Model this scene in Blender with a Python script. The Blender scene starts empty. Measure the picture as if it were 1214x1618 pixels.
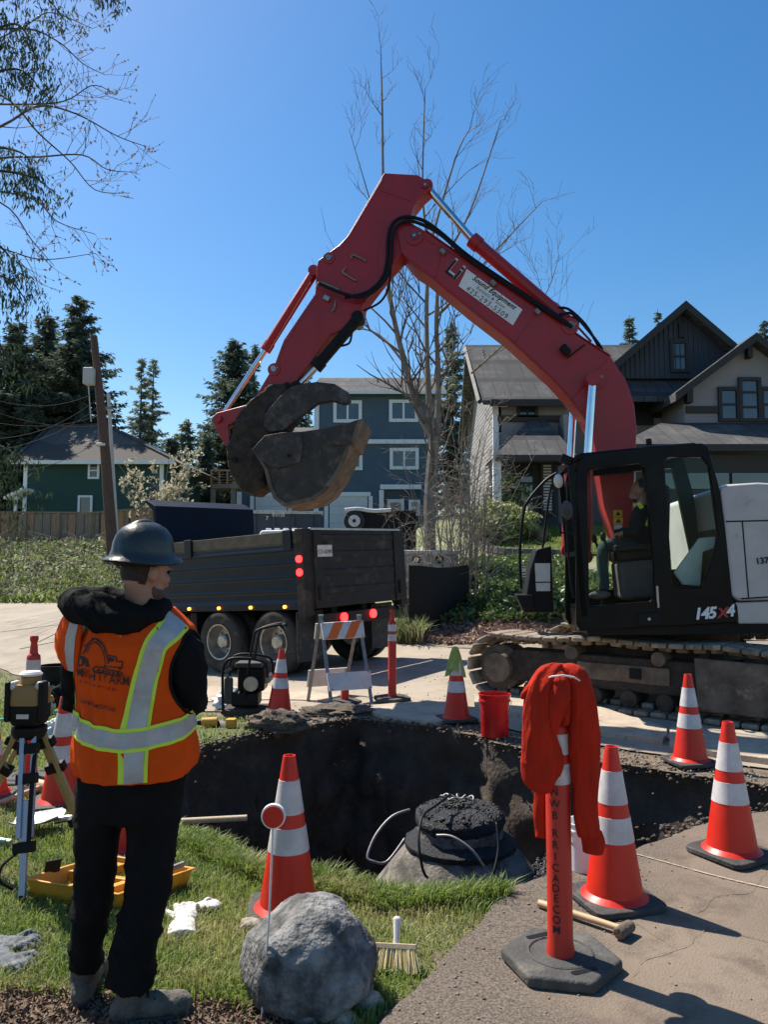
import bpy, bmesh, math, random
import numpy as np
from mathutils import Vector, Matrix, noise
from mathutils.geometry import delaunay_2d_cdt
R = math.radians
random.seed(7); rng = np.random.default_rng(7)
scene = bpy.context.scene
COL = scene.collection

# ------------------------------------------------------------------ camera, sky, sun, exposure
CAM_H = 1.57
PITCH = math.atan(91 / 1215)
cam = bpy.data.objects.new('camera', bpy.data.cameras.new('camera'))
COL.objects.link(cam)
cam.location = (0, 0, CAM_H)
cam.rotation_euler = (math.pi / 2 + PITCH, 0, 0)
cam.data.sensor_fit = 'VERTICAL'; cam.data.sensor_height = 36
cam.data.lens = 1215 / 1618 * 36
cam.data.clip_start = .05; cam.data.clip_end = 2000
scene.camera = cam

SUN = Vector((-.457, .399, .794)).normalized()
world = bpy.data.worlds.new('World'); scene.world = world; world.use_nodes = True
wn = world.node_tree.nodes; wl = world.node_tree.links
sky = wn.new('ShaderNodeTexSky'); sky.sky_type = 'NISHITA'; sky.sun_disc = False
sky.sun_elevation = math.asin(SUN.z); sky.sun_rotation = math.atan2(SUN.x, SUN.y)
sky.air_density = 1.15; sky.dust_density = .6; sky.ozone_density = 2.2; sky.altitude = 100
bg = wn['Background']; bg.inputs['Strength'].default_value = .087
hs_ = wn.new('ShaderNodeHueSaturation'); hs_.inputs['Saturation'].default_value = 1.37
wl.new(sky.outputs[0], hs_.inputs['Color']); wl.new(hs_.outputs[0], bg.inputs['Color'])
sl = bpy.data.lights.new('sun', 'SUN'); sl.energy = 4.9; sl.angle = R(.55); sl.color = (1, .94, .84)
so = bpy.data.objects.new('sun', sl); COL.objects.link(so)
so.rotation_euler = (-SUN).to_track_quat('-Z', 'Y').to_euler(); so.location = (-20, 20, 40)
scene.view_settings.view_transform = 'Standard'; scene.view_settings.look = 'None'
scene.view_settings.exposure = .78; scene.view_settings.gamma = 1

# ------------------------------------------------------------------ terrain and measuring helpers
def ss(a, b, t):
    t = min(1, max(0, (t - a) / (b - a))); return t * t * (3 - 2 * t)
def gz(x, y):
    sl_ = .06 * min(6, max(-4, x)) * ss(6.5, 10.5, y)
    if x < 0: sl_ *= 1 - ss(14, 19, y)
    z = sl_ + .085 * max(0, min(y, 62) - 14) * ss(13, 16, y)
    z += 1.25 * ss(21.5, 28, y) * ss(-3, -6, x)
    z += (1.05 * ss(14.2, 20.5, y) + .12 * max(0, min(y, 26) - 20.5)) * ss(.2, 2.2, x)
    if y < 14: z += .018 * noise.noise(Vector((x * .9, y * .9, 3)))
    return z
CP, SP = math.cos(PITCH), math.sin(PITCH)
def at(px, py, Y):                     # measured bearing at a chosen distance -> world point
    u = (px - 607) / 1215; v = (809 - py) / 1215
    t = Y / (CP - v * SP)
    return Vector((u * t, Y, CAM_H + t * (SP + v * CP)))
def gp(px, py):                        # measured bearing -> point on the terrain
    lo = .5
    prev = None; Y = 1.2
    while Y < 90:
        p = at(px, py, Y)
        if p.z < gz(p.x, p.y):
            a, b = Y - .1, Y
            for _ in range(20):
                m = (a + b) / 2; q = at(px, py, m)
                if q.z < gz(q.x, q.y): b = m
                else: a = m
            q = at(px, py, b); return Vector((q.x, q.y, gz(q.x, q.y)))
        Y += .1
    return at(px, py, 90)

# ------------------------------------------------------------------ mesh collecting
class MB:
    def __init__(s): s.v = []; s.f = []
    def add(s, vs, fs, m=None):
        o = len(s.v)
        s.v += [tuple(m @ Vector(p)) if m else tuple(p) for p in vs]
        s.f += [tuple(i + o for i in f) for f in fs]; return s
    def box(s, c, d, m=None, rot=None):
        x, y, z = d[0] / 2, d[1] / 2, d[2] / 2
        vs = [(-x, -y, -z), (x, -y, -z), (x, y, -z), (-x, y, -z), (-x, -y, z), (x, -y, z), (x, y, z), (-x, y, z)]
        if rot is not None: vs = [rot @ Vector(p) for p in vs]
        vs = [Vector(p) + Vector(c) for p in vs]
        return s.add(vs, [(3, 2, 1, 0), (4, 5, 6, 7), (0, 1, 5, 4), (1, 2, 6, 5), (2, 3, 7, 6), (3, 0, 4, 7)], m)
    def prism(s, pts, off, m=None):    # closed polygon (3-D points) swept by the vector off
        n = len(pts); off = Vector(off); a = [Vector(p) for p in pts]
        nrm = Vector((0, 0, 0))
        for i in range(n): nrm += a[i].cross(a[(i + 1) % n])
        if nrm.dot(off) < 0: a.reverse()
        vs = a + [p + off for p in a]
        fs = [tuple(reversed(range(n))), tuple(range(n, 2 * n))]
        fs += [(i, (i + 1) % n, n + (i + 1) % n, n + i) for i in range(n)]
        return s.add(vs, fs, m)
    def cyl(s, p0, p1, r0, r1=None, n=12, m=None):
        return s.tube([p0, p1], [r0, r0 if r1 is None else r1], n, m)
    def tube(s, pts, r, n=8, m=None, cap=True, flat=1, up=None):
        pts = [Vector(p) for p in pts]; k = len(pts)
        if not hasattr(r, '__len__'): r = [r] * k
        t0 = (pts[1] - pts[0]).normalized()
        a = Vector(up) if up else (Vector((0, 0, 1)) if abs(t0.z) < .9 else Vector((1, 0, 0)))
        u = (a - t0 * a.dot(t0)).normalized()
        vs = []
        for i, p in enumerate(pts):
            t = (pts[min(i + 1, k - 1)] - pts[max(i - 1, 0)])
            t = t.normalized() if t.length > 1e-9 else t0
            u = (u - t * u.dot(t)); u = u.normalized() if u.length > 1e-6 else t.orthogonal().normalized()
            w = t.cross(u)
            for j in range(n):
                an = 2 * math.pi * j / n
                vs.append(p + (u * math.cos(an) + w * math.sin(an) * flat) * r[i])
        fs = [(i * n + j, i * n + (j + 1) % n, (i + 1) * n + (j + 1) % n, (i + 1) * n + j) for i in range(k - 1) for j in range(n)]
        if cap: fs += [tuple(reversed(range(n))), tuple(range((k - 1) * n, k * n))]
        return s.add(vs, fs, m)
    def lathe(s, prof, n=20, m=None, c=(0, 0, 0), cap=True):   # prof: (radius, z)
        vs = []; c = Vector(c)
        for r, z in prof:
            for j in range(n):
                a = 2 * math.pi * j / n; vs.append(c + Vector((r * math.cos(a), r * math.sin(a), z)))
        k = len(prof)
        fs = [(i * n + j, i * n + (j + 1) % n, (i + 1) * n + (j + 1) % n, (i + 1) * n + j) for i in range(k - 1) for j in range(n)]
        if cap: fs += [tuple(reversed(range(n))), tuple(range((k - 1) * n, k * n))]
        return s.add(vs, fs, m)
    def ell(s, c, r, n=14, k=9, m=None, rot=None, f=None):
        vs = []; c = Vector(c)
        for i in range(k + 1):
            a = math.pi * i / k
            for j in range(n):
                b = 2 * math.pi * j / n
                d = Vector((math.sin(a) * math.cos(b), math.sin(a) * math.sin(b), -math.cos(a)))
                q = Vector((d.x * r[0], d.y * r[1], d.z * r[2]))
                if f: q *= f(d)
                if rot is not None: q = rot @ q
                vs.append(c + q)
        fs = [(i * n + j, i * n + (j + 1) % n, (i + 1) * n + (j + 1) % n, (i + 1) * n + j) for i in range(k) for j in range(n)]
        return s.add(vs, fs, m)
    def loft(s, rings, closed=True, cap=True, m=None):
        n = len(rings[0]); vs = [p for r_ in rings for p in r_]; k = len(rings)
        nn = n if closed else n - 1
        fs = [(i * n + j, i * n + (j + 1) % n, (i + 1) * n + (j + 1) % n, (i + 1) * n + j) for i in range(k - 1) for j in range(nn)]
        if cap and closed: fs += [tuple(reversed(range(n))), tuple(range((k - 1) * n, k * n))]
        return s.add(vs, fs, m)
    def holed(s, outer, holes, off, frame):  # 2-D polygon with openings, swept by off; frame maps (a, b) -> world
        pts = [Vector(p) for p in outer]; faces = [list(range(len(outer)))]
        edges = []
        for h in holes:
            o = len(pts); pts += [Vector(p) for p in h]; faces.append(list(range(o, o + len(h))))
        r_ = delaunay_2d_cdt(pts, edges, faces, 2, 1e-5)
        vv, fo = r_[0], r_[2]; org = r_[5]
        fs = []
        def inside(p, poly):
            c = False; n = len(poly); j = n - 1
            for i in range(n):
                if (poly[i][1] > p[1]) != (poly[j][1] > p[1]) and p[0] < (poly[j][0] - poly[i][0]) * (p[1] - poly[i][1]) / (poly[j][1] - poly[i][1]) + poly[i][0]: c = not c
                j = i
            return c
        for f in fo:
            c = sum((vv[i] for i in f), Vector((0, 0))) / len(f)
            if inside(c, outer) and not any(inside(c, h) for h in holes): fs.append(list(f))
        off = Vector(off); n = len(vv); P = [Vector(frame(p[0], p[1])) for p in vv]
        ec = {}
        for f in fs:
            for i in range(len(f)):
                e = (f[i], f[(i + 1) % len(f)]); ec[e] = 1
        vs = P + [p + off for p in P]; FF = []
        for f in fs: FF.append(tuple(f)); FF.append(tuple(i + n for i in reversed(f)))
        for e in ec:
            if (e[1], e[0]) not in ec: FF.append((e[1], e[0], e[0] + n, e[1] + n))
        return s.add(vs, FF)

def mesh_obj(name, v, f, mat=None, parent=None, smooth=35, bevel=0, seg=2, local=False):
    me = bpy.data.meshes.new(name)
    o = bpy.data.objects.new(name, me)
    if parent is not None and not local:
        L = Vector(parent.get('_w', (0, 0, 0))); v = [(p[0] - L.x, p[1] - L.y, p[2] - L.z) for p in v]
        o['_w'] = tuple(L)
    me.from_pydata(v, [], f); me.validate()
    COL.objects.link(o)
    if mat: me.materials.append(mat if not isinstance(mat, str) else MT[mat])
    if parent is not None: o.parent = parent
    if smooth:
        me.polygons.foreach_set('use_smooth', [True] * len(me.polygons))
        if smooth < 180: me.set_sharp_from_angle(angle=R(smooth))
    if bevel:
        b = o.modifiers.new('bevel', 'BEVEL'); b.width = bevel; b.segments = seg; b.limit_method = 'ANGLE'; b.angle_limit = R(40)
        b.harden_normals = True
    return o
def mk(name, mb, mat, parent=None, **k): return mesh_obj(name, mb.v, mb.f, mat, parent, **k)
def tag(o, label, cat, group=None):
    o['label'] = label; o['category'] = cat
    if group: o['group'] = group
    return o
def structure(o): o['kind'] = 'structure'; return o
def stuff(o, label=None, cat=None):
    o['kind'] = 'stuff'
    if label: o['label'] = label
    if cat: o['category'] = cat
    return o
def thing(name, label, cat, loc=(0, 0, 0), group=None):
    o = bpy.data.objects.new(name, None); COL.objects.link(o); o.location = loc; o['_w'] = tuple(loc)
    o.empty_display_size = .1
    return tag(o, label, cat, group)
def ltng(name, label, cat, group=None):       # a thing built in its own coordinates, placed afterwards
    o = thing(name, label, cat, (0, 0, 0), group); return o
def children(o): return [c for c in bpy.data.objects if c.parent == o]
def copy_tree(o, kids, parent=None):
    c = o.copy(); COL.objects.link(c); c.parent = parent
    for ch in kids.get(o.name, []): copy_tree(ch, kids, c)
    return c
def kidmap():
    k = {}
    for o in bpy.data.objects:
        if o.parent: k.setdefault(o.parent.name, []).append(o)
    return k
def place(o, loc, rz=0, rx=0, ry=0, sc=1):
    o.location = loc; o.rotation_euler = (rx, ry, rz); o.scale = (sc, sc, sc)

def text_mesh(s, size=1, bold=0, shear=0, space=1, align='CENTER'):
    cu = bpy.data.curves.new('t', 'FONT'); cu.body = s; cu.size = size; cu.align_x = align; cu.align_y = 'CENTER'
    cu.offset = bold; cu.shear = shear; cu.space_character = space; cu.resolution_u = 3
    o = bpy.data.objects.new('t', cu); COL.objects.link(o)
    dg = bpy.context.evaluated_depsgraph_get(); dg.update()
    me = bpy.data.meshes.new_from_object(o.evaluated_get(dg))
    v = [tuple(q.co) for q in me.vertices]; f = [tuple(p.vertices) for p in me.polygons]
    bpy.data.objects.remove(o); bpy.data.curves.remove(cu); bpy.data.meshes.remove(me)
    return v, f
def text_on(name, s, org, ux, uy, size, mat, parent, sub=None, **k):
    v, f = text_mesh(s, size, **k)
    org, ux, uy = Vector(org), Vector(ux).normalized(), Vector(uy).normalized()
    mb = MB(); mb.add([org + ux * p[0] + uy * p[1] for p in v], f)
    return mk(name, mb, mat, parent, smooth=0)

def bake(o):                               # apply modifiers once
    dg = bpy.context.evaluated_depsgraph_get(); dg.update()
    me = bpy.data.meshes.new_from_object(o.evaluated_get(dg)); old = o.data
    o.modifiers.clear(); o.data = me; bpy.data.meshes.remove(old)
    me.polygons.foreach_set('use_smooth', [True] * len(me.polygons))
    return o
def remesh(o, vox=.012, smooth=6, bump=None):
    m = o.modifiers.new('r', 'REMESH'); m.mode = 'VOXEL'; m.voxel_size = vox; m.use_smooth_shade = True
    if smooth:
        q = o.modifiers.new('s', 'SMOOTH'); q.iterations = smooth; q.factor = .5
    bake(o)
    if bump:
        me = o.data; n = len(me.vertices); co = np.empty(n * 3, 'f'); no = np.empty(n * 3, 'f')
        me.vertices.foreach_get('co', co); me.vertices.foreach_get('normal', no); co = co.reshape(-1, 3); no = no.reshape(-1, 3)
        d = np.array([bump(Vector(p)) for p in co], 'f')
        me.vertices.foreach_set('co', (co + no * d[:, None]).ravel()); me.update()
    return o

# ------------------------------------------------------------------ materials
MT = {}
def lin(c):
    return tuple((x / 12.92 if x <= .04045 else ((x + .055) / 1.055) ** 2.4) for x in c)
def M(name, col, col2=None, rough=.6, metal=0, scale=6, bump=0, bscale=40, spec=.5, lo=.35, hi=.65, detail=6, rvar=.12, coat=0, sss=0, trans=0, col3=None, s3=2.2, t3=.62, stretch=None):
    m = bpy.data.materials.new(name); m.use_nodes = True; n = m.node_tree.nodes; l = m.node_tree.links
    b = n['Principled BSDF']
    tc = n.new('ShaderNodeTexCoord'); oi = n.new('ShaderNodeObjectInfo'); va = n.new('ShaderNodeVectorMath'); va.operation = 'MULTIPLY_ADD'
    va.inputs[1].default_value = (1, 1, 1); sc_ = n.new('ShaderNodeVectorMath'); sc_.operation = 'SCALE'; sc_.inputs[0].default_value = (13, 7, 5); l.new(oi.outputs['Random'], sc_.inputs['Scale'])
    l.new(tc.outputs['Object'], va.inputs[0]); l.new(sc_.outputs[0], va.inputs[2]); src = va.outputs[0]; src0 = src
    if stretch:
        mp = n.new('ShaderNodeMapping'); mp.inputs['Scale'].default_value = stretch; l.new(src, mp.inputs[0]); src = mp.outputs[0]
    nz = n.new('ShaderNodeTexNoise'); nz.inputs['Scale'].default_value = scale; nz.inputs['Detail'].default_value = detail; nz.inputs['Roughness'].default_value = .62
    l.new(src, nz.inputs['Vector'])
    cr = n.new('ShaderNodeValToRGB'); cr.color_ramp.elements[0].position = lo; cr.color_ramp.elements[1].position = hi
    c2 = col2 or tuple(x * .72 for x in col)
    cr.color_ramp.elements[0].color = (*c2, 1); cr.color_ramp.elements[1].color = (*col, 1)
    l.new(nz.outputs['Fac'], cr.inputs[0]); out = cr.outputs[0]
    if col3:
        n3 = n.new('ShaderNodeTexNoise'); n3.inputs['Scale'].default_value = s3; n3.inputs['Detail'].default_value = 8; n3.inputs['Roughness'].default_value = .7
        l.new(src0, n3.inputs['Vector'])
        r3 = n.new('ShaderNodeValToRGB'); r3.color_ramp.elements[0].position = t3 - .06; r3.color_ramp.elements[1].position = t3 + .08
        l.new(n3.outputs['Fac'], r3.inputs[0])
        mx = n.new('ShaderNodeMixRGB'); l.new(r3.outputs[0], mx.inputs[0]); l.new(out, mx.inputs[1]); mx.inputs[2].default_value = (*col3, 1); out = mx.outputs[0]
    l.new(out, b.inputs['Base Color'])
    mr = n.new('ShaderNodeMapRange'); mr.inputs[3].default_value = max(0.02, rough - rvar); mr.inputs[4].default_value = min(1, rough + rvar)
    l.new(nz.outputs['Fac'], mr.inputs[0]); l.new(mr.outputs[0], b.inputs['Roughness'])
    b.inputs['Metallic'].default_value = metal; b.inputs['Specular IOR Level'].default_value = spec
    b.inputs['Coat Weight'].default_value = coat
    if sss: b.inputs['Subsurface Weight'].default_value = sss; b.inputs['Subsurface Radius'].default_value = (.02, .008, .004)
    if bump:
        n2 = n.new('ShaderNodeTexNoise'); n2.inputs['Scale'].default_value = bscale; n2.inputs['Detail'].default_value = 5
        l.new(src, n2.inputs['Vector'])
        bp = n.new('ShaderNodeBump'); bp.inputs['Strength'].default_value = bump; bp.inputs['Distance'].default_value = .02
        l.new(n2.outputs['Fac'], bp.inputs['Height']); l.new(bp.outputs[0], b.inputs['Normal'])
    if trans:                                  # thin leaves and plastic let light through
        tr = n.new('ShaderNodeBsdfTranslucent'); l.new(out, tr.inputs[0])
        ms = n.new('ShaderNodeMixShader'); ms.inputs[0].default_value = trans
        l.new(b.outputs[0], ms.inputs[1]); l.new(tr.outputs[0], ms.inputs[2]); l.new(ms.outputs[0], n['Material Output'].inputs[0])
    MT[name] = m; return m
def E(name, col, st):
    m = bpy.data.materials.new(name); m.use_nodes = True; b = m.node_tree.nodes['Principled BSDF']
    b.inputs['Base Color'].default_value = (*col, 1); b.inputs['Emission Color'].default_value = (*col, 1); b.inputs['Emission Strength'].default_value = st
    MT[name] = m; return m
def G(name, tint, refl=.12, rough=.02):       # thin clear glass: see-through with a Fresnel reflection
    m = bpy.data.materials.new(name); m.use_nodes = True; n = m.node_tree.nodes; l = m.node_tree.links
    t = n.new('ShaderNodeBsdfTransparent'); t.inputs[0].default_value = (*tint, 1)
    g = n.new('ShaderNodeBsdfGlossy'); g.inputs['Roughness'].default_value = rough
    ms = n.new('ShaderNodeMixShader'); ms.inputs[0].default_value = refl
    l.new(t.outputs[0], ms.inputs[1]); l.new(g.outputs[0], ms.inputs[2]); l.new(ms.outputs[0], n['Material Output'].inputs[0])
    MT[name] = m; return m

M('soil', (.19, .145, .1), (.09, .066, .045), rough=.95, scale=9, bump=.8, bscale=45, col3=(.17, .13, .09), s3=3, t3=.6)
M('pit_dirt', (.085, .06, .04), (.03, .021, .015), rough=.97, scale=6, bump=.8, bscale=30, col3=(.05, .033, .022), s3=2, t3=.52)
M('lawn_soil', (.12, .13, .045), (.08, .075, .03), rough=.95, scale=5, bump=.6, bscale=80, col3=(.15, .12, .05), s3=2, t3=.6)
M('street', (.36, .298, .225), (.27, .222, .168), rough=.92, scale=1.2, bump=.25, bscale=90, col3=(.235, .19, .14), s3=.9, t3=.58)
M('drive', (.215, .162, .117), (.155, .116, .083), rough=.92, scale=1.3, bump=.4, bscale=110, col3=(.115, .085, .061), s3=2.6, t3=.55)
M('drive_gravel', (.2, .155, .12), (.07, .055, .045), rough=.95, scale=70, bump=.8, bscale=120, col3=(.3, .24, .185), s3=55, t3=.61)
M('gravel', (.33, .27, .2), (.19, .15, .105), rough=.95, scale=30, bump=.7, bscale=60, col3=(.12, .09, .06), s3=3, t3=.6)
M('slab', (.47, .38, .285), (.34, .27, .2), rough=.9, scale=5, bump=.4, bscale=60, col3=(.2, .16, .12), s3=4, t3=.62)
M('concrete', (.23, .2, .165), (.125, .108, .09), rough=.95, scale=7, bump=.5, bscale=50, col3=(.06, .052, .044), s3=5, t3=.53)
M('tar', (.018, .018, .02), (.006, .006, .007), rough=.45, scale=60, bump=1, bscale=110)
M('rock', (.26, .25, .235), (.07, .068, .066), rough=.9, scale=9, bump=1, bscale=45, lo=.38, hi=.6, col3=(.03, .03, .033), s3=4, t3=.54, detail=12)
M('pebble', (.4, .34, .27), (.22, .18, .14), rough=.8, scale=14, bump=.4, bscale=60)
M('clod', (.16, .125, .09), (.06, .045, .032), rough=.97, scale=22, bump=1, bscale=60)
M('cone_orange', (.72, .022, .006), (.6, .018, .006), rough=.42, scale=5, bump=.06, bscale=30, col3=(.55, .05, .025), s3=7, t3=.72, trans=.1)
M('post_orange', (.55, .026, .012), (.45, .021, .01), rough=.5, scale=5, bump=.05, col3=(.5, .06, .03), s3=9, t3=.7)
M('reflective_white', (.62, .58, .57), (.48, .44, .43), rough=.38, scale=12, bump=.15, bscale=220, col3=(.34, .29, .27), s3=11, t3=.68)
M('rubber', (.055, .052, .05), (.03, .029, .028), rough=.75, scale=12, bump=.3, bscale=50, col3=(.16, .135, .11), s3=6, t3=.62)
M('rubber_dusty', (.075, .072, .066), (.045, .043, .04), rough=.85, scale=9, bump=.35, bscale=60, col3=(.13, .115, .095), s3=5, t3=.6)
M('black', (.01, .01, .011), rough=.55, scale=6, spec=.2)
M('black_gloss', (.005, .005, .006), (.009, .009, .009), rough=.3, scale=4, spec=.12)
M('red_paint', (.38, .015, .018), (.3, .013, .016), rough=.45, scale=3, bump=.08, bscale=9, col3=(.22, .035, .03), s3=9, t3=.64, coat=.1)
M('grey_paint', (.5, .47, .44), (.42, .395, .37), rough=.5, scale=3, col3=(.3, .26, .22), s3=5, t3=.68)
M('steel_rust', (.2, .145, .105), (.085, .06, .045), rough=.75, metal=.25, scale=6, bump=.5, bscale=50, col3=(.3, .22, .15), s3=5, t3=.6)
M('track_steel', (.3, .235, .17), (.14, .108, .078), rough=.8, metal=.1, scale=8, bump=.6, bscale=50, col3=(.4, .32, .235), s3=6, t3=.55)
M('bucket_steel', (.07, .055, .047), (.036, .029, .025), rough=.7, metal=.2, scale=7, bump=.8, bscale=30, col3=(.13, .1, .08), s3=6, t3=.57)
M('mud', (.065, .045, .033), (.025, .018, .014), rough=.9, scale=9, bump=1, bscale=30)
M('chrome', (.75, .77, .8), rough=.1, metal=1, scale=2, rvar=.04)
M('steel', (.42, .42, .43), (.3, .3, .31), rough=.4, metal=.9, scale=10)
M('galv', (.3, .28, .26), (.2, .185, .17), rough=.55, metal=.6, scale=20, col3=(.2, .12, .07), s3=8, t3=.62)
M('white', (.78, .77, .75), (.7, .69, .67), rough=.6, scale=5)
M('white_dirty', (.7, .67, .63), (.58, .54, .5), rough=.65, scale=7, col3=(.4, .35, .3), s3=6, t3=.65)
M('ink', (.015, .014, .014), rough=.7)
M('ink_grey', (.09, .09, .1), rough=.7)
M('decal_yellow', (.85, .5, .02), (.8, .45, .02), rough=.5)
M('stripe_orange', (.85, .16, .02), (.75, .14, .02), rough=.45, scale=9)
M('navy_paint', (.006, .014, .026), (.004, .009, .016), rough=.35, scale=3, spec=.25, col3=(.025, .024, .022), s3=4, t3=.68)
M('bed_grey', (.034, .03, .03), (.022, .02, .0195), rough=.6, scale=4, bump=.15, col3=(.085, .065, .048), s3=3, t3=.6, spec=.2)
M('bed_tan', (.16, .13, .085), (.09, .075, .05), rough=.8, scale=6)
M('tire', (.03, .029, .028), (.02, .019, .018), rough=.85, scale=9, bump=.25, col3=(.09, .078, .065), s3=6, t3=.6)
M('rim', (.5, .49, .47), (.3, .28, .25), rough=.42, metal=.85, scale=9)
M('tarp_blue', (.009, .014, .032), (.006, .01, .024), rough=.6, scale=3, spec=.15)
E('lamp_red', (1, .02, .02), 4.0); E('lamp_amber', (1, .28, .03), 3.0)
M('skin', (.36, .19, .13), (.3, .15, .1), rough=.5, scale=10, sss=.08)
M('hair', (.03, .02, .014), (.014, .01, .008), rough=.6, scale=60, bump=.6, bscale=200)
M('stubble', (.13, .075, .05), (.06, .036, .026), rough=.8, scale=90, bump=.4, bscale=200)
M('cloth_black', (.009, .0085, .009), (.006, .0055, .006), rough=.9, scale=15, bump=.25, bscale=160, spec=.2)
M('cloth_pants', (.011, .0105, .0105), (.007, .0065, .0065), rough=.95, scale=9, bump=1, bscale=13, spec=.12)
M('cloth_sleeve', (.0095, .009, .0085), (.0055, .0055, .0055), rough=.95, scale=9, bump=1, bscale=13, spec=.12)
M('cloth_green', (.03, .06, .055), (.02, .04, .04), rough=.9, scale=9, bump=.3, bscale=120, spec=.2)
M('vest', (.9, .11, .006), (.8, .09, .005), rough=.8, scale=9, bump=.55, bscale=9, spec=.2, trans=.28)
M('vest_lime', (.62, .82, .06), (.55, .74, .05), rough=.7, scale=9)
M('vest_silver', (.44, .43, .42), (.32, .31, .305), rough=.4, metal=.15, scale=10, bump=.4, bscale=14)
M('hoodie_red', (.45, .028, .012), (.34, .02, .009), rough=.95, scale=7, bump=1, bscale=11, spec=.1, stretch=(1.7, 1.7, .5))
M('hat', (.028, .032, .028), (.018, .02, .018), rough=.34, scale=6, bump=.1, bscale=60, col3=(.07, .07, .06), s3=6, t3=.68)
M('boot', (.15, .13, .105), (.07, .06, .05), rough=.9, scale=14, bump=.6, bscale=40, col3=(.03, .027, .024), s3=12, t3=.6)
M('tool_yellow', (.62, .3, .025), (.5, .23, .02), rough=.5, scale=8, col3=(.3, .15, .03), s3=6, t3=.68)
M('tool_amber', (.35, .2, .05), (.26, .15, .04), rough=.45, scale=9)
M('alu', (.38, .43, .52), (.3, .34, .42), rough=.42, metal=.6, scale=12)
M('wood_pale', (.55, .42, .27), (.42, .31, .19), rough=.7, scale=5, stretch=(14, 14, 2), bump=.15)
M('wood_handle', (.5, .34, .19), (.38, .25, .13), rough=.6, scale=8)
M('wood_olive', (.36, .29, .15), (.27, .21, .11), rough=.6, scale=8, stretch=(9, 9, 2))
M('glove_white', (.7, .68, .63), (.52, .5, .45), rough=.9, scale=12, bump=.5, bscale=50)
M('glove_grey', (.17, .18, .19), (.08, .085, .09), rough=.85, scale=14, bump=.5, bscale=60)
M('bristle', (.72, .6, .33), (.55, .42, .2), rough=.8, scale=40, stretch=(8, 8, 1))
M('hose_green', (.12, .55, .4), (.1, .46, .33), rough=.4, scale=5)
M('bag', (.72, .71, .69), (.55, .54, .53), rough=.5, scale=9, bump=.5, bscale=20)
M('bucket_red', (.72, .025, .02), (.55, .018, .016), rough=.3, scale=6, col3=(.5, .2, .15), s3=9, t3=.68, trans=.25)
M('rag', (.45, .52, .14), (.34, .4, .1), rough=.9, scale=12, trans=.3)
M('grass', (.27, .34, .07), (.15, .22, .04), rough=.5, scale=1.6, trans=.42, col3=(.4, .37, .15), s3=1.3, t3=.56)
M('chips', (.2, .125, .075), (.1, .06, .038), rough=.9, scale=40, col3=(.36, .25, .16), s3=30, t3=.6)
M('needle', (.14, .17, .12), (.075, .1, .068), rough=.75, scale=.9, trans=.45, spec=.15)
M('needle_pale', (.24, .26, .18), (.15, .17, .115), rough=.75, scale=.9, trans=.45, spec=.15)
M('cedar', (.07, .1, .04), (.025, .045, .02), rough=.6, scale=4, trans=.3)
M('bark', (.1, .083, .068), (.05, .04, .033), rough=.95, scale=6, bump=.8, bscale=25, stretch=(3, 3, .6))
M('bark_pale', (.24, .2, .155), (.13, .105, .08), rough=.9, scale=8, bump=.4)
M('twig', (.25, .215, .17), (.15, .125, .098), rough=.9, scale=3)
M('twig_dark', (.15, .12, .105), (.09, .075, .065), rough=.9, scale=3)
M('ivy', (.15, .21, .065), (.06, .1, .03), rough=.42, scale=2.5, trans=.32, col3=(.28, .32, .1), s3=3, t3=.58)
M('bramble', (.22, .28, .09), (.12, .155, .055), rough=.7, scale=1.1, trans=.3, col3=(.34, .3, .19), s3=1.4, t3=.54, lo=.4, hi=.55)
M('litter', (.34, .22, .16), (.17, .1, .07), rough=.85, scale=3, trans=.15, col3=(.45, .33, .26), s3=8, t3=.55)
M('rhodo', (.36, .4, .14), (.2, .25, .08), rough=.45, scale=4, trans=.4, col3=(.55, .55, .28), s3=5, t3=.55)
M('blossom', (.6, .55, .4), (.42, .38, .26), rough=.8, scale=3, trans=.35)
M('pole_wood', (.13, .075, .052), (.07, .04, .03), rough=.9, scale=9, bump=.4, stretch=(5, 5, .6))
M('fence_wood', (.37, .235, .14), (.25, .155, .092), rough=.85, scale=4, stretch=(6, 6, .7), bump=.2)
M('fence_grey', (.28, .22, .165), (.18, .14, .105), rough=.85, scale=4, stretch=(6, 6, .7), bump=.2)
M('green_wall', (.016, .06, .052), (.012, .048, .042), rough=.75, scale=2)
M('blue_wall', (.075, .115, .155), (.06, .093, .128), rough=.75, scale=2)
M('slate_wall', (.05, .062, .08), (.04, .05, .066), rough=.75, scale=2)
M('cream_wall', (.285, .268, .265), (.245, .232, .23), rough=.8, scale=2)
M('shingle', (.082, .078, .077), (.05, .048, .047), rough=.95, scale=24, bump=.5, bscale=30, col3=(.11, .105, .1), s3=1.2, t3=.55)
M('shingle_tan', (.16, .132, .11), (.09, .075, .063), rough=.95, scale=24, bump=.5, bscale=30)
M('trim_white', (.75, .75, .76), (.68, .68, .7), rough=.6, scale=3)
M('trim_dark', (.035, .03, .028), (.025, .022, .02), rough=.7, scale=3)
M('garage', (.62, .62, .64), (.55, .55, .57), rough=.6, scale=2)
M('pane', (.05, .06, .07), (.02, .025, .03), rough=.06, spec=1, scale=.8, rvar=.02)
M('solar', (.02, .025, .05), rough=.12, spec=1, scale=2)
M('wall_block', (.24, .22, .19), (.14, .13, .11), rough=.95, scale=8, bump=.6)
G('cab_glass', (.97, .98, .98), .0025); G('cab_glass_green', (.87, .95, .92), .006)
M('cable', (.02, .02, .02), rough=.6)

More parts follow.
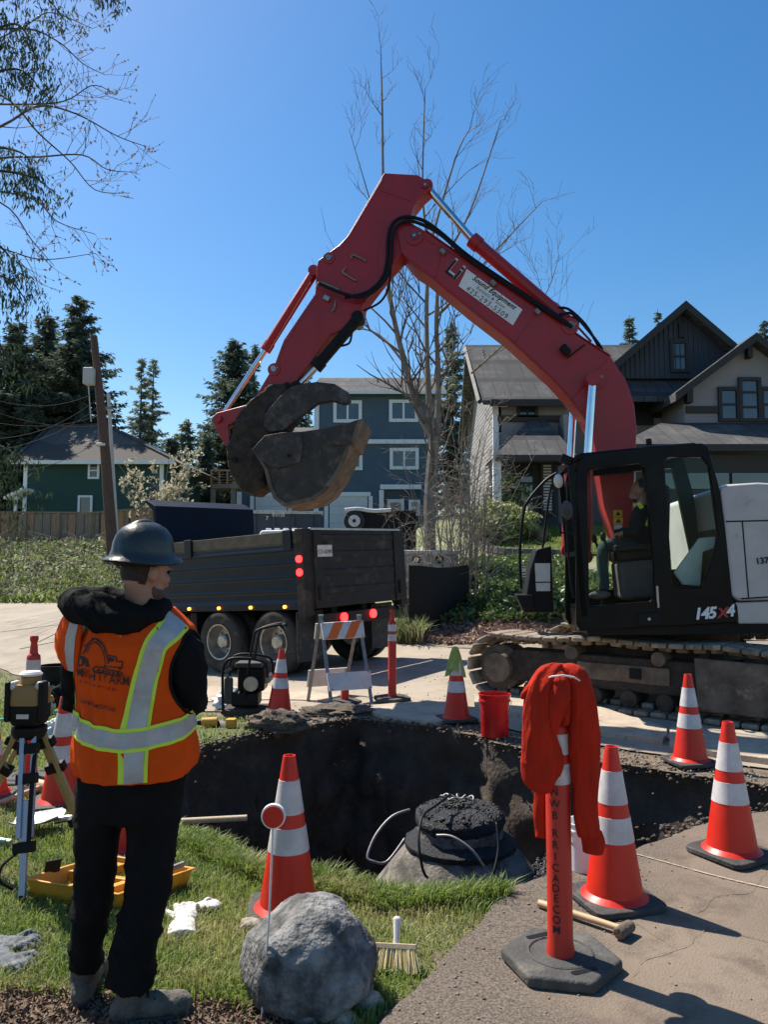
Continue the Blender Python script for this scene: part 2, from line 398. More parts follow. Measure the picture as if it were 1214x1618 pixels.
for nm in ('shingle', 'shingle_tan'):          # courses of shingles
    m = MT[nm]; n = m.node_tree.nodes; l = m.node_tree.links; b = n['Principled BSDF']; base = b.inputs['Base Color'].links[0].from_socket
    tc = n.new('ShaderNodeTexCoord'); mp = n.new('ShaderNodeMapping'); mp.inputs['Rotation'].default_value = (R(60), 0, 0); l.new(tc.outputs['Object'], mp.inputs[0])
    bk_ = n.new('ShaderNodeTexBrick'); bk_.inputs['Scale'].default_value = 1; bk_.inputs['Brick Width'].default_value = .5; bk_.inputs['Row Height'].default_value = .2; bk_.inputs['Mortar Size'].default_value = .025
    bk_.inputs['Color1'].default_value = (.75, .75, .75, 1); bk_.inputs['Color2'].default_value = (1.1, 1.1, 1.1, 1); bk_.inputs['Mortar'].default_value = (.4, .4, .4, 1); l.new(mp.outputs[0], bk_.inputs[0])
    mx = n.new('ShaderNodeMixRGB'); mx.blend_type = 'MULTIPLY'; mx.inputs[0].default_value = .8; l.new(base, mx.inputs[1]); l.new(bk_.outputs[0], mx.inputs[2]); l.new(mx.outputs[0], b.inputs['Base Color'])

# ------------------------------------------------------------------ ground, pit, street, driveway
def inpoly(x, y, poly):
    x = np.asarray(x); y = np.asarray(y); c = np.zeros(x.shape, bool); n = len(poly); j = n - 1
    for i in range(n):
        xi, yi, xj, yj = poly[i][0], poly[i][1], poly[j][0], poly[j][1]
        if yi != yj:
            c ^= ((yi > y) != (yj > y)) & (x < (xj - xi) * (y - yi) / (yj - yi) + xi)
        j = i
    return c
def rough_poly(poly, step=.07, amp=.03, sc=3.0, seed=0):
    out = []
    for i in range(len(poly)):
        a = Vector(poly[i][:2]); b = Vector(poly[(i + 1) % len(poly)][:2]); k = max(1, int((b - a).length / step))
        d = (b - a); nn = Vector((-d.y, d.x)).normalized() if d.length else Vector((0, 0))
        for j in range(k):
            p = a + d * j / k
            o = noise.fractal(Vector((p.x * sc, p.y * sc, seed)), 1, 2, 4) * amp * 1.6
            out.append((p.x + nn.x * o, p.y + nn.y * o))
    return out
def cdt_sheet(poly, pts, zf, holes=()):
    P = [Vector(p) for p in poly]; F = [list(range(len(poly)))]
    for h in holes:
        o = len(P); P += [Vector(q) for q in h]; F.append(list(range(o, o + len(h))))
    if len(pts):
        pts = np.asarray(pts); k = inpoly(pts[:, 0], pts[:, 1], poly)
        for h in holes: k &= ~inpoly(pts[:, 0], pts[:, 1], h)
        P += [Vector(q) for q in pts[k]]
    r_ = delaunay_2d_cdt(P, [], F, 0, 1e-4)
    V, fs = r_[0], r_[2]
    C = np.array([[sum(V[i].x for i in f) / len(f), sum(V[i].y for i in f) / len(f)] for f in fs])
    k = inpoly(C[:, 0], C[:, 1], poly)
    for h in holes: k &= ~inpoly(C[:, 0], C[:, 1], h)
    return [(p.x, p.y, zf(p.x, p.y)) for p in V], [tuple(f) for f, q in zip(fs, k) if q], C[k]
def gridpts(x0, x1, y0, y1, s, jit=.25):
    gx, gy = np.meshgrid(np.arange(x0, x1, s), np.arange(y0, y1, s)); p = np.stack([gx.ravel(), gy.ravel()], 1)
    return p + rng.uniform(-jit * s, jit * s, p.shape)

PIT0 = [(-1.05, 4.62), (-.72, 4.3), (-.36, 4.06), (.04, 3.87), (.62, 3.92), (1.0, 4.18), (1.42, 4.42), (2.03, 4.9), (2.6, 5.12), (5.6, 5.35),
        (5.6, 5.75), (2.95, 5.62), (2.3, 6.1), (1.75, 6.45), (1.25, 6.85), (.6, 7.65), (.1, 8.05), (-.35, 8.3), (-.85, 7.95), (-1.3, 7.6), (-1.66, 6.95), (-1.72, 6.0), (-1.4, 5.1)]
PIT = rough_poly(PIT0, .055, .05, 3.2, 2)
DRIVE0 = [(-1.62, -.2), (-.95, 1.02), (-.42, 1.98), (-.05, 2.66), (.3, 3.3), (.62, 3.88), (1.0, 4.14), (1.42, 4.38), (2.03, 4.86), (2.6, 5.08), (5.6, 5.3), (6.5, 3), (6.5, -.4)]
LAWN = [(-9, 3.02), (-1.9, 3.0), (-1.2, 2.95), (-.62, 2.9), (-.2, 2.78), (-.08, 2.68), (.3, 3.3), (.62, 3.88), (.04, 3.87), (-.36, 4.06), (-.72, 4.3), (-1.05, 4.62), (-1.4, 5.1), (-1.72, 6.0),
        (-1.66, 6.95), (-1.3, 7.6), (-.95, 7.9), (-1.3, 8.3), (-2.1, 9.0), (-4.7, 11.2), (-7.4, 14.6), (-14, 15.2), (-14, 6)]
STREET0 = [(-2.1, 9.15), (-1.2, 8.85), (-.35, 8.6), (.3, 8.42), (.88, 7.98), (1.52, 7.22), (2.55, 6.5), (3.15, 6.1), (5.6, 6.2), (12, 6.4), (14, 9), (9, 12.6), (3, 13.6), (1.3, 14.4), (.5, 15.2),
           (-2, 19), (-6, 21.8), (-35, 26), (-35, 19), (-7.5, 14.8), (-4.7, 11.4)]
STREET = rough_poly(STREET0, .25, .05, 1.5, 5)

def ground_z(x, y): return gz(x, y) - .03
pts = np.concatenate([gridpts(-3.5, 5, 2, 9.5, .16), gridpts(-10, 10, -2, 24, .5), gridpts(-30, 30, -2, 60, 1.5), gridpts(-85, 85, -2, 125, 7)])
v, f, C = cdt_sheet([(-95, -4), (95, -4), (95, 140), (-95, 140)], pts, lambda x, y: gz(x, y), [PIT])
g = mesh_obj('ground', v, f, 'soil', smooth=180); structure(g)
g.data.materials.append(MT['lawn_soil']); g.data.materials.append(MT['bramble'])
k = inpoly(C[:, 0], C[:, 1], LAWN); far = (C[:, 1] > 16) & ~k
g.data.polygons.foreach_set('material_index', np.where(k, 1, np.where(far, 2, 0)).astype('i'))

# pit: near-vertical crumbling earth walls and a floor
def pit_mesh():
    n = len(PIT); cx = sum(p[0] for p in PIT) / n; cy = sum(p[1] for p in PIT) / n
    vs = []; rows = 22; D = 1.75
    for r_ in range(rows):
        t = r_ / (rows - 1); dz = -D * t ** 1.15
        for i, (x, y) in enumerate(PIT):
            a = Vector(PIT[i - 1]); b = Vector(PIT[(i + 1) % n]); d = (b - a).normalized(); nn = Vector((-d.y, d.x))   # inward (ccw polygon)
            q = Vector((x * 2.2, y * 2.2, dz * 3)); big = noise.fractal(q, 1, 2, 3); fine = noise.fractal(q * 5, 1, 2, 4)
            ins = .0 if r_ == 0 else (-.05 * math.sin(min(1, t * 3) * math.pi) + .16 * t + .11 * big * min(1, t * 5) + .022 * fine * min(1, t * 6))
            if r_ == 0: ins = .0
            vs.append((x + nn.x * ins, y + nn.y * ins, gz(x, y) + dz + (.03 * fine if 0 < r_ else 0)))
    fs = [(i * n + j, (i + 1) * n + j, (i + 1) * n + (j + 1) % n, i * n + (j + 1) % n) for i in range(rows - 1) for j in range(n)]
    return vs, fs
v, f = pit_mesh()
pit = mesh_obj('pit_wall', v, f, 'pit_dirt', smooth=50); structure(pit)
v, f, _ = cdt_sheet([(p[0], p[1]) for p in rough_poly([(-2.2, 3.6), (6, 3.6), (6, 8.7), (-2.2, 8.7)], .5, 0)], gridpts(-2, 6, 3.7, 8.6, .12),
                    lambda x, y: -1.62 + .1 * noise.fractal(Vector((x * 2, y * 2, 8)), 1, 2, 4))
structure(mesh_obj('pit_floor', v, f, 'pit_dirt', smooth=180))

# street sheet
v, f, _ = cdt_sheet(STREET, np.concatenate([gridpts(-10, 12, 5, 20, .4), gridpts(-35, 0, 12, 27, 1.2)]), lambda x, y: gz(x, y) + .016)
structure(mesh_obj('street', v, f, 'street', smooth=180))
VERGE = [(.5, 15.2), (1.3, 14.4), (3, 13.6), (9, 12.6), (14, 9), (16, 13), (6, 15.4), (3.4, 15.6), (1.6, 16.2), (.6, 16.8)]
v, f, _ = cdt_sheet(rough_poly(VERGE, .25, .12, 1.5, 9), gridpts(0, 16, 8, 18, .4), lambda x, y: gz(x, y) + .024)
structure(mesh_obj('gravel_path', v, f, 'gravel', smooth=180))
# expansion joints of the concrete street on the left
for a, b in (((30, 1027), (300, 975)), ((60, 1016), (170, 968)), ((0, 1000), (120, 985))):
    A, B_ = gp(*a), gp(*b); d = (B_ - A).normalized(); w = Vector((-d.y, d.x, 0)) * .018
    mb = MB(); N = 24
    P_ = [A.lerp(B_, i / N) for i in range(N + 1)]
    mb.loft([[Vector((p.x - w.x, p.y - w.y, gz(p.x, p.y) + .022)), Vector((p.x + w.x, p.y + w.y, gz(p.x, p.y) + .022))] for p in P_], closed=False)
    structure(mk('street_joint', mb, 'rubber', smooth=0))

# driveway: a slab with a broken edge; gravelly worn asphalt towards the lawn, smooth dusty paving to the right
DR = rough_poly(DRIVE0, .05, .022, 5, 4)
def drz(x, y): return gz(x, y) + .035 + .006 * noise.noise(Vector((x * 2, y * 2, 0)))
v, f, C = cdt_sheet(DR, gridpts(-1.6, 6.5, -.3, 5.4, .12), drz)
nb = len(v); n0 = len(DR)
edge = [(p[0], p[1], gz(p[0], p[1]) - .07) for p in DR]
f = list(f) + [(i, nb + i, nb + (i + 1) % n0, (i + 1) % n0) for i in range(n0)]
d = mesh_obj('driveway', v + edge, f, 'drive', smooth=30); structure(d)
m = MT['drive']; n = m.node_tree.nodes; l = m.node_tree.links; b = n['Principled BSDF']
base = b.inputs['Base Color'].links[0].from_socket
# worn gravelly band along the lawn edge
tc = n.new('ShaderNodeTexCoord'); sp = n.new('ShaderNodeSeparateXYZ'); l.new(tc.outputs['Object'], sp.inputs[0])
def MN(op, a, b_=None, c=None):
    q = n.new('ShaderNodeMath'); q.operation = op
    for i, x in enumerate((a, b_, c)):
        if x is None: continue
        if isinstance(x, (int, float)): q.inputs[i].default_value = x
        else: l.new(x, q.inputs[i])
    return q.outputs[0]
dist = MN('SUBTRACT', MN('MULTIPLY', sp.outputs[0], .88), MN('MULTIPLY', MN('SUBTRACT', sp.outputs[1], 2.76), .475))   # metres right of the lawn edge
nz = n.new('ShaderNodeTexNoise'); nz.inputs['Scale'].default_value = 3; nz.inputs['Detail'].default_value = 7; l.new(tc.outputs['Object'], nz.inputs['Vector'])
mask = MN('ADD', dist, MN('MULTIPLY', MN('SUBTRACT', nz.outputs['Fac'], .5), .9))
mr = n.new('ShaderNodeMapRange'); mr.inputs[1].default_value = .38; mr.inputs[2].default_value = .75; l.new(mask, mr.inputs[0])
n2 = n.new('ShaderNodeTexNoise'); n2.inputs['Scale'].default_value = 95; n2.inputs['Detail'].default_value = 4; n2.inputs['Roughness'].default_value = .75; l.new(tc.outputs['Object'], n2.inputs['Vector'])
cr = n.new('ShaderNodeValToRGB'); l.new(n2.outputs['Fac'], cr.inputs[0])
cr.color_ramp.elements[0].color = (.032, .026, .021, 1); cr.color_ramp.elements[1].color = (.2, .155, .115, 1)
cr.color_ramp.elements[0].position = .36; cr.color_ramp.elements[1].position = .66
mx = n.new('ShaderNodeMixRGB'); l.new(mr.outputs[0], mx.inputs[0]); l.new(cr.outputs[0], mx.inputs[1]); l.new(base, mx.inputs[2]); l.new(mx.outputs[0], b.inputs['Base Color'])

# broken concrete slabs along the far rim of the pit
SL = [([(560, 1122), (700, 1112), (742, 1136), (690, 1148), (612, 1139)], .07, 'broken tan concrete slab overhanging the pit below the folding barricade'),
      ([(748, 1106), (900, 1112), (1056, 1160), (1048, 1180), (905, 1160), (815, 1136), (752, 1124)], .09, 'long pale concrete slab in front of the excavator track behind the red bucket'),
      ([(1060, 1160), (1214, 1168), (1300, 1190), (1290, 1222), (1130, 1200), (1058, 1184)], .09, 'concrete slab at the right edge beside the farthest right cone'),
      ([(300, 1090), (420, 1086), (552, 1104), (556, 1114), (430, 1108), (320, 1112)], .05, 'thin pale concrete slab beside the plate compactor')]
for pl, th, lb in SL:
    W = [gp(*p) for p in pl]; z = sum(p.z for p in W) / len(W) + .03
    W2 = rough_poly([(p.x, p.y) for p in reversed(W)], .09, .016, 4, 3)
    mb = MB(); mb.prism([Vector((x, y, gz(x, y) - .02)) for x, y in W2], (0, 0, th))
    o = tag(mk('concrete_slab', mb, 'slab', smooth=30, bevel=.006), lb, 'slab', 'broken concrete slabs round the pit'); o['kind'] = 'thing'

# ---- grass
def blades(name, poly, n, h0, h1, w, dens, mat='grass', seed=1, z0=0.0, avoid=()):
    rg = np.random.default_rng(seed); P = np.array(poly); x0, y0 = P.min(0); x1, y1 = P.max(0)
    X = []; 
    got = 0
    while got < n:
        x = rg.uniform(x0, x1, 60000); y = rg.uniform(y0, y1, 60000); k = inpoly(x, y, poly)
        x, y = x[k], y[k]; k = rg.random(len(x)) < dens(x, y)
        x, y = x[k], y[k]; X.append(np.stack([x, y], 1)); got += len(x)
    X = np.concatenate(X)[:n]
    Z = np.array([gz(a, b) for a, b in X]) + z0
    cl = np.array([noise.fractal(Vector((a * 2.3, b * 2.3, 4)), 1, 2, 3) for a, b in X])
    h = rg.uniform(h0, h1, n) * (1 + .55 * np.clip(cl, -1, 1)); an = rg.uniform(0, 2 * math.pi, n); be = rg.uniform(.15, 1.0, n) * h
    sc = np.clip(X[:, 1] / 3.6, 1, 3.2); ww = w * sc * rg.uniform(.7, 1.3, n)
    dx, dy = np.cos(an), np.sin(an)
    V = np.zeros((n, 5, 3)); 
    V[:, 0] = np.stack([X[:, 0] - dy * ww, X[:, 1] + dx * ww, Z - .01], 1); V[:, 1] = np.stack([X[:, 0] + dy * ww, X[:, 1] - dx * ww, Z - .01], 1)
    V[:, 2] = np.stack([X[:, 0] + dx * be * .35 + dy * ww * .8, X[:, 1] + dy * be * .35 - dx * ww * .8, Z + h * .62], 1)
    V[:, 3] = np.stack([X[:, 0] + dx * be * .35 - dy * ww * .8, X[:, 1] + dy * be * .35 + dx * ww * .8, Z + h * .62], 1)
    V[:, 4] = np.stack([X[:, 0] + dx * be, X[:, 1] + dy * be, Z + h * (1 - .25 * be / h)], 1)
    b_ = (np.arange(n) * 5)[:, None]
    quads = (b_ + np.array([0, 1, 2, 3])).ravel(); tris = (b_ + np.array([3, 2, 4])).ravel()
    return raw_mesh(name, V.reshape(-1, 3), np.concatenate([quads, tris]), np.concatenate([np.full(n, 4), np.full(n, 3)]), mat)
def raw_mesh(name, V, loops, tot, mat, parent=None):
    me = bpy.data.meshes.new(name); V = np.asarray(V, 'f')
    if parent is not None: V = V - np.array(parent.get('_w', (0, 0, 0)), 'f')
    me.vertices.add(len(V)); me.vertices.foreach_set('co', V.ravel())
    me.loops.add(len(loops)); me.loops.foreach_set('vertex_index', np.asarray(loops, 'i'))
    st = np.concatenate([[0], np.cumsum(tot)[:-1]])
    me.polygons.add(len(tot)); me.polygons.foreach_set('loop_start', st.astype('i')); me.polygons.foreach_set('loop_total', np.asarray(tot, 'i'))
    me.update(calc_edges=True); me.validate()
    o = bpy.data.objects.new(name, me); COL.objects.link(o); me.materials.append(MT[mat] if isinstance(mat, str) else mat)
    if parent is not None: o.parent = parent
    return o
def cards(name, C_, size, mat, parent=None, seed=3, aspect=.55, nrm=None, tilt=1.0, fold=0):
    """many small leaf-shaped faces (pointed six-sided leaves) at the points C_"""
    rg = np.random.default_rng(seed); n = len(C_); C_ = np.asarray(C_, float)
    s = np.asarray(size) if np.ndim(size) else rg.uniform(size * .6, size * 1.4, n)
    a = rg.normal(size=(n, 3)); 
    if nrm is not None: a = a * tilt + np.asarray(nrm)
    a /= np.linalg.norm(a, axis=1, keepdims=True) + 1e-9
    b_ = rg.normal(size=(n, 3)); b_ -= a * (a * b_).sum(1, keepdims=True); b_ /= np.linalg.norm(b_, axis=1, keepdims=True) + 1e-9
    c = np.cross(a, b_); L = b_ * s[:, None]; W = c * (s * aspect)[:, None]; U = a * (s * .15)[:, None]
    V = np.stack([C_ - L, C_ - L * .3 + W * .9 + U, C_ + L * .35 + W * .7 + U, C_ + L, C_ + L * .35 - W * .7 + U, C_ - L * .3 - W * .9 + U], 1).reshape(-1, 3)
    q = (np.arange(n) * 6)[:, None]
    lp = np.concatenate([(q + np.array([0, 1, 2, 3])).ravel(), (q + np.array([0, 3, 4, 5])).ravel()])
    return raw_mesh(name, V, lp, np.full(2 * n, 4), mat, parent)

def dn(x, y):
    f = np.clip((3.5 / np.maximum(y, 3.2)) ** 1.9, 0, 1)
    q = np.array([noise.fractal(Vector((a * 1.1, b * 1.1, 11)), 1, 2, 3) for a, b in zip(x, y)])
    bare = np.clip(.85 + q * .9, .12, 1)
    strip = (y > 6.8) & (x > -2.6)
    return f * np.where(strip, bare * .35, bare) * np.where(x < -3.4 - (y - 3) * .25, .25, 1)
gr = blades('grass', LAWN, 150000, .03, .062, .0021, dn)
stuff(gr, 'short sunlit green lawn grass round the pit', 'grass')
# longer fringe on the near lip of the pit
lip = [(-1.5, 5.0), (-1.05, 4.58), (-.72, 4.27), (-.36, 4.03), (.04, 3.84), (.62, 3.87), (.58, 3.78), (.02, 3.66), (-.42, 3.84), (-.85, 4.15), (-1.2, 4.5)]
stuff(blades('tall_grass', lip, 9000, .06, .11, .0024, lambda x, y: np.ones_like(x) * .9, seed=5), 'longer bright grass fringe on the near lip of the pit', 'grass')
# ---- wood chip mulch at the very front
MULCH = [(-2.6, 2.3), (-2.6, 3.06), (-1.9, 3.05), (-1.2, 3.0), (-.62, 2.94), (-.2, 2.82), (-.12, 2.62), (-.32, 2.3)]
n = 15000; x = rng.uniform(-2.6, -.1, 90000); y = rng.uniform(2.3, 3.08, 90000); k = inpoly(x, y, MULCH); x, y = x[k][:n], y[k][:n]
z = np.array([gz(a, b) for a, b in zip(x, y)]) + rng.uniform(0, .028, len(x))
stuff(cards('mulch', np.stack([x, y, z], 1), .014, 'chips', seed=9, aspect=.32, nrm=np.tile([0, 0, 1.4], (len(x), 1))), 'brown shredded wood chip mulch at the front edge', 'mulch')
# ---- loose crumbs of soil and stones along the rims, and grit on the paving
def crumbs(name, C_, size, mat, seed=4, flat=.7):
    rg = np.random.default_rng(seed); n = len(C_); C_ = np.asarray(C_)
    base = np.array([(1, 0, 0), (-.6, .8, 0), (-.5, -.8, .1), (.1, .2, .9), (.05, -.1, -.8), (.5, .7, .3)])
    s = rg.uniform(.35, 1, n) ** 2 * size
    V = base[None] * rg.uniform(.6, 1.2, (n, 6, 1)) * s[:, None, None]
    a = rg.uniform(0, 6.28, n); ca, sa = np.cos(a), np.sin(a)
    V = np.stack([V[:, :, 0] * ca[:, None] - V[:, :, 1] * sa[:, None], V[:, :, 0] * sa[:, None] + V[:, :, 1] * ca[:, None], V[:, :, 2] * flat], 2) + C_[:, None]
    T = np.array([(0, 5, 3), (5, 1, 3), (1, 2, 3), (2, 0, 3), (5, 0, 4), (1, 5, 4), (2, 1, 4), (0, 2, 4)])
    lp = ((np.arange(n) * 6)[:, None, None] + T[None]).ravel()
    return raw_mesh(name, V.reshape(-1, 3), lp, np.full(n * 8, 3), mat)
P_ = []; far_rim = [p for p in PIT if p[1] > 5.5 or p[0] > 1.2]
for _ in range(2300):
    p = random.choice(far_rim); a = Vector((p[0] + random.gauss(0, .09), p[1] + random.gauss(0, .09)))
    P_.append((a.x, a.y, gz(a.x, a.y) + random.uniform(-.03, .03)))
stuff(crumbs('loose_soil', P_, .03, 'clod'), 'crumbled dry soil and stones along the rim of the pit', 'soil')
P_ = []
for _ in range(2600):
    x, y = random.uniform(-.9, 4), random.uniform(1.9, 5.2)
    dd = .88 * x - .475 * (y - 2.76)
    if dd > .02 and random.random() < (.9 if dd < .6 else .16) and inpoly([x], [y], DRIVE0)[0]: P_.append((x, y, drz(x, y) + .002))
stuff(crumbs('grit', P_, .011, 'gravel', 8), 'small grit scattered over the driveway', 'grit')
P_ = []
for _ in range(420):
    a = random.random(); x = 1.02 + .55 * a + random.gauss(0, .14); y = 4.55 + .45 * a + random.gauss(0, .16)
    P_.append((x, y, -.18 - .55 * max(0, (1.25 + .4 * a - x)) + random.uniform(-.05, .02)))
P_ = []
for _ in range(2600):
    u, w_ = random.random(), random.random()
    x = .72 + .95 * u; y = 4.75 + 1.15 * w_; top = -.12 - .75 * max(0, 1.25 - x) - .35 * (y - 4.7)
    P_.append((x, y, top + random.uniform(-.04, .03)))
stuff(crumbs('black_gravel', P_, .034, 'tar', 6, 1), 'glossy black asphalt rubble heaped beside the manhole', 'gravel')
mb = MB(); N = 14
mb.loft([[Vector((.66 + 1.05 * i / N, 4.65 + 1.3 * j / N, -.17 - .75 * max(0, 1.25 - (.66 + 1.05 * i / N)) - .35 * (1.3 * j / N))) for i in range(N + 1)] for j in range(N + 1)], closed=False)
structure(mk('rubble_bank', mb, 'tar', smooth=180))

P_ = []; n_ = len(PIT)
for _ in range(110):
    i = random.randrange(n_); x, y = PIT[i]
    if y < 5.3: continue
    a = Vector(PIT[i - 1]); b = Vector(PIT[(i + 1) % n_]); d_ = (b - a).normalized(); nn = Vector((-d_.y, d_.x)); t = random.random() ** 1.3
    q = .02 + .16 * t + .05; P_.append((x + nn.x * q, y + nn.y * q, gz(x, y) - .08 - 1.3 * t))
stuff(crumbs('wall_stones', P_, .045, 'clod', 15, .8), 'pale stones sticking out of the dark pit walls', 'stones')
A, B_ = gp(1005, 1362), gp(1230, 1420); w_ = (B_ - A).normalized().cross(Vector((0, 0, 1))) * .006
mb = MB(); N = 40; mb.loft([[Vector((p.x, p.y, drz(p.x, p.y) + .006)) - w_ * k_, Vector((p.x, p.y, drz(p.x, p.y) + .006)) + w_ * k_] for p, k_ in ((A.lerp(B_, i / N), random.uniform(.2, 1.3)) for i in range(N + 1))], closed=False)
structure(mk('chalk_line', mb, 'slab', smooth=0))
for pts in ([(1214, 1500), (1120, 1480), (1080, 1510), (1010, 1540), (985, 1618)], [(1214, 1385), (1190, 1420), (1130, 1432), (1100, 1460)], [(905, 1410), (930, 1460), (1010, 1475), (1060, 1510)]):
    C_ = [gp(*p) for p in pts]; out = []
    for i in range(len(C_) - 1):
        for j in range(14):
            p = C_[i].lerp(C_[i + 1], j / 14); out.append(Vector((p.x + .02 * noise.noise(Vector((p.x * 9, p.y * 9, 1))), p.y + .02 * noise.noise(Vector((p.x * 9, p.y * 9, 7))), 0)))
    mb = MB(); mb.loft([[Vector((p.x, p.y - k_, drz(p.x, p.y) + .0055)), Vector((p.x + k_ * .4, p.y + k_, drz(p.x, p.y) + .0055))] for p in out for k_ in (random.uniform(.0006, .003),)], closed=False)
    structure(mk('driveway_crack', mb, 'soil', smooth=0))

fr_ = np.array(far_rim)[rng.integers(len(far_rim), size=5200)]; q = np.abs(rng.normal(0, .22, 5200))[:, None]
A_ = fr_ + np.array([.6, .75]) * q + rng.normal(0, .08, (5200, 2)); A_ = A_[~inpoly(A_[:, 0], A_[:, 1], PIT)]
P_ = [(x, y, gz(x, y) + random.uniform(0, .022)) for x, y in A_]
stuff(crumbs('rim_gravel', P_, .02, 'gravel', 22, .8), 'dry tan gravel spilled between the pit rim and the street', 'gravel')
A_ = np.stack([rng.uniform(-3, 6, 1500), rng.uniform(6.2, 13.5, 1500)], 1); A_ = A_[inpoly(A_[:, 0], A_[:, 1], STREET0)]
P_ = [(x, y, gz(x, y) + .018) for x, y in A_]
stuff(crumbs('street_grit', P_, .016, 'clod', 23, .8), 'small clods and grit scattered over the street', 'grit')

# ------------------------------------------------------------------ excavator
EX_T = R(4)
C0 = Vector((2.02, 7.9, .97))                               # lower front corner of the cab's near side
fw = Vector((-.993, .118, 0)).normalized(); le = Vector((-fw.y, fw.x, 0)).normalized()   # forward, towards the camera
fw3 = (fw * math.cos(EX_T) - Vector((0, 0, 1)) * math.sin(EX_T)); up3 = (Vector((0, 0, 1)) * math.cos(EX_T) + fw * math.sin(EX_T))
def U(s, l_, h): return C0 - fw3 * s + le * l_ + up3 * h        # s back along the machine, l_ towards the camera, h up
def on_plane(px, py, l_):                                    # bearing -> (s, h) on the vertical machine plane at offset l_
    o = Vector((0, 0, CAM_H)); d = at(px, py, 1.0) - o; p0 = C0 + le * l_
    t = (p0 - o).dot(le) / d.dot(le); q = o + d * t - p0
    return (-q.dot(fw3), q.dot(up3))
def poly_at(pts, l_): return [on_plane(x, y, l_) for x, y in pts]
def plate(mb, sh, l_, th): return mb.prism([U(s, l_, h) for s, h in sh], -le * th)
gex = Vector((3.2, 9.0, gz(3.2, 9.0)))
ex = thing('excavator', 'red and black crawler excavator with its boom raised over the street', 'excavator', gex)
# --- cab
CABW = 1.0
side = poly_at([(917, 997), (911, 985), (911, 745), (915, 728), (927, 717), (1040, 705), (1110, 700), (1120, 706), (1137, 766), (1150, 850), (1160, 950), (1168, 957), (1168, 984)], 0)
door_w = poly_at([(932, 958), (929, 752), (934, 742), (1012, 731), (1020, 738), (1034, 890), (1035, 942), (1028, 950)], 0)
rear_w = poly_at([(1051, 730), (1056, 722), (1110, 722), (1121, 735), (1135, 840), (1136, 850), (1112, 928), (1064, 928)], 0)
fr = lambda s, h: U(s, 0, h)
mb = MB(); mb.holed(side, [door_w, rear_w], -le * .07, fr); cabm = mk('cab', mb, 'black_gloss', ex, bevel=.012)
mb = MB(); plate(mb, poly_at([(932, 958), (929, 752), (934, 742), (1012, 731), (1020, 738), (1034, 890), (1035, 942), (1028, 950)], -.03), -.03, .008); mk('window_pane', mb, 'cab_glass', cabm, smooth=0)
mb = MB(); plate(mb, poly_at([(1051, 730), (1056, 722), (1110, 722), (1121, 735), (1135, 840), (1136, 850), (1112, 928), (1064, 928)], -.03), -.03, .008); mk('window_pane', mb, 'cab_glass_green', cabm, smooth=0)
zs = [h for s, h in side]; top = max(zs)
# far side frame, roof, rear, floor, front
s_front = on_plane(912, 850, 0)[0]; s_rear = on_plane(1150, 850, 0)[0]; h_b = on_plane(917, 997, 0)[1]; h_win = on_plane(932, 958, 0)[1]; h_t = on_plane(927, 717, 0)[1]
h_t2 = on_plane(1110, 700, 0)[1]
mb = MB(); off = -(CABW - .07)
mb.holed([(p[0], p[1]) for p in side], [[(s_front + .1, h_win + .12), (s_front + .1, h_t - .14), (s_rear - .55, h_t - .12), (s_rear - .5, h_win + .12)], [(s_rear - .43, h_win + .3), (s_rear - .47, h_t - .12), (s_rear - .22, h_t - .12), (s_rear - .1, h_win + .3)]], -le * .07, lambda s, h: U(s, off, h))
mk('cab_far_side', mb, 'black_gloss', ex)
mb = MB(); roof = [(s_front + .02, h_t - .1), (s_front + .04, h_t - .02), (s_front + .12, h_t + .015), (s_rear - .5, h_t2 + .02), (s_rear - .2, h_t2 + .015), (s_rear - .17, h_t2 - .05), (s_front + .1, h_t - .06)]
mb.prism([U(s, -.01, h) for s, h in roof], -le * (CABW - .02)); mk('cab_roof', mb, 'black_gloss', ex, bevel=.02)
mb = MB(); mb.prism([U(s, -.075, h) for s, h in ((s_front + .04, h_b + .03), (s_front + .04, h_win - .05), (s_rear + .05, h_win - .05), (s_rear + .05, h_b + .03))], -le * (CABW - .15)); mk('cab_floor', mb, 'mud', ex)
mb = MB()
for l_ in (-.02, -CABW + .06): mb.prism([U(s_front - .02, l_ + .02, h_win - .1), U(s_front - .02, l_ + .02, h_t - .1), U(s_front + .04, l_ + .02, h_t - .1), U(s_front + .04, l_ + .02, h_win - .1)], -le * .05)
for h in (h_win - .06, h_win + .52, h_t - .1): mb.prism([U(s_front - .02, -.06, h), U(s_front - .02, -.06, h + .05), U(s_front + .03, -.06, h + .05), U(s_front + .03, -.06, h)], -le * (CABW - .15))
mk('front_frame', mb, 'black_gloss', ex)
for h0_, h1_, mt_ in ((h_win, h_win + .52, 'cab_glass_green'), (h_win + .57, h_t - .1, 'cab_glass')):
    mb = MB(); mb.prism([U(s_front, -.07, h0_), U(s_front, -.07, h1_), U(s_front + .006, -.07, h1_), U(s_front + .006, -.07, h0_)], -le * (CABW - .17)); mk('windscreen', mb, mt_, ex, smooth=0)
mb = MB(); mb.prism([U(s_rear - .02, -.08, h_b + .05), U(s_rear - .02, -.08, h_win + .7), U(s_rear + .03, -.08, h_win + .7), U(s_rear + .03, -.08, h_b + .05)], -le * (CABW - .16)); mk('cab_back', mb, 'black', ex)
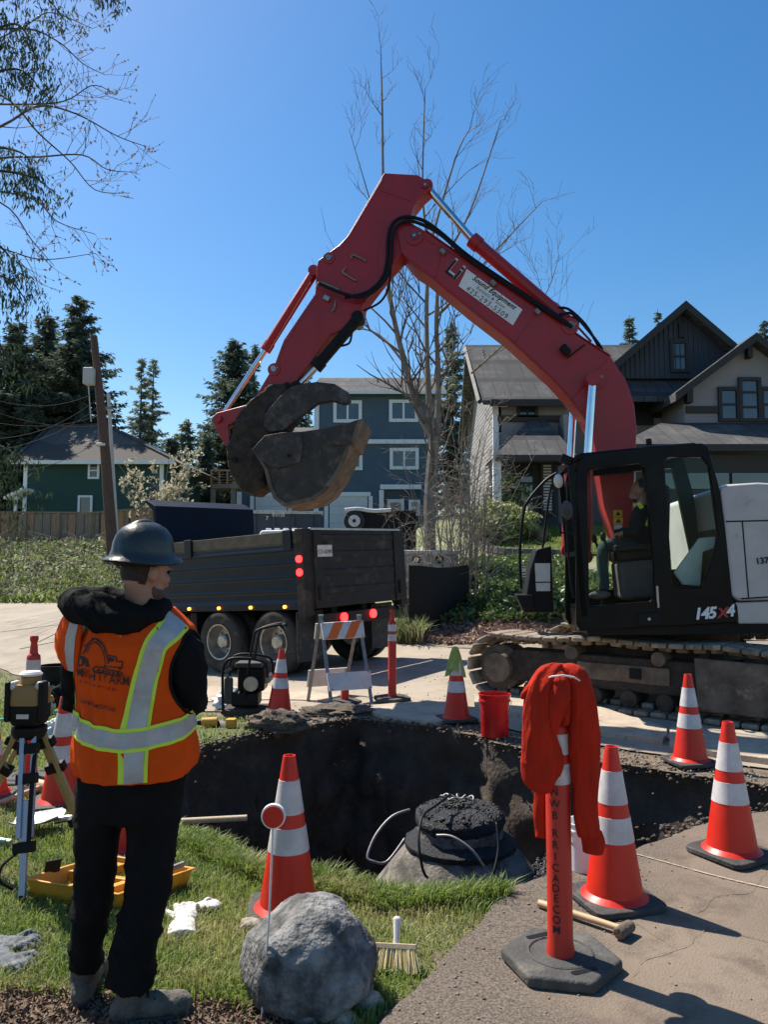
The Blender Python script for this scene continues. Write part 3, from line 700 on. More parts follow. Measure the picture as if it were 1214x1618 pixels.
# chin below the front window with its vent slats
mb = MB(); mb.prism([U(s, -.01, h) for s, h in ((-.0, h_b + .0), (s_front - .03, h_b + .1), (s_front - .03, h_win - .06), (s_front + .05, h_win - .06), (s_front + .05, h_b))], -le * (CABW - .02)); chin = mk('front_panel', mb, 'black_gloss', ex, bevel=.01)
for i in range(5):
    mb = MB(); h = h_win - .14 - i * .025; mb.box(U(s_front - .034, -.2, h), (.012, .2, .008), rot=Matrix((fw3, le, up3)).transposed().to_3x3()); mk('vent_slat', mb, 'galv', chin, smooth=0)
RM = Matrix((-fw3, le, up3)).transposed()
# door seam, handle, latch
mb = MB(); mb.tube([U(*on_plane(1042, 960, .015), .0) if 0 else U(on_plane(1041, 960, .02)[0], .02, on_plane(1041, 960, .02)[1]), U(on_plane(1039, 926, .02)[0], .02, on_plane(1039, 926, .02)[1])], .012, 8); mk('door_handle', mb, 'steel', ex)
mb = MB(); s_, h_ = on_plane(1026, 978, .004); mb.box(U(s_, .006, h_), (.22, .02, .13), rot=RM); lt = mk('latch_plate', mb, 'black', ex, bevel=.01)
mb = MB(); mb.cyl(U(s_, .012, h_), U(s_, .026, h_), .016, n=12); mk('latch_knob', mb, 'steel', lt)
def dec(px, py, s, px2, size, mat, name='decal_text', l_=.006, parent=ex, **k):
    s0, h0 = on_plane(px, py, l_); s1, h1 = on_plane(*px2, l_); d = Vector((s1 - s0, h1 - h0)).normalized()
    ux = U(d.x, 0, d.y) - C0; uy = U(-d.y, 0, d.x) - C0
    return text_on(name, s, U(s0, l_, h0), ux, uy, size, mat, parent, **k)
dec(1114, 970, '145', (1154, 967), .155, 'white', bold=.006, shear=.25, space=.9)
dec(1142, 969, 'X', (1160, 967), .13, 'red_paint', bold=.006, shear=.25)
dec(1154, 966, '4', (1170, 964), .155, 'white', bold=.006, shear=.25)
# --- engine house / counterweight, pale grey, running out of the frame to the right
wh = poly_at([(1140, 772), (1150, 765), (1200, 762), (1330, 770), (1330, 945), (1170, 950), (1158, 942), (1146, 822)], .02)
mb = MB(); plate(mb, wh, .02, 2.3); hs = mk('engine_house', mb, 'grey_paint', ex, bevel=.035, seg=3)
mb = MB(); s_, h_ = on_plane(1172, 886, .025)
for a, b in (((1148, 824), (1330, 820)), ((1174, 824), (1184, 946)), ((1172, 946), (1330, 936))):
    A, B_ = on_plane(*a, .022), on_plane(*b, .022); mb.tube([U(A[0], .022, A[1]), U(B_[0], .022, B_[1])], .007, 4)
mk('panel_seam', mb, 'black', hs)
lw = poly_at([(1162, 952), (1330, 946), (1330, 985), (1168, 986)], .0)
mb = MB(); plate(mb, lw, .0, 2.2); mk('lower_skirt', mb, 'grey_paint', ex, bevel=.02)
dec(1209, 886, '1372', (1240, 883), .085, 'ink', 'fleet_number', l_=.028, bold=.003)
# slewing deck and ring
dk = poly_at([(925, 988), (1330, 972), (1330, 1000), (930, 1004)], -.1)
mb = MB(); plate(mb, dk, -.1, 2.2); mk('deck', mb, 'black', ex)
cen = U(on_plane(1085, 990, -1.2)[0], -1.2, on_plane(1085, 990, -1.2)[1] - .06)
mb = MB(); mb.lathe([(.62, -.26), (.62, -.08), (.56, -.08), (.56, .08)], 28, c=cen); mk('slew_ring', mb, 'mud', ex)
# --- front box with vent, paper notices, handrail, mirror, work lamp
bx = poly_at([(828, 968), (838, 900), (848, 868), (872, 862), (876, 968)], -1.15)
mb = MB(); plate(mb, bx, -1.15, .75); tb = mk('tool_box', mb, 'black', ex, bevel=.02)
mb = MB(); plate(mb, poly_at([(846, 890), (870, 890), (870, 919), (847, 919)], -1.12), -1.12, .01); mk('notice', mb, 'white_dirty', tb, smooth=0)
mb = MB(); plate(mb, poly_at([(847, 921), (870, 921), (870, 934), (848, 934)], -1.12), -1.12, .01); mk('notice', mb, 'white_dirty', tb, smooth=0)
for i in range(5):
    mb = MB(); plate(mb, poly_at([(824, 894 + i * 4), (832, 894 + i * 4), (832, 896 + i * 4), (824, 896 + i * 4)], -1.13), -1.13, .02); mk('vent_slat', mb, 'white_dirty', tb, smooth=0)
mb = MB(); plate(mb, poly_at([(816, 940), (842, 940), (846, 962), (826, 962)], -1.1), -1.1, .5); mk('step', mb, 'black', ex, bevel=.01)
def tube_px(name, pts, l_, r, mat, n=8, parent=ex, smooth_path=True):
    P = [U(*((lambda q: (q[0], (l_[i] if hasattr(l_, '__len__') else l_), q[1]))(on_plane(x, y, l_[i] if hasattr(l_, '__len__') else l_)))) for i, (x, y) in enumerate(pts)]
    if smooth_path and len(P) > 2: P = crom(P, 5)
    mb = MB(); mb.tube(P, r, n); return mk(name, mb, mat, parent)
def crom(P, k=5):
    out = []
    for i in range(len(P) - 1):
        p0, p1, p2, p3 = P[max(i - 1, 0)], P[i], P[i + 1], P[min(i + 2, len(P) - 1)]
        for j in range(k):
            t = j / k; out.append(.5 * ((2 * p1) + (p2 - p0) * t + (2 * p0 - 5 * p1 + 4 * p2 - p3) * t * t + (3 * p1 - p0 - 3 * p2 + p3) * t ** 3))
    out.append(P[-1]); return out
tube_px('handrail', [(824, 930), (822, 870), (828, 810), (836, 790), (862, 760), (880, 748)], -.95, .018, 'black')
tube_px('handrail', [(858, 866), (866, 800), (872, 766)], -.95, .014, 'black')
tube_px('mirror_arm', [(912, 830), (894, 826), (894, 806)], [.0, .02, .06], .01, 'black')
mb = MB(); s_, h_ = on_plane(897, 806, .06); mb.ell(U(s_, .06, h_), (.06, .05, .1), rot=RM); mk('mirror', mb, 'rubber_dusty', ex)
mb = MB(); s_, h_ = on_plane(893, 832, .04); mb.tube([U(s_ - .05, .04, h_ + .04), U(s_ - .05, .04, h_ - .06), U(s_ + .08, .04, h_ - .07), U(s_ + .1, .04, h_ - .0)], .011, 6); mk('mirror_bracket', mb, 'black', ex)
mb = MB(); s_, h_ = on_plane(883, 760, -.1); mb.ell(U(s_, -.1, h_), (.05, .09, .075), rot=RM); mk('work_lamp', mb, 'white_dirty', ex)
mb = MB(); s_, h_ = on_plane(896, 727, -.1); mb.box(U(s_, -.1, h_), (.13, .09, .09), rot=RM @ Matrix.Rotation(.5, 3, 'Y')); mk('work_lamp', mb, 'black', ex, bevel=.01)
mb = MB(); s_, h_ = on_plane(1026, 698, -.2); mb.cyl(U(s_, -.2, h_ - .03), U(s_, -.2, h_ + .03), .03); mk('roof_beacon', mb, 'black', ex)
tube_px('wiper', [(898, 760), (896, 830), (902, 915), (908, 945)], -.3, .01, 'black')
# --- inside the cab: seat, levers, warning stickers
mb = MB(); s_, h_ = on_plane(1005, 915, -.5)
mb.box(U(s_, -.5, h_), (.42, .5, .42), rot=RM); mk('seat_base', mb, 'rubber_dusty', ex, bevel=.06, seg=4)
mb = MB(); mb.box(U(s_ + .02, -.5, h_ + .26), (.5, .5, .14), rot=RM); mk('seat_cushion', mb, 'black', ex, bevel=.05, seg=4)
mb = MB(); mb.box(U(s_ + .3, -.5, h_ + .62), (.14, .5, .72), rot=RM @ Matrix.Rotation(.12, 3, 'Y')); mk('seat_back', mb, 'black', ex, bevel=.06, seg=4)
mb = MB(); mb.box(U(s_ - .05, -.2, h_ + .34), (.4, .1, .07), rot=RM); mk('armrest', mb, 'black', ex, bevel=.02)
for lo_ in (-.2, -.78):
    mb = MB(); mb.tube([U(s_ - .3, lo_, h_ + .3), U(s_ - .34, lo_, h_ + .44)], .014, 6); mb.ell(U(s_ - .35, lo_, h_ + .47), (.03, .03, .05), rot=RM); mk('joystick', mb, 'black', ex)
for lo_ in (-.42, -.58):
    mb = MB(); q = on_plane(958, 935, lo_); mb.tube([U(q[0] - .05, lo_, q[1] - .18), U(q[0] - .04, lo_, q[1] + .22)], .012, 6); mk('travel_lever', mb, 'black', ex)
mb = MB(); q = on_plane(1084, 895, -.2); plate(mb, poly_at([(1066, 905), (1106, 850), (1132, 848), (1130, 866), (1112, 872), (1108, 926), (1080, 924)], -.25), -.25, .04); mk('side_console', mb, 'white_dirty', ex, bevel=.01)
# stickers on the far pillar's glass: two yellow warning squares and a white one
for (x0, y0, x1, y1, mt_) in ((970, 806, 984, 816.5, 'decal_yellow'), (970, 817.5, 985, 828, 'decal_yellow'), (971, 829, 984, 836, 'white_dirty')):
    mb = MB(); plate(mb, poly_at([(x0, y0), (x1, y0), (x1, y1), (x0, y1)], -.84), -.84, .006); dq = mk('warning_sticker', mb, mt_, ex, smooth=0)
    if mt_ == 'decal_yellow':
        a, b = on_plane((x0 + x1) / 2, y0 + 1.5, -.832), on_plane((x0 + x1) / 2, y1 - 2, -.832)
        mb = MB(); w_ = .03; mb.add([U(a[0], -.832, a[1]), U(a[0] - w_, -.832, b[1]), U(a[0] + w_, -.832, b[1])], [(0, 1, 2)]); mk('warning_symbol', mb, 'ink', dq, smooth=0)
# --- boom
LB = -1.12; BW = .42
boom = poly_at([(975, 860), (955, 800), (939, 692), (923, 660), (898, 628), (873, 600), (838, 568), (803, 536), (739, 487), (675, 434), (657, 423), (634, 398), (627, 366), (632, 352), (648, 351),
                (673, 365), (739, 411), (817, 464), (884, 508), (923, 536), (965, 563), (990, 600), (1003, 639), (1007, 678), (1003, 760), (998, 850), (988, 864)], LB)
mb = MB(); plate(mb, boom, LB, BW); bo = mk('boom', mb, 'red_paint', ex, bevel=.012)
mb = MB()
def edge_strip(pts, l_, off, th=.014):
    A = poly_at(pts, l_)
    for i in range(len(A) - 1):
        mb.prism([U(A[i][0], l_ + off, A[i][1]), U(A[i + 1][0], l_ + off, A[i + 1][1]), U(A[i + 1][0], l_ + off, A[i + 1][1] + th), U(A[i][0], l_ + off, A[i][1] + th)], le * .0 - le * (BW + .04))
edge_strip([(673, 365), (739, 411), (817, 464), (884, 508), (923, 536), (965, 563)], LB, .02)
mk('boom_flange', mb, 'red_paint', bo)
def pin(px, py, l_, r, w, mat='steel', parent=ex, name='pin'):
    s_, h_ = on_plane(px, py, l_); mb = MB(); mb.cyl(U(s_, l_ + .03, h_), U(s_, l_ - w - .03, h_), r, n=16); return mk(name, mb, mat, parent)
pin(655, 373, LB, .055, BW, 'red_paint', bo); pin(655, 373, LB + .02, .022, .02, 'steel', bo); pin(902, 515, LB, .05, BW, 'galv', bo); pin(939, 596, LB, .06, BW, 'red_paint', bo)
def plate_px(name, pts, l_, th, mat, parent, bevel=.004):
    mb = MB(); plate(mb, poly_at(pts, l_), l_, th); return mk(name, mb, mat, parent, bevel=bevel)
def boss(px, py, l_, r, parent, mat='red_paint'):
    s_, h_ = on_plane(px, py, l_); mb = MB(); mb.cyl(U(s_, l_ + .016, h_), U(s_, l_ - .01, h_), r, n=24); o_ = mk('pin_boss', mb, mat, parent, bevel=.004)
    mb = MB(); mb.cyl(U(s_, l_ + .03, h_), U(s_, l_, h_), r * .42, n=14); mk('pin_head', mb, 'steel', o_)
    mb = MB(); mb.box(U(s_ + r * .5, l_ + .02, h_ + r * .2), (r * .5, .012, r * .25), rot=RM); mk('pin_retainer', mb, 'galv', o_)
boss(655, 374, LB, .11, bo); boss(902, 516, LB, .1, bo); boss(942, 600, LB, .12, bo)
mb = MB()                                       # weld beads along the lower flange and across the side plate
for pts in ([(640, 404), (675, 431), (739, 483), (803, 532), (838, 564), (873, 596), (898, 624), (923, 656)], [(662, 372), (739, 415), (817, 468), (884, 512)], [(700, 390), (688, 440)], [(850, 490), (815, 540)], [(962, 566), (905, 630)]):
    A = [U(q[0], LB + .002, q[1]) for q in poly_at(pts, LB + .002)]; mb.tube(A, .007, 5)
mk('weld_bead', mb, 'red_paint', bo)['kind'] = 'stuff'
for x, y in ((700, 397), (780, 447), (850, 492)):
    s_, h_ = on_plane(x, y, LB + .05); mb = MB(); mb.box(U(s_, LB + .03, h_), (.05, .07, .07), rot=RM @ Matrix.Rotation(-.65, 3, 'Y')); mk('hose_clamp', mb, 'galv', bo, bevel=.006)
# lettering: worn name, white panel with the rental firm's lines
pan = poly_at([(738, 425), (826, 489), (811, 514), (725, 452)], LB + .016)
mb = MB(); plate(mb, pan, LB + .016, .008); pn = mk('sign_panel', mb, 'white', bo, smooth=0)
for px, py, s, sz, mt_, sh, sp_, bd in ((781, 462.3, 'Sound Equipment', .085, 'ink', .3, 1.06, .002), (775.8, 469.8, 'Rentals & Sales', .056, 'ink_grey', 0, 1.2, 0), (770, 478, '425-293-5309', .092, 'ink_grey', 0, 1.2, 0)):
    dec(px, py, s, (px + 88, py + 64), sz, mt_, 'sign_text', l_=LB + .0195, parent=pn, shear=sh, space=sp_, bold=bd)
dec(718, 427, 'Li', (798, 488), .28, 'ink', 'worn_letter', l_=LB + .004, parent=bo, bold=.004)
dec(720, 425, 'Li', (800, 486), .28, 'white_dirty', 'worn_letter_outline', l_=LB + .003, parent=bo, bold=.007)
mb = MB(); s_, h_ = on_plane(894, 553, LB + .07); mb.box(U(s_, LB + .07, h_), (.08, .1, .13), rot=RM @ Matrix.Rotation(-.6, 3, 'Y')); mk('boom_light', mb, 'black', bo, bevel=.015)
tube_px('light_cable', [(897, 566), (908, 557), (925, 544)], LB + .03, .008, 'black', parent=bo)
# lift cylinders (chrome rods in front of the boom and on its far side)
def ram(pa, pb, pc, l_, r1, r2, mb_mat='red_paint'):
    A, B_, C_ = [U(q[0], l_, q[1]) for q in poly_at([pa, pb, pc], l_)]
    mb = MB(); mb.cyl(A, B_, r1, n=18); d_ = (B_ - A).normalized(); mb.cyl(B_ - d_ * .1, B_ + d_ * .02, r1 * 1.2, n=18); c = mk('cylinder', mb, mb_mat, ex)
    mb = MB(); mb.cyl(B_, C_, r2, n=18); mk('rod', mb, 'chrome', c)
    mb = MB(); mb.cyl(C_ + le * .07, C_ - le * .07, r2 * 1.7, n=14); mk('rod_eye', mb, mb_mat, c)
    mb = MB(); mb.cyl(A + le * .08, A - le * .08, r1 * 1.1, n=14); mk('rod_eye', mb, mb_mat, c)
ram((925, 880), (929, 728), (937, 600), LB + .16, .072, .048)
ram((897, 870), (901, 735), (907, 640), LB - BW - .16, .072, .048)
# arm cylinder above the boom
ram((903, 514), (748, 380), (675, 296), LB - .18, .082, .046)
tube_px('hose', [(884, 497), (905, 496), (930, 522), (950, 548), (953, 560)], LB - .05, .017, 'black', parent=ex)
tube_px('hose', [(876, 488), (898, 488), (925, 512), (943, 541), (948, 552)], LB - .12, .017, 'black', parent=ex)
tube_px('hose', [(868, 478), (880, 480), (905, 507), (935, 540)], LB - .2, .014, 'red_paint', parent=ex)
tube_px('hose', [(900, 513), (870, 492), (810, 452), (740, 404), (695, 366), (668, 348), (640, 343), (622, 352), (614, 372), (612, 410), (604, 440), (580, 462), (545, 470)], LB + .03, .024, 'black')
tube_px('hose', [(905, 517), (872, 496), (812, 456), (742, 410), (698, 372), (668, 355), (644, 349), (628, 357), (620, 376), (618, 415), (606, 446), (575, 469), (540, 463), (505, 448)], LB + .05, .022, 'black')
tube_px('hose', [(618, 420), (614, 455), (600, 478), (574, 491)], LB + .06, .014, 'black')
tube_px('hose', [(556, 527), (552, 542), (538, 547)], LB + .05, .014, 'black')
# --- stick (arm)
LS = -1.2; SW = .3
stick = poly_at([(607, 273), (660, 276), (677, 286), (681, 296), (668, 308), (654, 326), (649, 345), (646, 372), (626, 411), (607, 438), (574, 481), (572, 502), (548, 516), (520, 531), (469, 601), (440, 636), (415, 640), (403, 627), (434, 575), (448, 537), (498, 464),
                 (500, 423), (503, 411), (534, 388), (548, 374)], LS)
mb = MB(); plate(mb, stick, LS, SW); st = mk('stick', mb, 'red_paint', ex, bevel=.012)
pin(672, 293, LS, .045, SW, 'red_paint', st); pin(672, 293, LS + .02, .018, .02, 'steel', st); pin(519, 407, LS, .03, SW, 'steel', st); pin(432, 582, LS, .03, SW, 'steel', st); pin(562, 503, LS, .05, SW, 'galv', st)
mb = MB(); plate(mb, poly_at([(618, 350), (652, 352), (650, 385), (628, 410), (600, 440), (598, 400)], LS + .04), LS + .04, SW + .08); mk('knuckle_plate', mb, 'red_paint', st, bevel=.02)
for pts in ([(555, 409), (558, 403), (575, 410), (578, 413)], [(546, 423), (542, 430), (550, 436), (563, 444)], [(500, 455), (506, 446), (532, 456), (534, 459)], [(530, 475), (528, 488), (524, 492)]):
    tube_px('pipe', pts, LS + .025, .012, 'galv', parent=st)
mb = MB(); s_, h_ = on_plane(516, 471, LS + .05); mb.box(U(s_, LS + .04, h_), (.08, .05, .06), rot=RM @ Matrix.Rotation(.6, 3, 'Y')); mk('valve', mb, 'steel', st, bevel=.006)
boss(520, 408, LS, .075, st); boss(433, 584, LS, .08, st); boss(640, 372, LS + .04, .09, st)
mb = MB()
for pts in ([(604, 284), (552, 372), (536, 390)], [(500, 468), (452, 538), (438, 576)], [(640, 395), (604, 436), (576, 478)], [(560, 512), (522, 528), (474, 594)], [(600, 300), (650, 318)]):
    A = [U(q[0], LS + .002, q[1]) for q in poly_at(pts, LS + .002)]; mb.tube(A, .007, 5)
mk('weld_bead', mb, 'red_paint', st)['kind'] = 'stuff'
plate_px('doubler_plate', [(560, 455), (598, 424), (606, 436), (574, 478), (558, 480)], LS + .014, .02, 'red_paint', st)
ram((497, 430), (420, 552), (352, 656), LS + .0 - SW / 2, .062, .036)
mb = MB()
for a, b in (((486, 440), (418, 548)), ((492, 446), (426, 556))):
    A, B_ = on_plane(*a, LS), on_plane(*b, LS); mb.tube([U(A[0], LS + .01, A[1]), U(B_[0], LS + .01, B_[1])], .012, 6)
mk('pipe', mb, 'red_paint', st)
ram((566, 503), (500, 580), (470, 612), LS + .02 - SW / 2 + .1, .07, .04, 'black')
# --- linkage, coupler, thumb, bucket
mb = MB(); plate(mb, poly_at([(334, 660), (342, 652), (402, 636), (412, 646), (360, 672), (364, 708), (354, 702), (338, 672)], LS + .04), LS + .04, .09)
plate(mb, poly_at([(334, 660), (342, 652), (402, 636), (412, 646), (360, 672), (364, 708), (354, 702), (338, 672)], LS - SW - .02), LS - SW - .02, .09); lk = mk('link', mb, 'red_paint', ex, bevel=.012)
pin(344, 662, LS + .06, .05, SW + .12, 'red_paint', lk)
mb = MB(); plate(mb, poly_at([(372, 655), (392, 632), (430, 606), (456, 604), (470, 612), (468, 640), (446, 690), (420, 700), (418, 750), (421, 768), (398, 782), (379, 775), (366, 757), (358, 733), (358, 708), (366, 680)], LS + .06), LS + .06, SW + .12)
cp = remesh(mk('coupler', mb, 'mud', ex, bevel=.03, seg=3), .022, 1, lambda p: .028 * noise.fractal(p * 6, 1, 2, 4) + .012 * noise.noise(p * 30))
for x, y in ((425, 652), (454, 609), (371, 726)): pin(x, y, LS + .08, .035, SW + .16, 'black', cp)
for l_ in (LS + .15, LS - SW - .05):
    mb = MB(); plate(mb, poly_at([(418, 654), (440, 628), (458, 611), (480, 606), (500, 603), (528, 606), (551, 620), (554, 634), (546, 639), (524, 633), (502, 637), (475, 658), (448, 680), (426, 682), (416, 672)], l_), l_, .1); mk('thumb', mb, 'bucket_steel', ex, bevel=.012)
LK = -.92; KW = .82
near = [(398, 710), (420, 690), (446, 684), (476, 682), (512, 677), (554, 667), (567, 663), (552, 705), (546, 722), (532, 752), (515, 776), (495, 791), (466, 797), (448, 800), (433, 788), (424, 768), (418, 742), (410, 728)]
mb = MB(); sh = poly_at(near, LK); plate(mb, sh, LK, .05); bk = mk('bucket', mb, 'bucket_steel', ex, bevel=.008)
mb = MB(); plate(mb, sh, LK - KW + .05, .05); mk('far_side_plate', mb, 'bucket_steel', bk, bevel=.008)
mb = MB(); arc = poly_at([(567, 663), (552, 705), (546, 722), (532, 752), (515, 776), (495, 791), (466, 797), (448, 800), (433, 788), (424, 768), (418, 742), (410, 728), (398, 710)], LK)
cxs = sum(p[0] for p in arc) / len(arc); cys = sum(p[1] for p in arc) / len(arc)
ring = []
for s_, h_ in arc:
    d_ = Vector((cxs - s_, cys - h_)).normalized() * .045
    ring.append([U(s_, LK + .015, h_), U(s_, LK - KW - .015, h_), U(s_ + d_.x, LK - KW - .015, h_ + d_.y), U(s_ + d_.x, LK + .015, h_ + d_.y)])
mb.loft(ring); mk('bucket_shell', mb, 'steel_rust', bk, smooth=50)
mb = MB(); plate(mb, poly_at([(398, 710), (418, 688), (446, 683), (476, 682), (478, 708), (474, 730), (440, 740), (420, 734)], LK + .025), LK + .025, .03); mk('bucket_ear', mb, 'bucket_steel', bk, bevel=.008)
mb = MB(); plate(mb, poly_at([(505, 682), (550, 668), (566, 663), (554, 703), (512, 703)], LK + .02), LK + .02, .03); mk('side_cutter', mb, 'bucket_steel', bk, bevel=.006)
pin(457, 720, LK + .03, .02, .05, 'black', bk)
mb = MB(); A = on_plane(566, 664, LK); B_ = on_plane(553, 703, LK); mb.prism([U(A[0], LK + .02, A[1]), U(A[0] + .05, LK + .02, A[1] + .01), U(B_[0] + .04, LK + .02, B_[1]), U(B_[0], LK + .02, B_[1])], -le * (KW + .04)); mk('cutting_edge', mb, 'steel_rust', bk)
# --- tracks: frame, rollers, idler, sprocket and separate shoes
T0 = gp(742, 1104); T1 = gp(1222, 1164)
td = (T1 - T0).normalized(); tn = Vector((td.y, -td.x, 0)).normalized()       # along the track (towards the right), towards the camera
if tn.y > 0: tn = -tn
tu = tn.cross(td); tu = tu if tu.z > 0 else -tu
TL = 3.75; TR = .335; SHW = .6
shoe_mb = MB(); pw = .165
shoe_mb.box((0, 0, .008), (pw * .96, SHW, .055)); shoe_mb.box((0, 0, -.045), (pw * .8, .2, .06))
tmpl = mk('track_shoe', shoe_mb, 'track_steel', None, smooth=35, bevel=.02, seg=2); tmesh = tmpl.data
def track(origin, nshoe_side, name, lbl=None):
    fr_ = bpy.data.objects.new(name, None); COL.objects.link(fr_); fr_.parent = ex; fr_['_w'] = tuple(gex)
    def W(a, b, c): return origin + td * a + tn * b + tu * c
    # path: top run sags between the carrier rollers
    Lh = TL - 2 * TR; per = 2 * Lh + 2 * math.pi * TR; ns = int(per / .172)
    for i in range(ns):
        d_ = per * i / ns
        def pos(d_):
            d_ %= per
            if d_ < Lh:
                t = d_ / Lh; return (TR + d_, 2 * TR + .05 * math.sin(t * math.pi) * .6 - .03 * abs(math.sin(t * 2.5 * math.pi)) + .02)
            d_ -= Lh
            if d_ < math.pi * TR: a = d_ / TR; return (TL - TR + TR * math.sin(a), TR + TR * math.cos(a))
            d_ -= math.pi * TR
            if d_ < Lh: return (TL - TR - d_, 0)
            d_ -= Lh; a = d_ / TR; return (TR - TR * math.sin(a), TR - TR * math.cos(a))
        p, q = pos(d_), pos(d_ + .03); tg = Vector((q[0] - p[0], q[1] - p[1])).normalized()
        o = tmpl if (i == 0 and name == 'track' and lbl) else tmpl.copy()
        if o is not tmpl: COL.objects.link(o)
        o.parent = fr_
        X = td * tg.x + tu * tg.y; Z = -td * tg.y + tu * tg.x
        mt_ = Matrix((X, Z.cross(X), Z)).transposed().to_4x4(); mt_.translation = W(p[0], 0, p[1] + .02) - gex
        o.matrix_local = mt_
    mb = MB(); hw = .16
    mb.prism([W(.45, hw, .2), W(.35, hw, .42), W(.55, hw, .56), W(TL - .6, hw, .56), W(TL - .4, hw, .42), W(TL - .5, hw, .2)], -tn * 2 * hw); tf = mk('track_frame', mb, 'mud', fr_, bevel=.02)
    mb = MB(); mb.prism([W(TL - 1.15, hw + .13, .1), W(TL - 1.18, hw + .13, .62), W(TL - .3, hw + .13, .6), W(TL - .28, hw + .13, .1)], -tn * .05); mk('guard_plate', mb, 'steel_rust', fr_, bevel=.02)
    for a, nm in ((TR, 'idler'), (TL - TR, 'sprocket')):
        mb = MB(); mb.cyl(W(a, .14, TR), W(a, -.14, TR), TR - .07, n=24); mb.cyl(W(a, .24, TR), W(a, -.24, TR), .17, n=20); mk(nm, mb, 'steel_rust', fr_)
    for a in np.linspace(.75, TL - .75, 7):
        mb = MB(); mb.cyl(W(a, .2, .13), W(a, -.2, .13), .09, n=14); mk('roller', mb, 'mud', fr_)
    for a in (1.25, 2.2):
        mb = MB(); mb.cyl(W(a, .22, 2 * TR - .1), W(a, -.2, 2 * TR - .1), .075, n=14); mk('carrier_roller', mb, 'steel_rust', fr_)
    mb = MB(); mb.prism([W(1.3, hw + .02, .3), W(1.3, hw + .02, .48), W(2.3, hw + .02, .48), W(2.3, hw + .02, .3)], -tn * .03); mk('frame_plate', mb, 'steel_rust', fr_, bevel=.008)
    mb = MB(); mb.box(W(1.95, hw + .03, .4), (.12, .02, .11), rot=Matrix((td, tn, tu)).transposed().to_3x3()); mk('frame_slot', mb, 'black', fr_)
    return fr_
nor = T0 + tu * .05 - tn * .3
track(nor, 40, 'track', True); track(nor - tn * 2.0, 40, 'track')
mb = MB(); q = nor - tn * 1.0 + td * TL * .5 + tu * .55
mb.box(q, (1.3, 1.9, .3), rot=Matrix((td, tn, tu)).transposed().to_3x3()); mk('car_body', mb, 'mud', ex, bevel=.05)

# ------------------------------------------------------------------ dump truck
TO = Vector((-.35, 12.58, 0)); TO.z = gz(TO.x, TO.y) + .02
nrm = Vector((-.055, 0, 1)).normalized(); tf = Vector((-.8, .6, 0)); tf = (tf - nrm * tf.dot(nrm)).normalized(); tl = nrm.cross(tf).normalized()
def T(x, y, z): return TO + tf * x + tl * y + nrm * z
TRM = Matrix((tf, tl, nrm)).transposed()
dt = thing('dump_truck', 'dark blue dump truck with its grey tailgate towards the pit', 'truck', TO)
def tbox(mb, x0, x1, y0, y1, z0, z1):
    return mb.box(T((x0 + x1) / 2, (y0 + y1) / 2, (z0 + z1) / 2), (abs(x1 - x0), abs(y1 - y0), abs(z1 - z0)), rot=TRM)
BL, HW, ZB, ZT = 3.6, 1.24, 1.02, 2.02
mb = MB(); tbox(mb, .12, BL, HW - .05, HW, ZB + .12, ZT); sd = mk('bed_side', mb, 'navy_paint', dt, bevel=.01)
for z in (1.3, 1.52, 1.74, 1.93):
    mb = MB(); mb.prism([T(.15, HW - .005, z - .05), T(.15, HW + .014, z - .02), T(.15, HW + .014, z + .02), T(.15, HW - .005, z + .05)], tf * (BL - .2)); mk('side_rib', mb, 'navy_paint', sd, bevel=.008)
mb = MB(); mb.prism([T(.1, HW - .01, ZB), T(.1, HW + .05, ZB), T(.1, HW + .05, ZB + .1), T(.1, HW - .01, ZB + .17)], tf * (BL - .05)); mk('side_rail', mb, 'navy_paint', sd, bevel=.01)
mb = MB(); tbox(mb, .15, BL, HW - .07, HW - .02, ZT + .003, ZT + .2); sb = mk('side_board', mb, 'bed_tan', dt, bevel=.005)
for x in (.25, 2.6): 
    mb = MB(); tbox(mb, x, x + .18, HW - .019, HW + .03, ZT - .1, ZT + .22); mk('board_pocket', mb, 'navy_paint', sb, bevel=.01)
mb = MB(); tbox(mb, .12, BL, -HW, -HW + .05, ZB, ZT + .2); mk('bed_side', mb, 'navy_paint', dt)
mb = MB(); tbox(mb, .1, BL, -HW + .06, HW - .06, ZB, ZB + .1); mk('bed_floor', mb, 'bed_grey', dt)
for y in (HW - .02, -HW + .02):
    mb = MB(); tbox(mb, -.04, .13, y - .09, y + .09, ZB - .1, ZT + .22); cpst = mk('corner_post', mb, 'bed_grey', dt, bevel=.012)
for i, z in enumerate((1.58, 1.78)):
    mb = MB(); mb.cyl(T(.045, HW + .07, z), T(.045, HW + .1, z), .055, n=18); mk('tail_lamp', mb, 'lamp_red', dt)
# tailgate with ribs, plate, latches
mb = MB(); tbox(mb, -.05, -.005, -HW + .1, HW - .1, ZB, ZT + .19); tg = mk('tailgate', mb, 'bed_grey', dt, bevel=.008)
for z in (1.28, 1.56, 1.84, 2.1):
    mb = MB(); mb.prism([T(-.048, -HW + .3, z - .06), T(-.066, -HW + .3, z - .035), T(-.066, -HW + .3, z + .035), T(-.048, -HW + .3, z + .06)], tl * (2 * HW - .6)); mk('gate_rib', mb, 'bed_grey', tg, bevel=.01)
for y in (-HW + .2, HW - .22):
    mb = MB(); tbox(mb, -.08, -.048, y - .09, y + .09, ZB + .01, ZT + .18); mk('gate_stile', mb, 'bed_grey', tg, bevel=.012)
    mb = MB(); tbox(mb, -.13, -.08, y - .05, y + .03, ZB + .12, ZB + .34); mk('gate_latch', mb, 'bed_grey', tg, bevel=.01)
mb = MB(); tbox(mb, -.07, -.02, -HW + .08, HW - .08, ZT + .192, ZT + .225); mk('gate_cap', mb, 'rim', tg, bevel=.005)
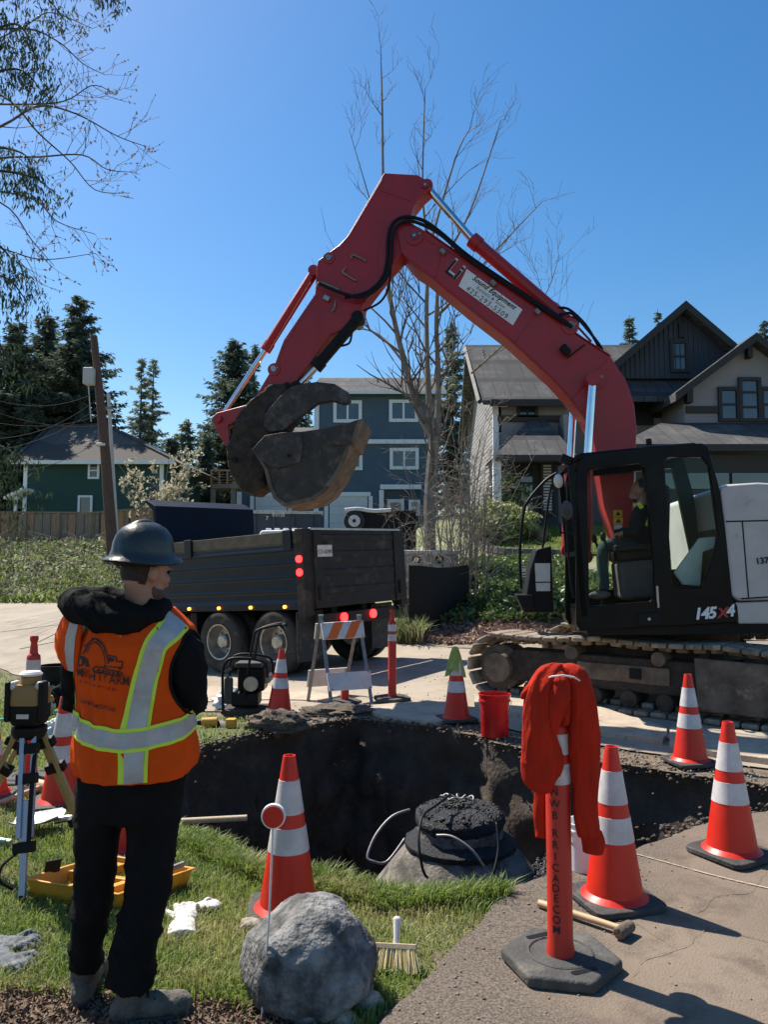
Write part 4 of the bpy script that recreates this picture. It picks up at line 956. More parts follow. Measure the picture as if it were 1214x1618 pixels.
mb = MB(); tbox(mb, -.1, -.087, .72, 1.05, 1.8, 1.98); pl = mk('licence_plate', mb, 'white_dirty', dt, smooth=0)
text_on('plate_text', 'C51639K', T(-.1025, .885, 1.875), -tl, nrm, .085, 'ink_grey', pl, bold=.002)
# underbody: frame rails, rear cross-member with lamps, hinge, mud flaps
mb = MB(); tbox(mb, .2, 5.4, .32, .45, .78, 1.0); tbox(mb, .2, 5.4, -.45, -.32, .78, 1.0); tbox(mb, 1.0, 1.4, -.45, .45, .78, .95); mk('chassis', mb, 'black', dt)
mb = MB(); tbox(mb, .0, .12, -.95, .95, .72, .92); mk('rear_beam', mb, 'bed_grey', dt, bevel=.01)
for y in (.42, -.33):
    mb = MB(); mb.cyl(T(-.005, y, .84), T(-.045, y, .84), .07, n=18); mk('tail_lamp', mb, 'lamp_red', dt)
for y in (.92, -.92):
    mb = MB(); mb.prism([T(.24, y - .32, .2), T(.24, y - .3, .98), T(.24, y + .3, .98), T(.24, y + .32, .22)], tf * .02); mk('mud_flap', mb, 'rubber', dt, bevel=.004)
for i, x in enumerate((.4, 1.15, 1.9, 2.65, 3.4)):
    mb = MB(); mb.cyl(T(x, HW + .05, ZB + .05), T(x, HW + .085, ZB + .05), .026, n=12); mk('marker_lamp', mb, 'lamp_amber', dt)
def wheel(x, y, out, r=.51, w=.27):
    s = 1 if out > 0 else -1
    W_ = lambda a, rr: (a, rr)
    axis = tl * s; c = T(x, y, r)
    e1 = tf; e2 = nrm; 
    mt_ = Matrix((e1, e2 if s < 0 else e2, axis)).transposed().to_4x4(); mt_.translation = c
    mb = MB(); mb.lathe([(.285, -w / 2), (.4, -w / 2), (.47, -w / 2 + .02), (r - .015, -w * .36), (r, -w * .28), (r, w * .28), (r - .015, w * .36), (.47, w / 2 - .02), (.4, w / 2), (.29, w / 2 - .02), (.28, w / 2 - .05)], 36, mt_, cap=False)
    t = mk('wheel', mb, 'tire', dt, smooth=40)
    mb = MB(); mb.lathe([(.29, w / 2 - .03), (.295, w / 2 - .005), (.275, w / 2 - .01), (.255, -.0), (.235, -.07), (.12, -.06), (.115, .05), (.09, .075), (.001, .08)], 30, mt_, cap=False); mk('rim', mb, 'rim', t, smooth=40)
    for k_ in range(8):
        a = k_ * math.pi / 4; mb = MB(); p = mt_ @ Vector((.17 * math.cos(a), .17 * math.sin(a), -.06)); q = mt_ @ Vector((.17 * math.cos(a), .17 * math.sin(a), -.025)); mb.cyl(p, q, .018, n=6); mk('wheel_nut', mb, 'steel', t)
for x in (.78, 2.05):
    for y in (1.08, .76): wheel(x, y, 1)
    for y in (-1.08, -.76): wheel(x, y, -1)
wheel(4.9, 1.0, 1); wheel(4.9, -1.0, -1)
mb = MB(); mb.cyl(T(2.9, .88, .68), T(3.75, .88, .68), .3, n=24); tk = mk('fuel_tank', mb, 'steel', dt)
for x in (3.05, 3.55):
    mb = MB(); mb.cyl(T(x, .88, .68), T(x + .05, .88, .68), .308, n=24); mk('tank_strap', mb, 'black', tk)
mb = MB(); tbox(mb, 2.66, 2.82, .6, 1.15, .45, 1.0); mk('battery_box', mb, 'black', dt, bevel=.02)
# headboard and cab shield
mb = MB(); mb.prism([T(BL + .02, -HW + .04, ZB), T(BL + .02, -HW + .04, 2.92), T(BL + .3, -HW + .04, 3.06), T(BL + .34, -HW + .04, 3.02), T(BL + .1, -HW + .04, 2.84), T(BL + .08, -HW + .04, ZB)], tl * (2 * HW - .08)); hb = mk('headboard', mb, 'tarp_blue', dt, bevel=.01)
mb = MB(); tbox(mb, BL - .04, BL + .015, .05, .45, 2.12, 2.3); mk('reflector_patch', mb, 'rubber_dusty', hb)
# low cab and short bonnet
mb = MB(); mb.prism([T(3.85, 1.0, .8), T(3.85, 1.0, 2.1), T(4.0, 1.0, 2.18), T(4.6, 1.0, 2.15), T(4.85, 1.0, 1.7), T(4.85, 1.0, .8)], -tl * 2.0); mk('cab', mb, 'navy_paint', dt, bevel=.05, seg=3)
mb = MB(); mb.prism([T(4.0, 1.005, 1.6), T(4.0, 1.005, 2.03), T(4.55, 1.005, 2.03), T(4.75, 1.005, 1.6)], tl * .01); mk('cab_window', mb, 'pane', dt)
mb = MB(); mb.prism([T(4.85, .9, .75), T(4.85, .9, 1.55), T(5.35, .9, 1.4), T(5.45, .9, 1.2), T(5.45, .9, .75)], -tl * 1.8); mk('bonnet', mb, 'navy_paint', dt, bevel=.06, seg=3)
mb = MB(); tbox(mb, 4.5, 4.62, 1.1, 1.28, 1.7, 2.05); mk('mirror', mb, 'white', dt, bevel=.03)

# ------------------------------------------------------------------ trailers and bins behind the truck
def wbox(mb, c, d, rz=0): return mb.box(c, d, rot=Matrix.Rotation(rz, 3, 'Z'))
p = at(447, 900, 21.5); base = Vector((p.x, 21.5, gz(p.x, 21.5)))
cn = thing('waste_container', 'grey green steel container behind the blue truck bed', 'container', base)
mb = MB(); z1 = at(447, 812, 21.5).z
wbox(mb, base + Vector((0, 1, (z1 - base.z) / 2)), (1.9, 2, z1 - base.z), .12); cb = mk('body', mb, 'slate_wall', cn, bevel=.02)
mb = MB(); wbox(mb, base + Vector((0, 1, z1 - base.z + .04)), (1.98, 2.08, .09), .12); mk('top_rim', mb, 'rim', cn, bevel=.01)
for k_ in range(4):
    mb = MB(); q = base + Matrix.Rotation(.12, 3, 'Z') @ Vector((-.8 + k_ * .53, -.05, 0)) + Vector((0, .02, (z1 - base.z) / 2)); wbox(mb, q, (.09, .07, z1 - base.z - .1), .12); mk('body_rib', mb, 'slate_wall', cn, bevel=.01)
text_on('container_number', '7', at(422, 819, 21.2), (1, .1, 0), (0, 0, 1), .16, 'white', cn); text_on('container_number', 'K0150', at(440, 814, 21.2), (1, .1, 0), (0, 0, 1), .13, 'white', cn)
p = at(443, 842, 17.5); base = Vector((p.x, 17.5, gz(p.x, 17.5)))
sv = thing('pickup_truck', 'white pickup roof with a slatted rack just above the truck bed', 'pickup', base)
mb = MB(); zt = at(443, 838, 17.5).z
mb.prism([base + Vector((-.55, 0, .5)), base + Vector((-.55, 0, zt - base.z - .25)), base + Vector((-.45, 0, zt - base.z)), base + Vector((.42, 0, zt - base.z + .02)), base + Vector((.5, 0, zt - base.z - .25)), base + Vector((.5, 0, .5))], (0, 1.5, 0)); mk('body', mb, 'white', sv, bevel=.05)
for k_ in range(4):
    mb = MB(); wbox(mb, Vector((base.x - .3 + k_ * .2, 17.7, zt + .04)), (.12, .05, .04)); mk('rack_slat', mb, 'white', sv, bevel=.01)
for sx in (-.45, .4):
    mb = MB(); mb.cyl((base.x + sx, 17.45, base.z + .38), (base.x + sx, 17.7, base.z + .38), .38, n=20); mk('wheel', mb, 'tire', sv)
p = at(600, 900, 19.5); base = Vector((p.x, 19.5, gz(p.x, 19.5)))
tr = thing('dump_trailer', 'black trailer with a white hubbed wheel showing above the tailgate', 'trailer', base)
z1 = at(600, 806, 19.5).z; mb = MB(); wbox(mb, Vector((at(605, 900, 20).x, 20.4, (z1 + base.z + 1.1) / 2)), (1.7, 1.8, z1 - base.z - 1.1)); bd = mk('body', mb, 'black', tr, bevel=.03)
q = at(560, 823, 19.35); mb = MB(); mb.cyl(q, q + Vector((0, .16, 0)), .27, n=24); sw = mk('spare_wheel', mb, 'tire', tr, bevel=.03)
mb = MB(); mb.cyl(q + Vector((0, -.03, 0)), q + Vector((0, .05, 0)), .15, n=20); mk('rim', mb, 'white_dirty', sw); mb = MB(); mb.cyl(q + Vector((0, -.05, 0)), q + Vector((0, .03, 0)), .045, n=12); mk('hub', mb, 'black', sw)
mb = MB(); a, b_ = at(545, 806, 19.4), at(618, 806, 19.4); mb.tube(crom([a, a.lerp(b_, .3) + Vector((0, 0, .03)), a.lerp(b_, .6) - Vector((0, 0, .02)), b_], 4), .05, 8); mk('rolled_tarp', mb, 'bag', tr)
for sx in (-.6, .7):
    mb = MB(); mb.cyl((base.x + sx, 19.9, base.z + .4), (base.x + sx, 20.15, base.z + .4), .4, n=20); mk('wheel', mb, 'tire', tr)
mb = MB(); wbox(mb, Vector((base.x, 20.3, base.z + .9)), (1.2, 1.6, .5)); mk('chassis', mb, 'black', tr)
p = at(680, 905, 18.0); base = Vector((p.x, 18.0, gz(p.x, 18.0)))
gn = thing('equipment_box', 'low grey metal equipment box with round lamps behind the bare tree', 'equipment', base)
z0_, z1 = at(680, 903, 18).z, at(680, 876, 18).z
mb = MB(); mb.box(Vector((p.x, 18.5, (base.z + z1) / 2 + .1)), (1.35, 1, z1 - base.z - .2)); mk('body', mb, 'grey_paint', gn, bevel=.06, seg=3)
mb = MB(); mb.box(Vector((p.x, 18.5, z1 + .05)), (1.42, 1.06, .1)); mk('lid', mb, 'white_dirty', gn, bevel=.03)
for x in (658, 695):
    q = at(x, 884, 17.97); mb = MB(); mb.cyl(q, q + Vector((0, .1, 0)), .1, n=18); la = mk('lamp', mb, 'black', gn); mb = MB(); mb.cyl(q - Vector((0, .02, 0)), q + Vector((0, .05, 0)), .055, n=16); mk('lens', mb, 'chrome', la)
mb = MB(); mb.cyl((p.x, 18.2, base.z + .2), (p.x, 18.4, base.z + .2), .22, n=18); mk('wheel', mb, 'tire', gn)
# black sheet barrier on the verge
top = [(646, 893), (668, 894), (692, 897), (716, 896), (741, 892)]; bot = [(646, 946), (668, 942), (692, 936), (716, 930), (742, 922)]
dd = [15.8, 15.9, 16.1, 16.5, 16.9]
mb = MB(); ring = []
for (a, b_, y) in zip(top, bot, dd):
    A = at(*a, y); B_ = at(*b_, y); B_.z = gz(B_.x, B_.y) - .05; ring.append([A, B_, B_ + Vector((.01, .04, 0)), A + Vector((.01, .04, 0))])
mb.loft(ring); sf = mk('barrier_sheet', mb, 'black', smooth=20, bevel=.006); tag(sf, 'black sheet barrier standing on the verge right of the truck', 'barrier')

# ------------------------------------------------------------------ cones and posts
def make_cone(base_mat='rubber'):
    c = ltng('traffic_cone', 'cone', 'cone')
    mb = MB(); h = .18; k = .05; pts = []
    for sx, sy, a0 in ((1, 1, 0), (-1, 1, 90), (-1, -1, 180), (1, -1, 270)):
        for a in (0, 30, 60, 90): pts.append((sx * (h - k) + k * math.cos(R(a0 + a)), sy * (h - k) + k * math.sin(R(a0 + a)), .004))
    mb.prism(pts, (0, 0, .03)); mk('base', mb, base_mat, c, bevel=.008, local=True)
    def rad(z): return .133 + (.029 - .133) * (z - .035) / (.71 - .035)
    mb = MB(); prof = [(.155, .034), (.148, .04), (rad(.055), .055)] + [(rad(z), z) for z in np.linspace(.08, .7, 14)] + [(.0285, .71), (.023, .71), (.02, .69)]
    mb.lathe(prof, 36); mk('cone_body', mb, 'cone_orange', c, smooth=40, local=True)
    for z0, z1 in ((.455, .603), (.287, .398)):
        mb = MB(); mb.lathe([(rad(z0) - .004, z0), (rad(z0) + .0022, z0 + .001), (rad((z0 + z1) / 2) + .0022, (z0 + z1) / 2), (rad(z1) + .0022, z1 - .001), (rad(z1) - .004, z1)], 36)
        mk('reflective_collar', mb, 'reflective_white', c, smooth=40, local=True)
    return c
cone0 = make_cone(); kids = kidmap()
CONES = [((972, 1437), .25, 'big orange cone on black base beside the post with the red hoodie'), ((1158, 1362), .5, 'orange cone on the driveway nearest the right edge of the picture'),
         ((1092, 1210), .2, 'orange cone on the far rim in front of the excavator track'), ((455, 1445), .1, 'orange cone on the grass behind the grey boulder'),
         ((722, 1141), .3, 'orange cone wearing a green rag, left of the red bucket'), ((441, 1132), .0, 'orange cone beside the plate compactor, on the far rim'),
         ((97, 1272), .3, 'scuffed orange cone behind the laser tripod, left of the worker'), ((198, 1345), .2, 'orange cone half hidden between the standing worker\'s legs'), ((-22, 1262), .1, 'orange cone cut off by the left edge of the picture')]
for i, (p, rz, lb) in enumerate(CONES):
    o = cone0 if i == 0 else copy_tree(cone0, kids)
    w = gp(*p); z = drz(w.x, w.y) if i < 2 else w.z + (.02 if i in (2, 4, 5) else .005)
    if i == 2: z = w.z + .02
    place(o, (w.x, w.y, z), rz); tag(o, lb, 'cone', 'traffic cones')
    if i == 5: o.rotation_euler = (R(-2), R(2), .2)
    if i == 3:
        ch = [c for c in children(o) if c.name.startswith('base')][0]; ch.data = ch.data.copy(); ch.data.materials[0] = MT['rubber_dusty']
w = gp(722, 1141)
def drape_ell(c, r, h, folds, seed, lift=0):
    """cloth hung over a point: rings widening downward with folds"""
    mb = MB(); rg_ = random.Random(seed); ph = [rg_.uniform(0, 6) for _ in range(4)]; n = 40; rings = []
    for i in range(14):
        t = i / 13; ring = []
        for j in range(n):
            a = 2 * math.pi * j / n
            f_ = 1 + .22 * t * math.sin(folds * a + ph[0] + t) + .12 * t * math.sin((folds + 2) * a + ph[1])
            rr = r * (.25 + .75 * t ** .6) * f_; zz = -h * t * (1 + .18 * math.sin(2 * a + ph[2]) * t)
            ring.append(Vector(c) + Vector((rr * math.cos(a), rr * math.sin(a), zz)))
        rings.append(ring)
    mb.loft(rings, cap=False); mb.f.append(tuple(range(n))); return mb
mb = drape_ell((w.x - .01, w.y, w.z + .76), .085, .26, 4, 3); tag(mk('rag', mb, 'rag', smooth=180), 'green rag draped over the top of a cone by the red bucket', 'rag')

def make_delineator(height=1.07, text=None):
    c = ltng('delineator_post', 'post', 'post')
    mb = MB(); pts = [(.235 * math.cos(R(60 * i + 30)), .235 * math.sin(R(60 * i + 30)), .002) for i in range(6)]
    mb.prism(pts, (0, 0, .05)); b = mk('base', mb, 'rubber_dusty', c, bevel=.016, local=True)
    for a in (35, 215):
        mb = MB(); m_ = Matrix.Rotation(R(a), 4, 'Z') @ Matrix.Translation((.15, 0, .0475))
        mb.prism([m_ @ Vector((.012 * math.cos(t) * 1.2, (.045 if math.sin(t) > 0 else -.045) + .012 * math.sin(t), 0)) for t in np.linspace(0, 2 * math.pi, 14)[:-1]], (0, 0, .006)); mk('grip_slot', mb, 'black', b, smooth=0, local=True)
    mb = MB(); mb.lathe([(.13, .049), (.13, .054), (.122, .057), (.118, .054), (.118, .049)], 30); mk('base_ring', mb, 'rubber', b, local=True)
    mb = MB(); H = height
    mb.lathe([(.056, .045), (.054, .07), (.049, .1), (.0485, H - .16), (.046, H - .145), (.03, H - .13), (.026, H - .08), (.022, H - .05), (.03, H - .03), (.03, H - .008), (.025, H)], 28); mk('tube', mb, 'post_orange', c, smooth=40, local=True)
    for z0, z1 in ((H - .37, H - .29), (H - .255, H - .175)):
        mb = MB(); mb.lathe([(.047, z0), (.0503, z0 + .001), (.0503, z1 - .001), (.047, z1)], 28); mk('reflective_band', mb, 'reflective_white', c, smooth=40, local=True)
    return c
dl0 = make_delineator(); kids = kidmap()
DL = [((887, 1541), 1.35, 'orange delineator post on a grey rubber base wearing the red hoodie'), ((620, 1110), .2, 'slim orange delineator post standing right of the barricade'), ((46, 1238), .6, 'orange delineator post with a cut top behind the laser level')]
for i, (p, rz, lb) in enumerate(DL):
    o = dl0 if i == 0 else copy_tree(dl0, kids)
    w = gp(*p); z = drz(w.x, w.y) if i == 0 else w.z + (.02 if i == 1 else .005)
    place(o, (w.x, w.y, z), rz); tag(o, lb, 'post', 'orange delineator posts')
post = dl0.location.copy()
# letters down the near post
pdir = Vector((0, 0, 1)); vd = Vector((-post.x, -post.y, 0)).normalized(); ux = Vector((-vd.y, vd.x, 0))
lz = 1.57 - (np.array([1254, 1280, 1302, 0, 1335, 1354, 1372, 1391, 1411, 1430, 1446, 1459, 1466]) - 900) / 405
for ch, py in zip('NWB RRICADECOM', (1254, 1273, 1291, 0, 1319, 1337, 1355, 1372, 1389, 1404, 1419, 1436, 1452, 1467)):
    if ch == ' ': continue
    z = 1.57 - (py - 900) * 2.965 / 1215
    v, f = text_mesh(ch, .042, bold=.0002); mb = MB()
    VV = []
    for q in v:
        a = (q[0] - .014) / .05; VV.append(post + Vector((0, 0, z - post.z + q[1])) + (vd * math.cos(a) + ux * math.sin(a)) * .0522)
    mb.add(VV, f); lo_ = mk('letter', mb, 'ink', None, smooth=0); lo_.parent = dl0
    lo_.matrix_parent_inverse = (Matrix.Translation(post) @ Matrix.Rotation(dl0.rotation_euler.z, 4, 'Z')).inverted()
# stub of a post behind the barricade
w = gp(545, 1113); mb = MB(); mb.lathe([(.055, .0), (.05, .03), (.048, .28), (.04, .3)], 20, c=w + Vector((0, 0, .02))); stb = thing('post_stub', 'short orange post stub behind the lower barricade boards', 'post', w)
mk('tube', mb, 'post_orange', stb); mb = MB(); mb.lathe([(.2, 0), (.2, .03), (.06, .045)], 6, c=w + Vector((0, 0, .018))); mk('base', mb, 'rubber', stb)

# hoodie hung over the near post: body bulge to the left, sleeves hanging
hd = thing('red_hoodie', 'rust red hooded sweatshirt hung over the orange post', 'sweatshirt', post + Vector((0, 0, .3)))
def hp(px, py, dy=0): return at(px, py, post.y + dy)
def fold_tube(mb, path, rx, ry, folds, seed, amp=.12, n=36, k=8):
    P = crom([Vector(p) for p in path], k); m_ = len(P); rg_ = random.Random(seed); ph = rg_.uniform(0, 6); ph2 = rg_.uniform(0, 6)
    rings = []
    for i, p in enumerate(P):
        t = i / (m_ - 1) * (len(path) - 1); j = min(int(t), len(path) - 2); u_ = t - j
        a_ = rx[j] * (1 - u_) + rx[j + 1] * u_; b_ = ry[j] * (1 - u_) + ry[j + 1] * u_
        tg = (P[min(i + 1, m_ - 1)] - P[max(i - 1, 0)]).normalized(); U_ = Vector((1, 0, 0)); U_ = (U_ - tg * U_.dot(tg)).normalized(); V_ = tg.cross(U_)
        ring = []
        for q in range(n):
            an = 2 * math.pi * q / n; f_ = 1 + amp * math.sin(folds * an + ph + i * .12) + amp * .6 * math.sin((folds + 3) * an + ph2 - i * .2)
            ring.append(p + U_ * (a_ * f_ * math.cos(an)) + V_ * (b_ * f_ * math.sin(an)))
        rings.append(ring)
    mb.loft(rings)
def drape(name, path, rx, ry, folds, seed, amp=.2, parent=hd, n=120, k=22, grow=.4, sharp=1.4):
    P = crom([Vector(p) for p in path], k); m_ = len(P); rg_ = random.Random(seed); ph = rg_.uniform(0, 6); ph2 = rg_.uniform(0, 6); rings = []
    for i, p in enumerate(P):
        t = i / (m_ - 1) * (len(path) - 1); j = min(int(t), len(path) - 2); u_ = t - j; tt = i / (m_ - 1)
        a_ = rx[j] * (1 - u_) + rx[j + 1] * u_; b_ = ry[j] * (1 - u_) + ry[j + 1] * u_
        tg = (P[min(i + 1, m_ - 1)] - P[max(i - 1, 0)]).normalized(); U_ = Vector((1, 0, 0)); U_ = (U_ - tg * U_.dot(tg)).normalized(); V_ = tg.cross(U_); ring = []
        for q in range(n):
            an = 2 * math.pi * q / n; w1 = an + .5 * math.sin(an * 2 + ph2) + .5 * tt * math.sin(ph)
            f1 = abs(math.sin(folds * w1 / 2 + ph)) ** sharp; f2 = math.sin((folds * 2 + 1) * an + ph2 + 3 * tt)
            f_ = 1 + amp * (grow + (1 - grow) * tt) * (f1 - .6) * (.7 + .6 * noise.noise(Vector((math.cos(an) * .8, math.sin(an) * .8, tt * 2.2 + seed)))) + .16 * noise.noise(Vector((math.cos(an) * 1.3, math.sin(an) * 1.3, tt * 4.5 + seed * 2))) + .05 * noise.noise(Vector((math.cos(an) * 2, math.sin(an) * 2, tt * 7 + seed))) + .10 * (max(0, 1 - 1.25 * abs(noise.noise(Vector((math.cos(an) * 1.0 + seed, math.sin(an) * 1.0 + 1.2 * tt, tt * 2.2))))) ** 3 - .25) + .035 * (max(0, 1 - 1.5 * abs(noise.noise(Vector((math.cos(an) * 1.6 + seed + 5, math.sin(an) * 1.6 - tt, tt * 5))))) ** 3 - .2)
            ring.append(p + U_ * (a_ * f_ * math.cos(an)) + V_ * (b_ * f_ * math.sin(an)))
        rings.append(ring)
    mb = MB(); mb.loft(rings); return mk(name, mb, 'hoodie_red', parent, smooth=180)
drape('hood', [hp(886, 1048), hp(886, 1052), hp(886, 1064), hp(887, 1090, -.01), hp(886, 1122, -.02), hp(884, 1142, -.02)], [.004, .045, .066, .076, .07, .05], [.004, .04, .06, .066, .06, .045], 4, 3, .3)
drape('body', [hp(890, 1058, -.02), hp(870, 1066, -.04), hp(854, 1098, -.06), hp(852, 1145, -.06), hp(857, 1200, -.05), hp(860, 1232, -.05), hp(868, 1252, -.05)], [.02, .045, .055, .058, .08, .068, .012], [.02, .04, .05, .05, .055, .045, .01], 3, 11, .26)
drape('sleeve', [hp(886, 1058, -.02), hp(908, 1068, -.04), hp(920, 1104, -.05), hp(924, 1160, -.04), hp(926, 1220, -.03), hp(927, 1285, -.03), hp(934, 1320, -.03)], [.02, .045, .052, .058, .057, .048, .038], [.02, .042, .045, .045, .042, .036, .03], 3, 5, .24)
drape('front_fold', [hp(884, 1062, -.06), hp(886, 1078, -.085), hp(884, 1100, -.095), hp(878, 1128, -.095), hp(876, 1160, -.08)], [.012, .036, .042, .032, .012], [.012, .026, .03, .024, .01], 3, 8, .3)
drape('sleeve', [hp(874, 1130, .06), hp(866, 1200, .06), hp(859, 1270, .06), hp(858, 1322, .06)], [.035, .04, .036, .03], [.03, .03, .026, .022], 3, 9, .25)
drape('pocket_corner', [hp(868, 1082, -.06), hp(850, 1086, -.06), hp(834, 1094, -.06), hp(824, 1104, -.06)], [.034, .03, .02, .004], [.028, .024, .015, .004], 3, 14, .3)
mb = MB(); fold_tube(mb, [hp(934, 1316, -.02), hp(938, 1332, -.02), hp(937, 1347, -.02)], [.042, .046, .04], [.034, .036, .03], 5, 2, .03); mk('cuff', mb, 'hoodie_red', hd, smooth=180)
mb = MB(); mb.tube([hp(862, 1074, -.075), hp(872, 1069, -.1), hp(890, 1067, -.115), hp(908, 1070, -.1), hp(924, 1080, -.07)], .0035, 6); mk('drawstring', mb, 'white', hd)

# ------------------------------------------------------------------ buckets
def bucket(name, label, base, r, h, mat, cat='bucket', wire=True):
    t = thing(name, label, cat, base); mb = MB()
    mb.lathe([(r * .86, 0), (r * .87, .005), (r * .96, h * .82), (r * 1.03, h * .825), (r * 1.03, h * .86), (r * .98, h * .865), (r, h * .97), (r * 1.05, h * .975), (r * 1.05, h), (r * .97, h), (r * .95, h * .9), (r * .84, .02), (0.001, .018)], 32, c=base); mk('body', mb, mat, t, smooth=40)
    if wire:
        mb = MB(); mb.tube([base + Vector((r * 1.04 * math.cos(a), -.3 * r * abs(math.sin(a)) - r * .3, h * .85 - math.sin(a) * h * .45)) for a in np.linspace(0, math.pi, 14)], .0035, 6); mk('bail', mb, 'steel', t)
    return t
w = gp(783, 1166) + Vector((0, .02, .015)); bucket('red_bucket', 'translucent red plastic bucket on the far rim of the pit', w, .145, .39, 'bucket_red')
w = gp(924, 1384); w.z = drz(w.x, w.y); bucket('white_bucket', 'small white bucket half hidden behind the big cone and post', w, .085, .24, 'white')
w = gp(86, 1112); bucket('black_tub', 'black plastic tub on the lawn left of the worker', w, .2, .52, 'black', 'tub', False)

# ------------------------------------------------------------------ folding barricade
F = [gp(524.5, 1122), gp(587.5, 1112), gp(486.7, 1110), gp(543, 1099)]; yt = sum(p.y for p in F) / 4
TLp = at(507, 972, yt - .05); TRp = at(567.5, 972, yt + .25)
br = thing('folding_barricade', 'white folding barricade with an orange striped board on steel legs', 'barricade', (F[0] + F[3]) / 2)
def bar(mb, a, b, w_, d_):
    t = (b - a).normalized(); s = t.cross(Vector((0, 1, .2))).normalized(); q = t.cross(s)
    mb.prism([a - s * w_ - q * d_, a + s * w_ - q * d_, a + s * w_ + q * d_, a - s * w_ + q * d_], b - a)
for a, b in ((F[0], TLp), (F[1], TRp), (F[2], TLp), (F[3], TRp)):
    mb = MB(); bar(mb, a + Vector((0, 0, .01)), b, .02, .012); mk('leg', mb, 'galv', br, smooth=0, bevel=.003)
def board(name, A, B_, C_, D, mat, off=.0, th=.018):
    n_ = (B_ - A).cross(D - A).normalized(); n_ = n_ if n_.y < 0 else -n_
    mb = MB(); mb.prism([p + n_ * (off + .004) for p in (A, B_, C_, D)], n_ * th); return mk(name, mb, mat, br, smooth=0, bevel=.003), n_, th + off + .004
def onl(a, b, py):       # point on leg at measured height
    lo, hi = 0, 1
    for _ in range(30):
        m_ = (lo + hi) / 2; q = a.lerp(b, m_)
        d_ = q - Vector((0, 0, CAM_H)); c_ = (d_.y * CP + d_.z * SP); v_ = (-d_.y * SP + d_.z * CP) / c_
        if 809 - v_ * 1215 > py: lo = m_
        else: hi = m_
    return a.lerp(b, (lo + hi) / 2)
def wide(A, B_, e): d_ = (B_ - A).normalized() * e; return A - d_, B_ + d_
for (la, ra, y0, y1, nm, front) in ((F[0], F[1], 985, 1011, 'striped_board', 1), (F[0], F[1], 1064, 1092, 'lower_board', 1), (F[2], F[3], 1059, 1086, 'lower_board', 0), (F[2], F[3], 985, 1010, 'upper_board', 0)):
    A, B_ = wide(onl(la, TLp, y1 + 1), onl(ra, TRp, y1 - 3), .02); D, C_ = wide(onl(la, TLp, y0 + 1), onl(ra, TRp, y0 - 3), .03)
    bd, n_, th = board(nm, A, B_, C_, D, 'white_dirty', .012 if front else -.05)
    if nm == 'striped_board':
        for t0 in (.08, .5):
            q0, q1 = A.lerp(B_, t0), A.lerp(B_, t0 + .23); r0, r1 = D.lerp(C_, t0 + .22), D.lerp(C_, t0 + .45)
            mb = MB(); mb.prism([p + n_ * (th + .0005) for p in (q0, q1, r1, r0)], n_ * .002); mk('orange_stripe', mb, 'stripe_orange', bd, smooth=0)
    for q in (A.lerp(C_, .06), B_.lerp(D, .06), C_.lerp(A, .06), D.lerp(B_, .06)):
        mb = MB(); mb.cyl(q + n_ * th, q + n_ * (th + .006), .008, n=8); mk('bolt', mb, 'steel_rust', bd)
for q in (TLp, TRp):
    mb = MB(); mb.cyl(q - Vector((.03, 0, .01)), q + Vector((.03, 0, -.01)), .016, n=8); mb.v; mk('hinge', mb, 'galv', br)

# ------------------------------------------------------------------ plate compactor
w = gp(392, 1131); pc = thing('plate_compactor', 'black plate compactor with a raised handle between bag and cone', 'compactor', w)
def L(x, y, z): return w + Vector((x, y, z))
mb = MB(); mb.prism([L(-.27, -.22, .07), L(-.2, -.22, .015), L(.2, -.22, .015), L(.27, -.22, .07), L(.25, -.22, .1), L(-.25, -.22, .1)], (0, .44, 0)); mk('base_plate', mb, 'mud', pc, bevel=.01)
mb = MB(); mb.box(L(-.02, 0, .2), (.3, .3, .16)); mk('exciter', mb, 'black', pc, bevel=.03)
mb = MB(); mb.box(L(.05, 0, .42), (.3, .3, .26)); en = mk('engine', mb, 'black_gloss', pc, bevel=.03)
mb = MB(); mb.box(L(.02, -.02, .575), (.3, .24, .06)); mk('fuel_tank', mb, 'rubber', en, bevel=.02)
mb = MB(); mb.cyl(L(.06, -.15, .38), L(.06, -.21, .38), .08, n=18); mk('recoil_starter', mb, 'steel', en)
mb = MB(); mb.cyl(L(.22, -.1, .42), L(.22, .1, .42), .05, n=14); mk('muffler', mb, 'galv', en)
mb = MB(); mb.box(L(-.2, -.12, .3), (.1, .06, .3)); mk('belt_guard', mb, 'rubber_dusty', pc, bevel=.03)
for y in (-.2, .2):
    mb = MB(); mb.tube(crom([L(-.24, y, .1), L(-.25, y, .35), L(-.24, y, .58), L(-.12, y, .66), L(.2, y, .62), L(.24, y, .45)], 5), .016, 8); mk('frame_tube', mb, 'black', pc)
for y in (-.17, .17):
    mb = MB(); mb.tube(crom([L(-.02, y, .22), L(.02, y, .5), L(.08, y, .88), L(.14, y, .97), L(.36, y * .9, 1.02), L(.4, y * .9, .98)], 5), .015, 8); mk('handle_tube', mb, 'black', pc)
mb = MB(); mb.cyl(L(.38, -.16, 1.01), L(.38, .16, 1.01), .017, n=10); mk('handle_grip', mb, 'rubber', pc)
mb = MB(); mb.tube([L(-.24, -.2, .5), L(-.24, .2, .5)], .014, 8); mk('cross_bar', mb, 'black', pc)

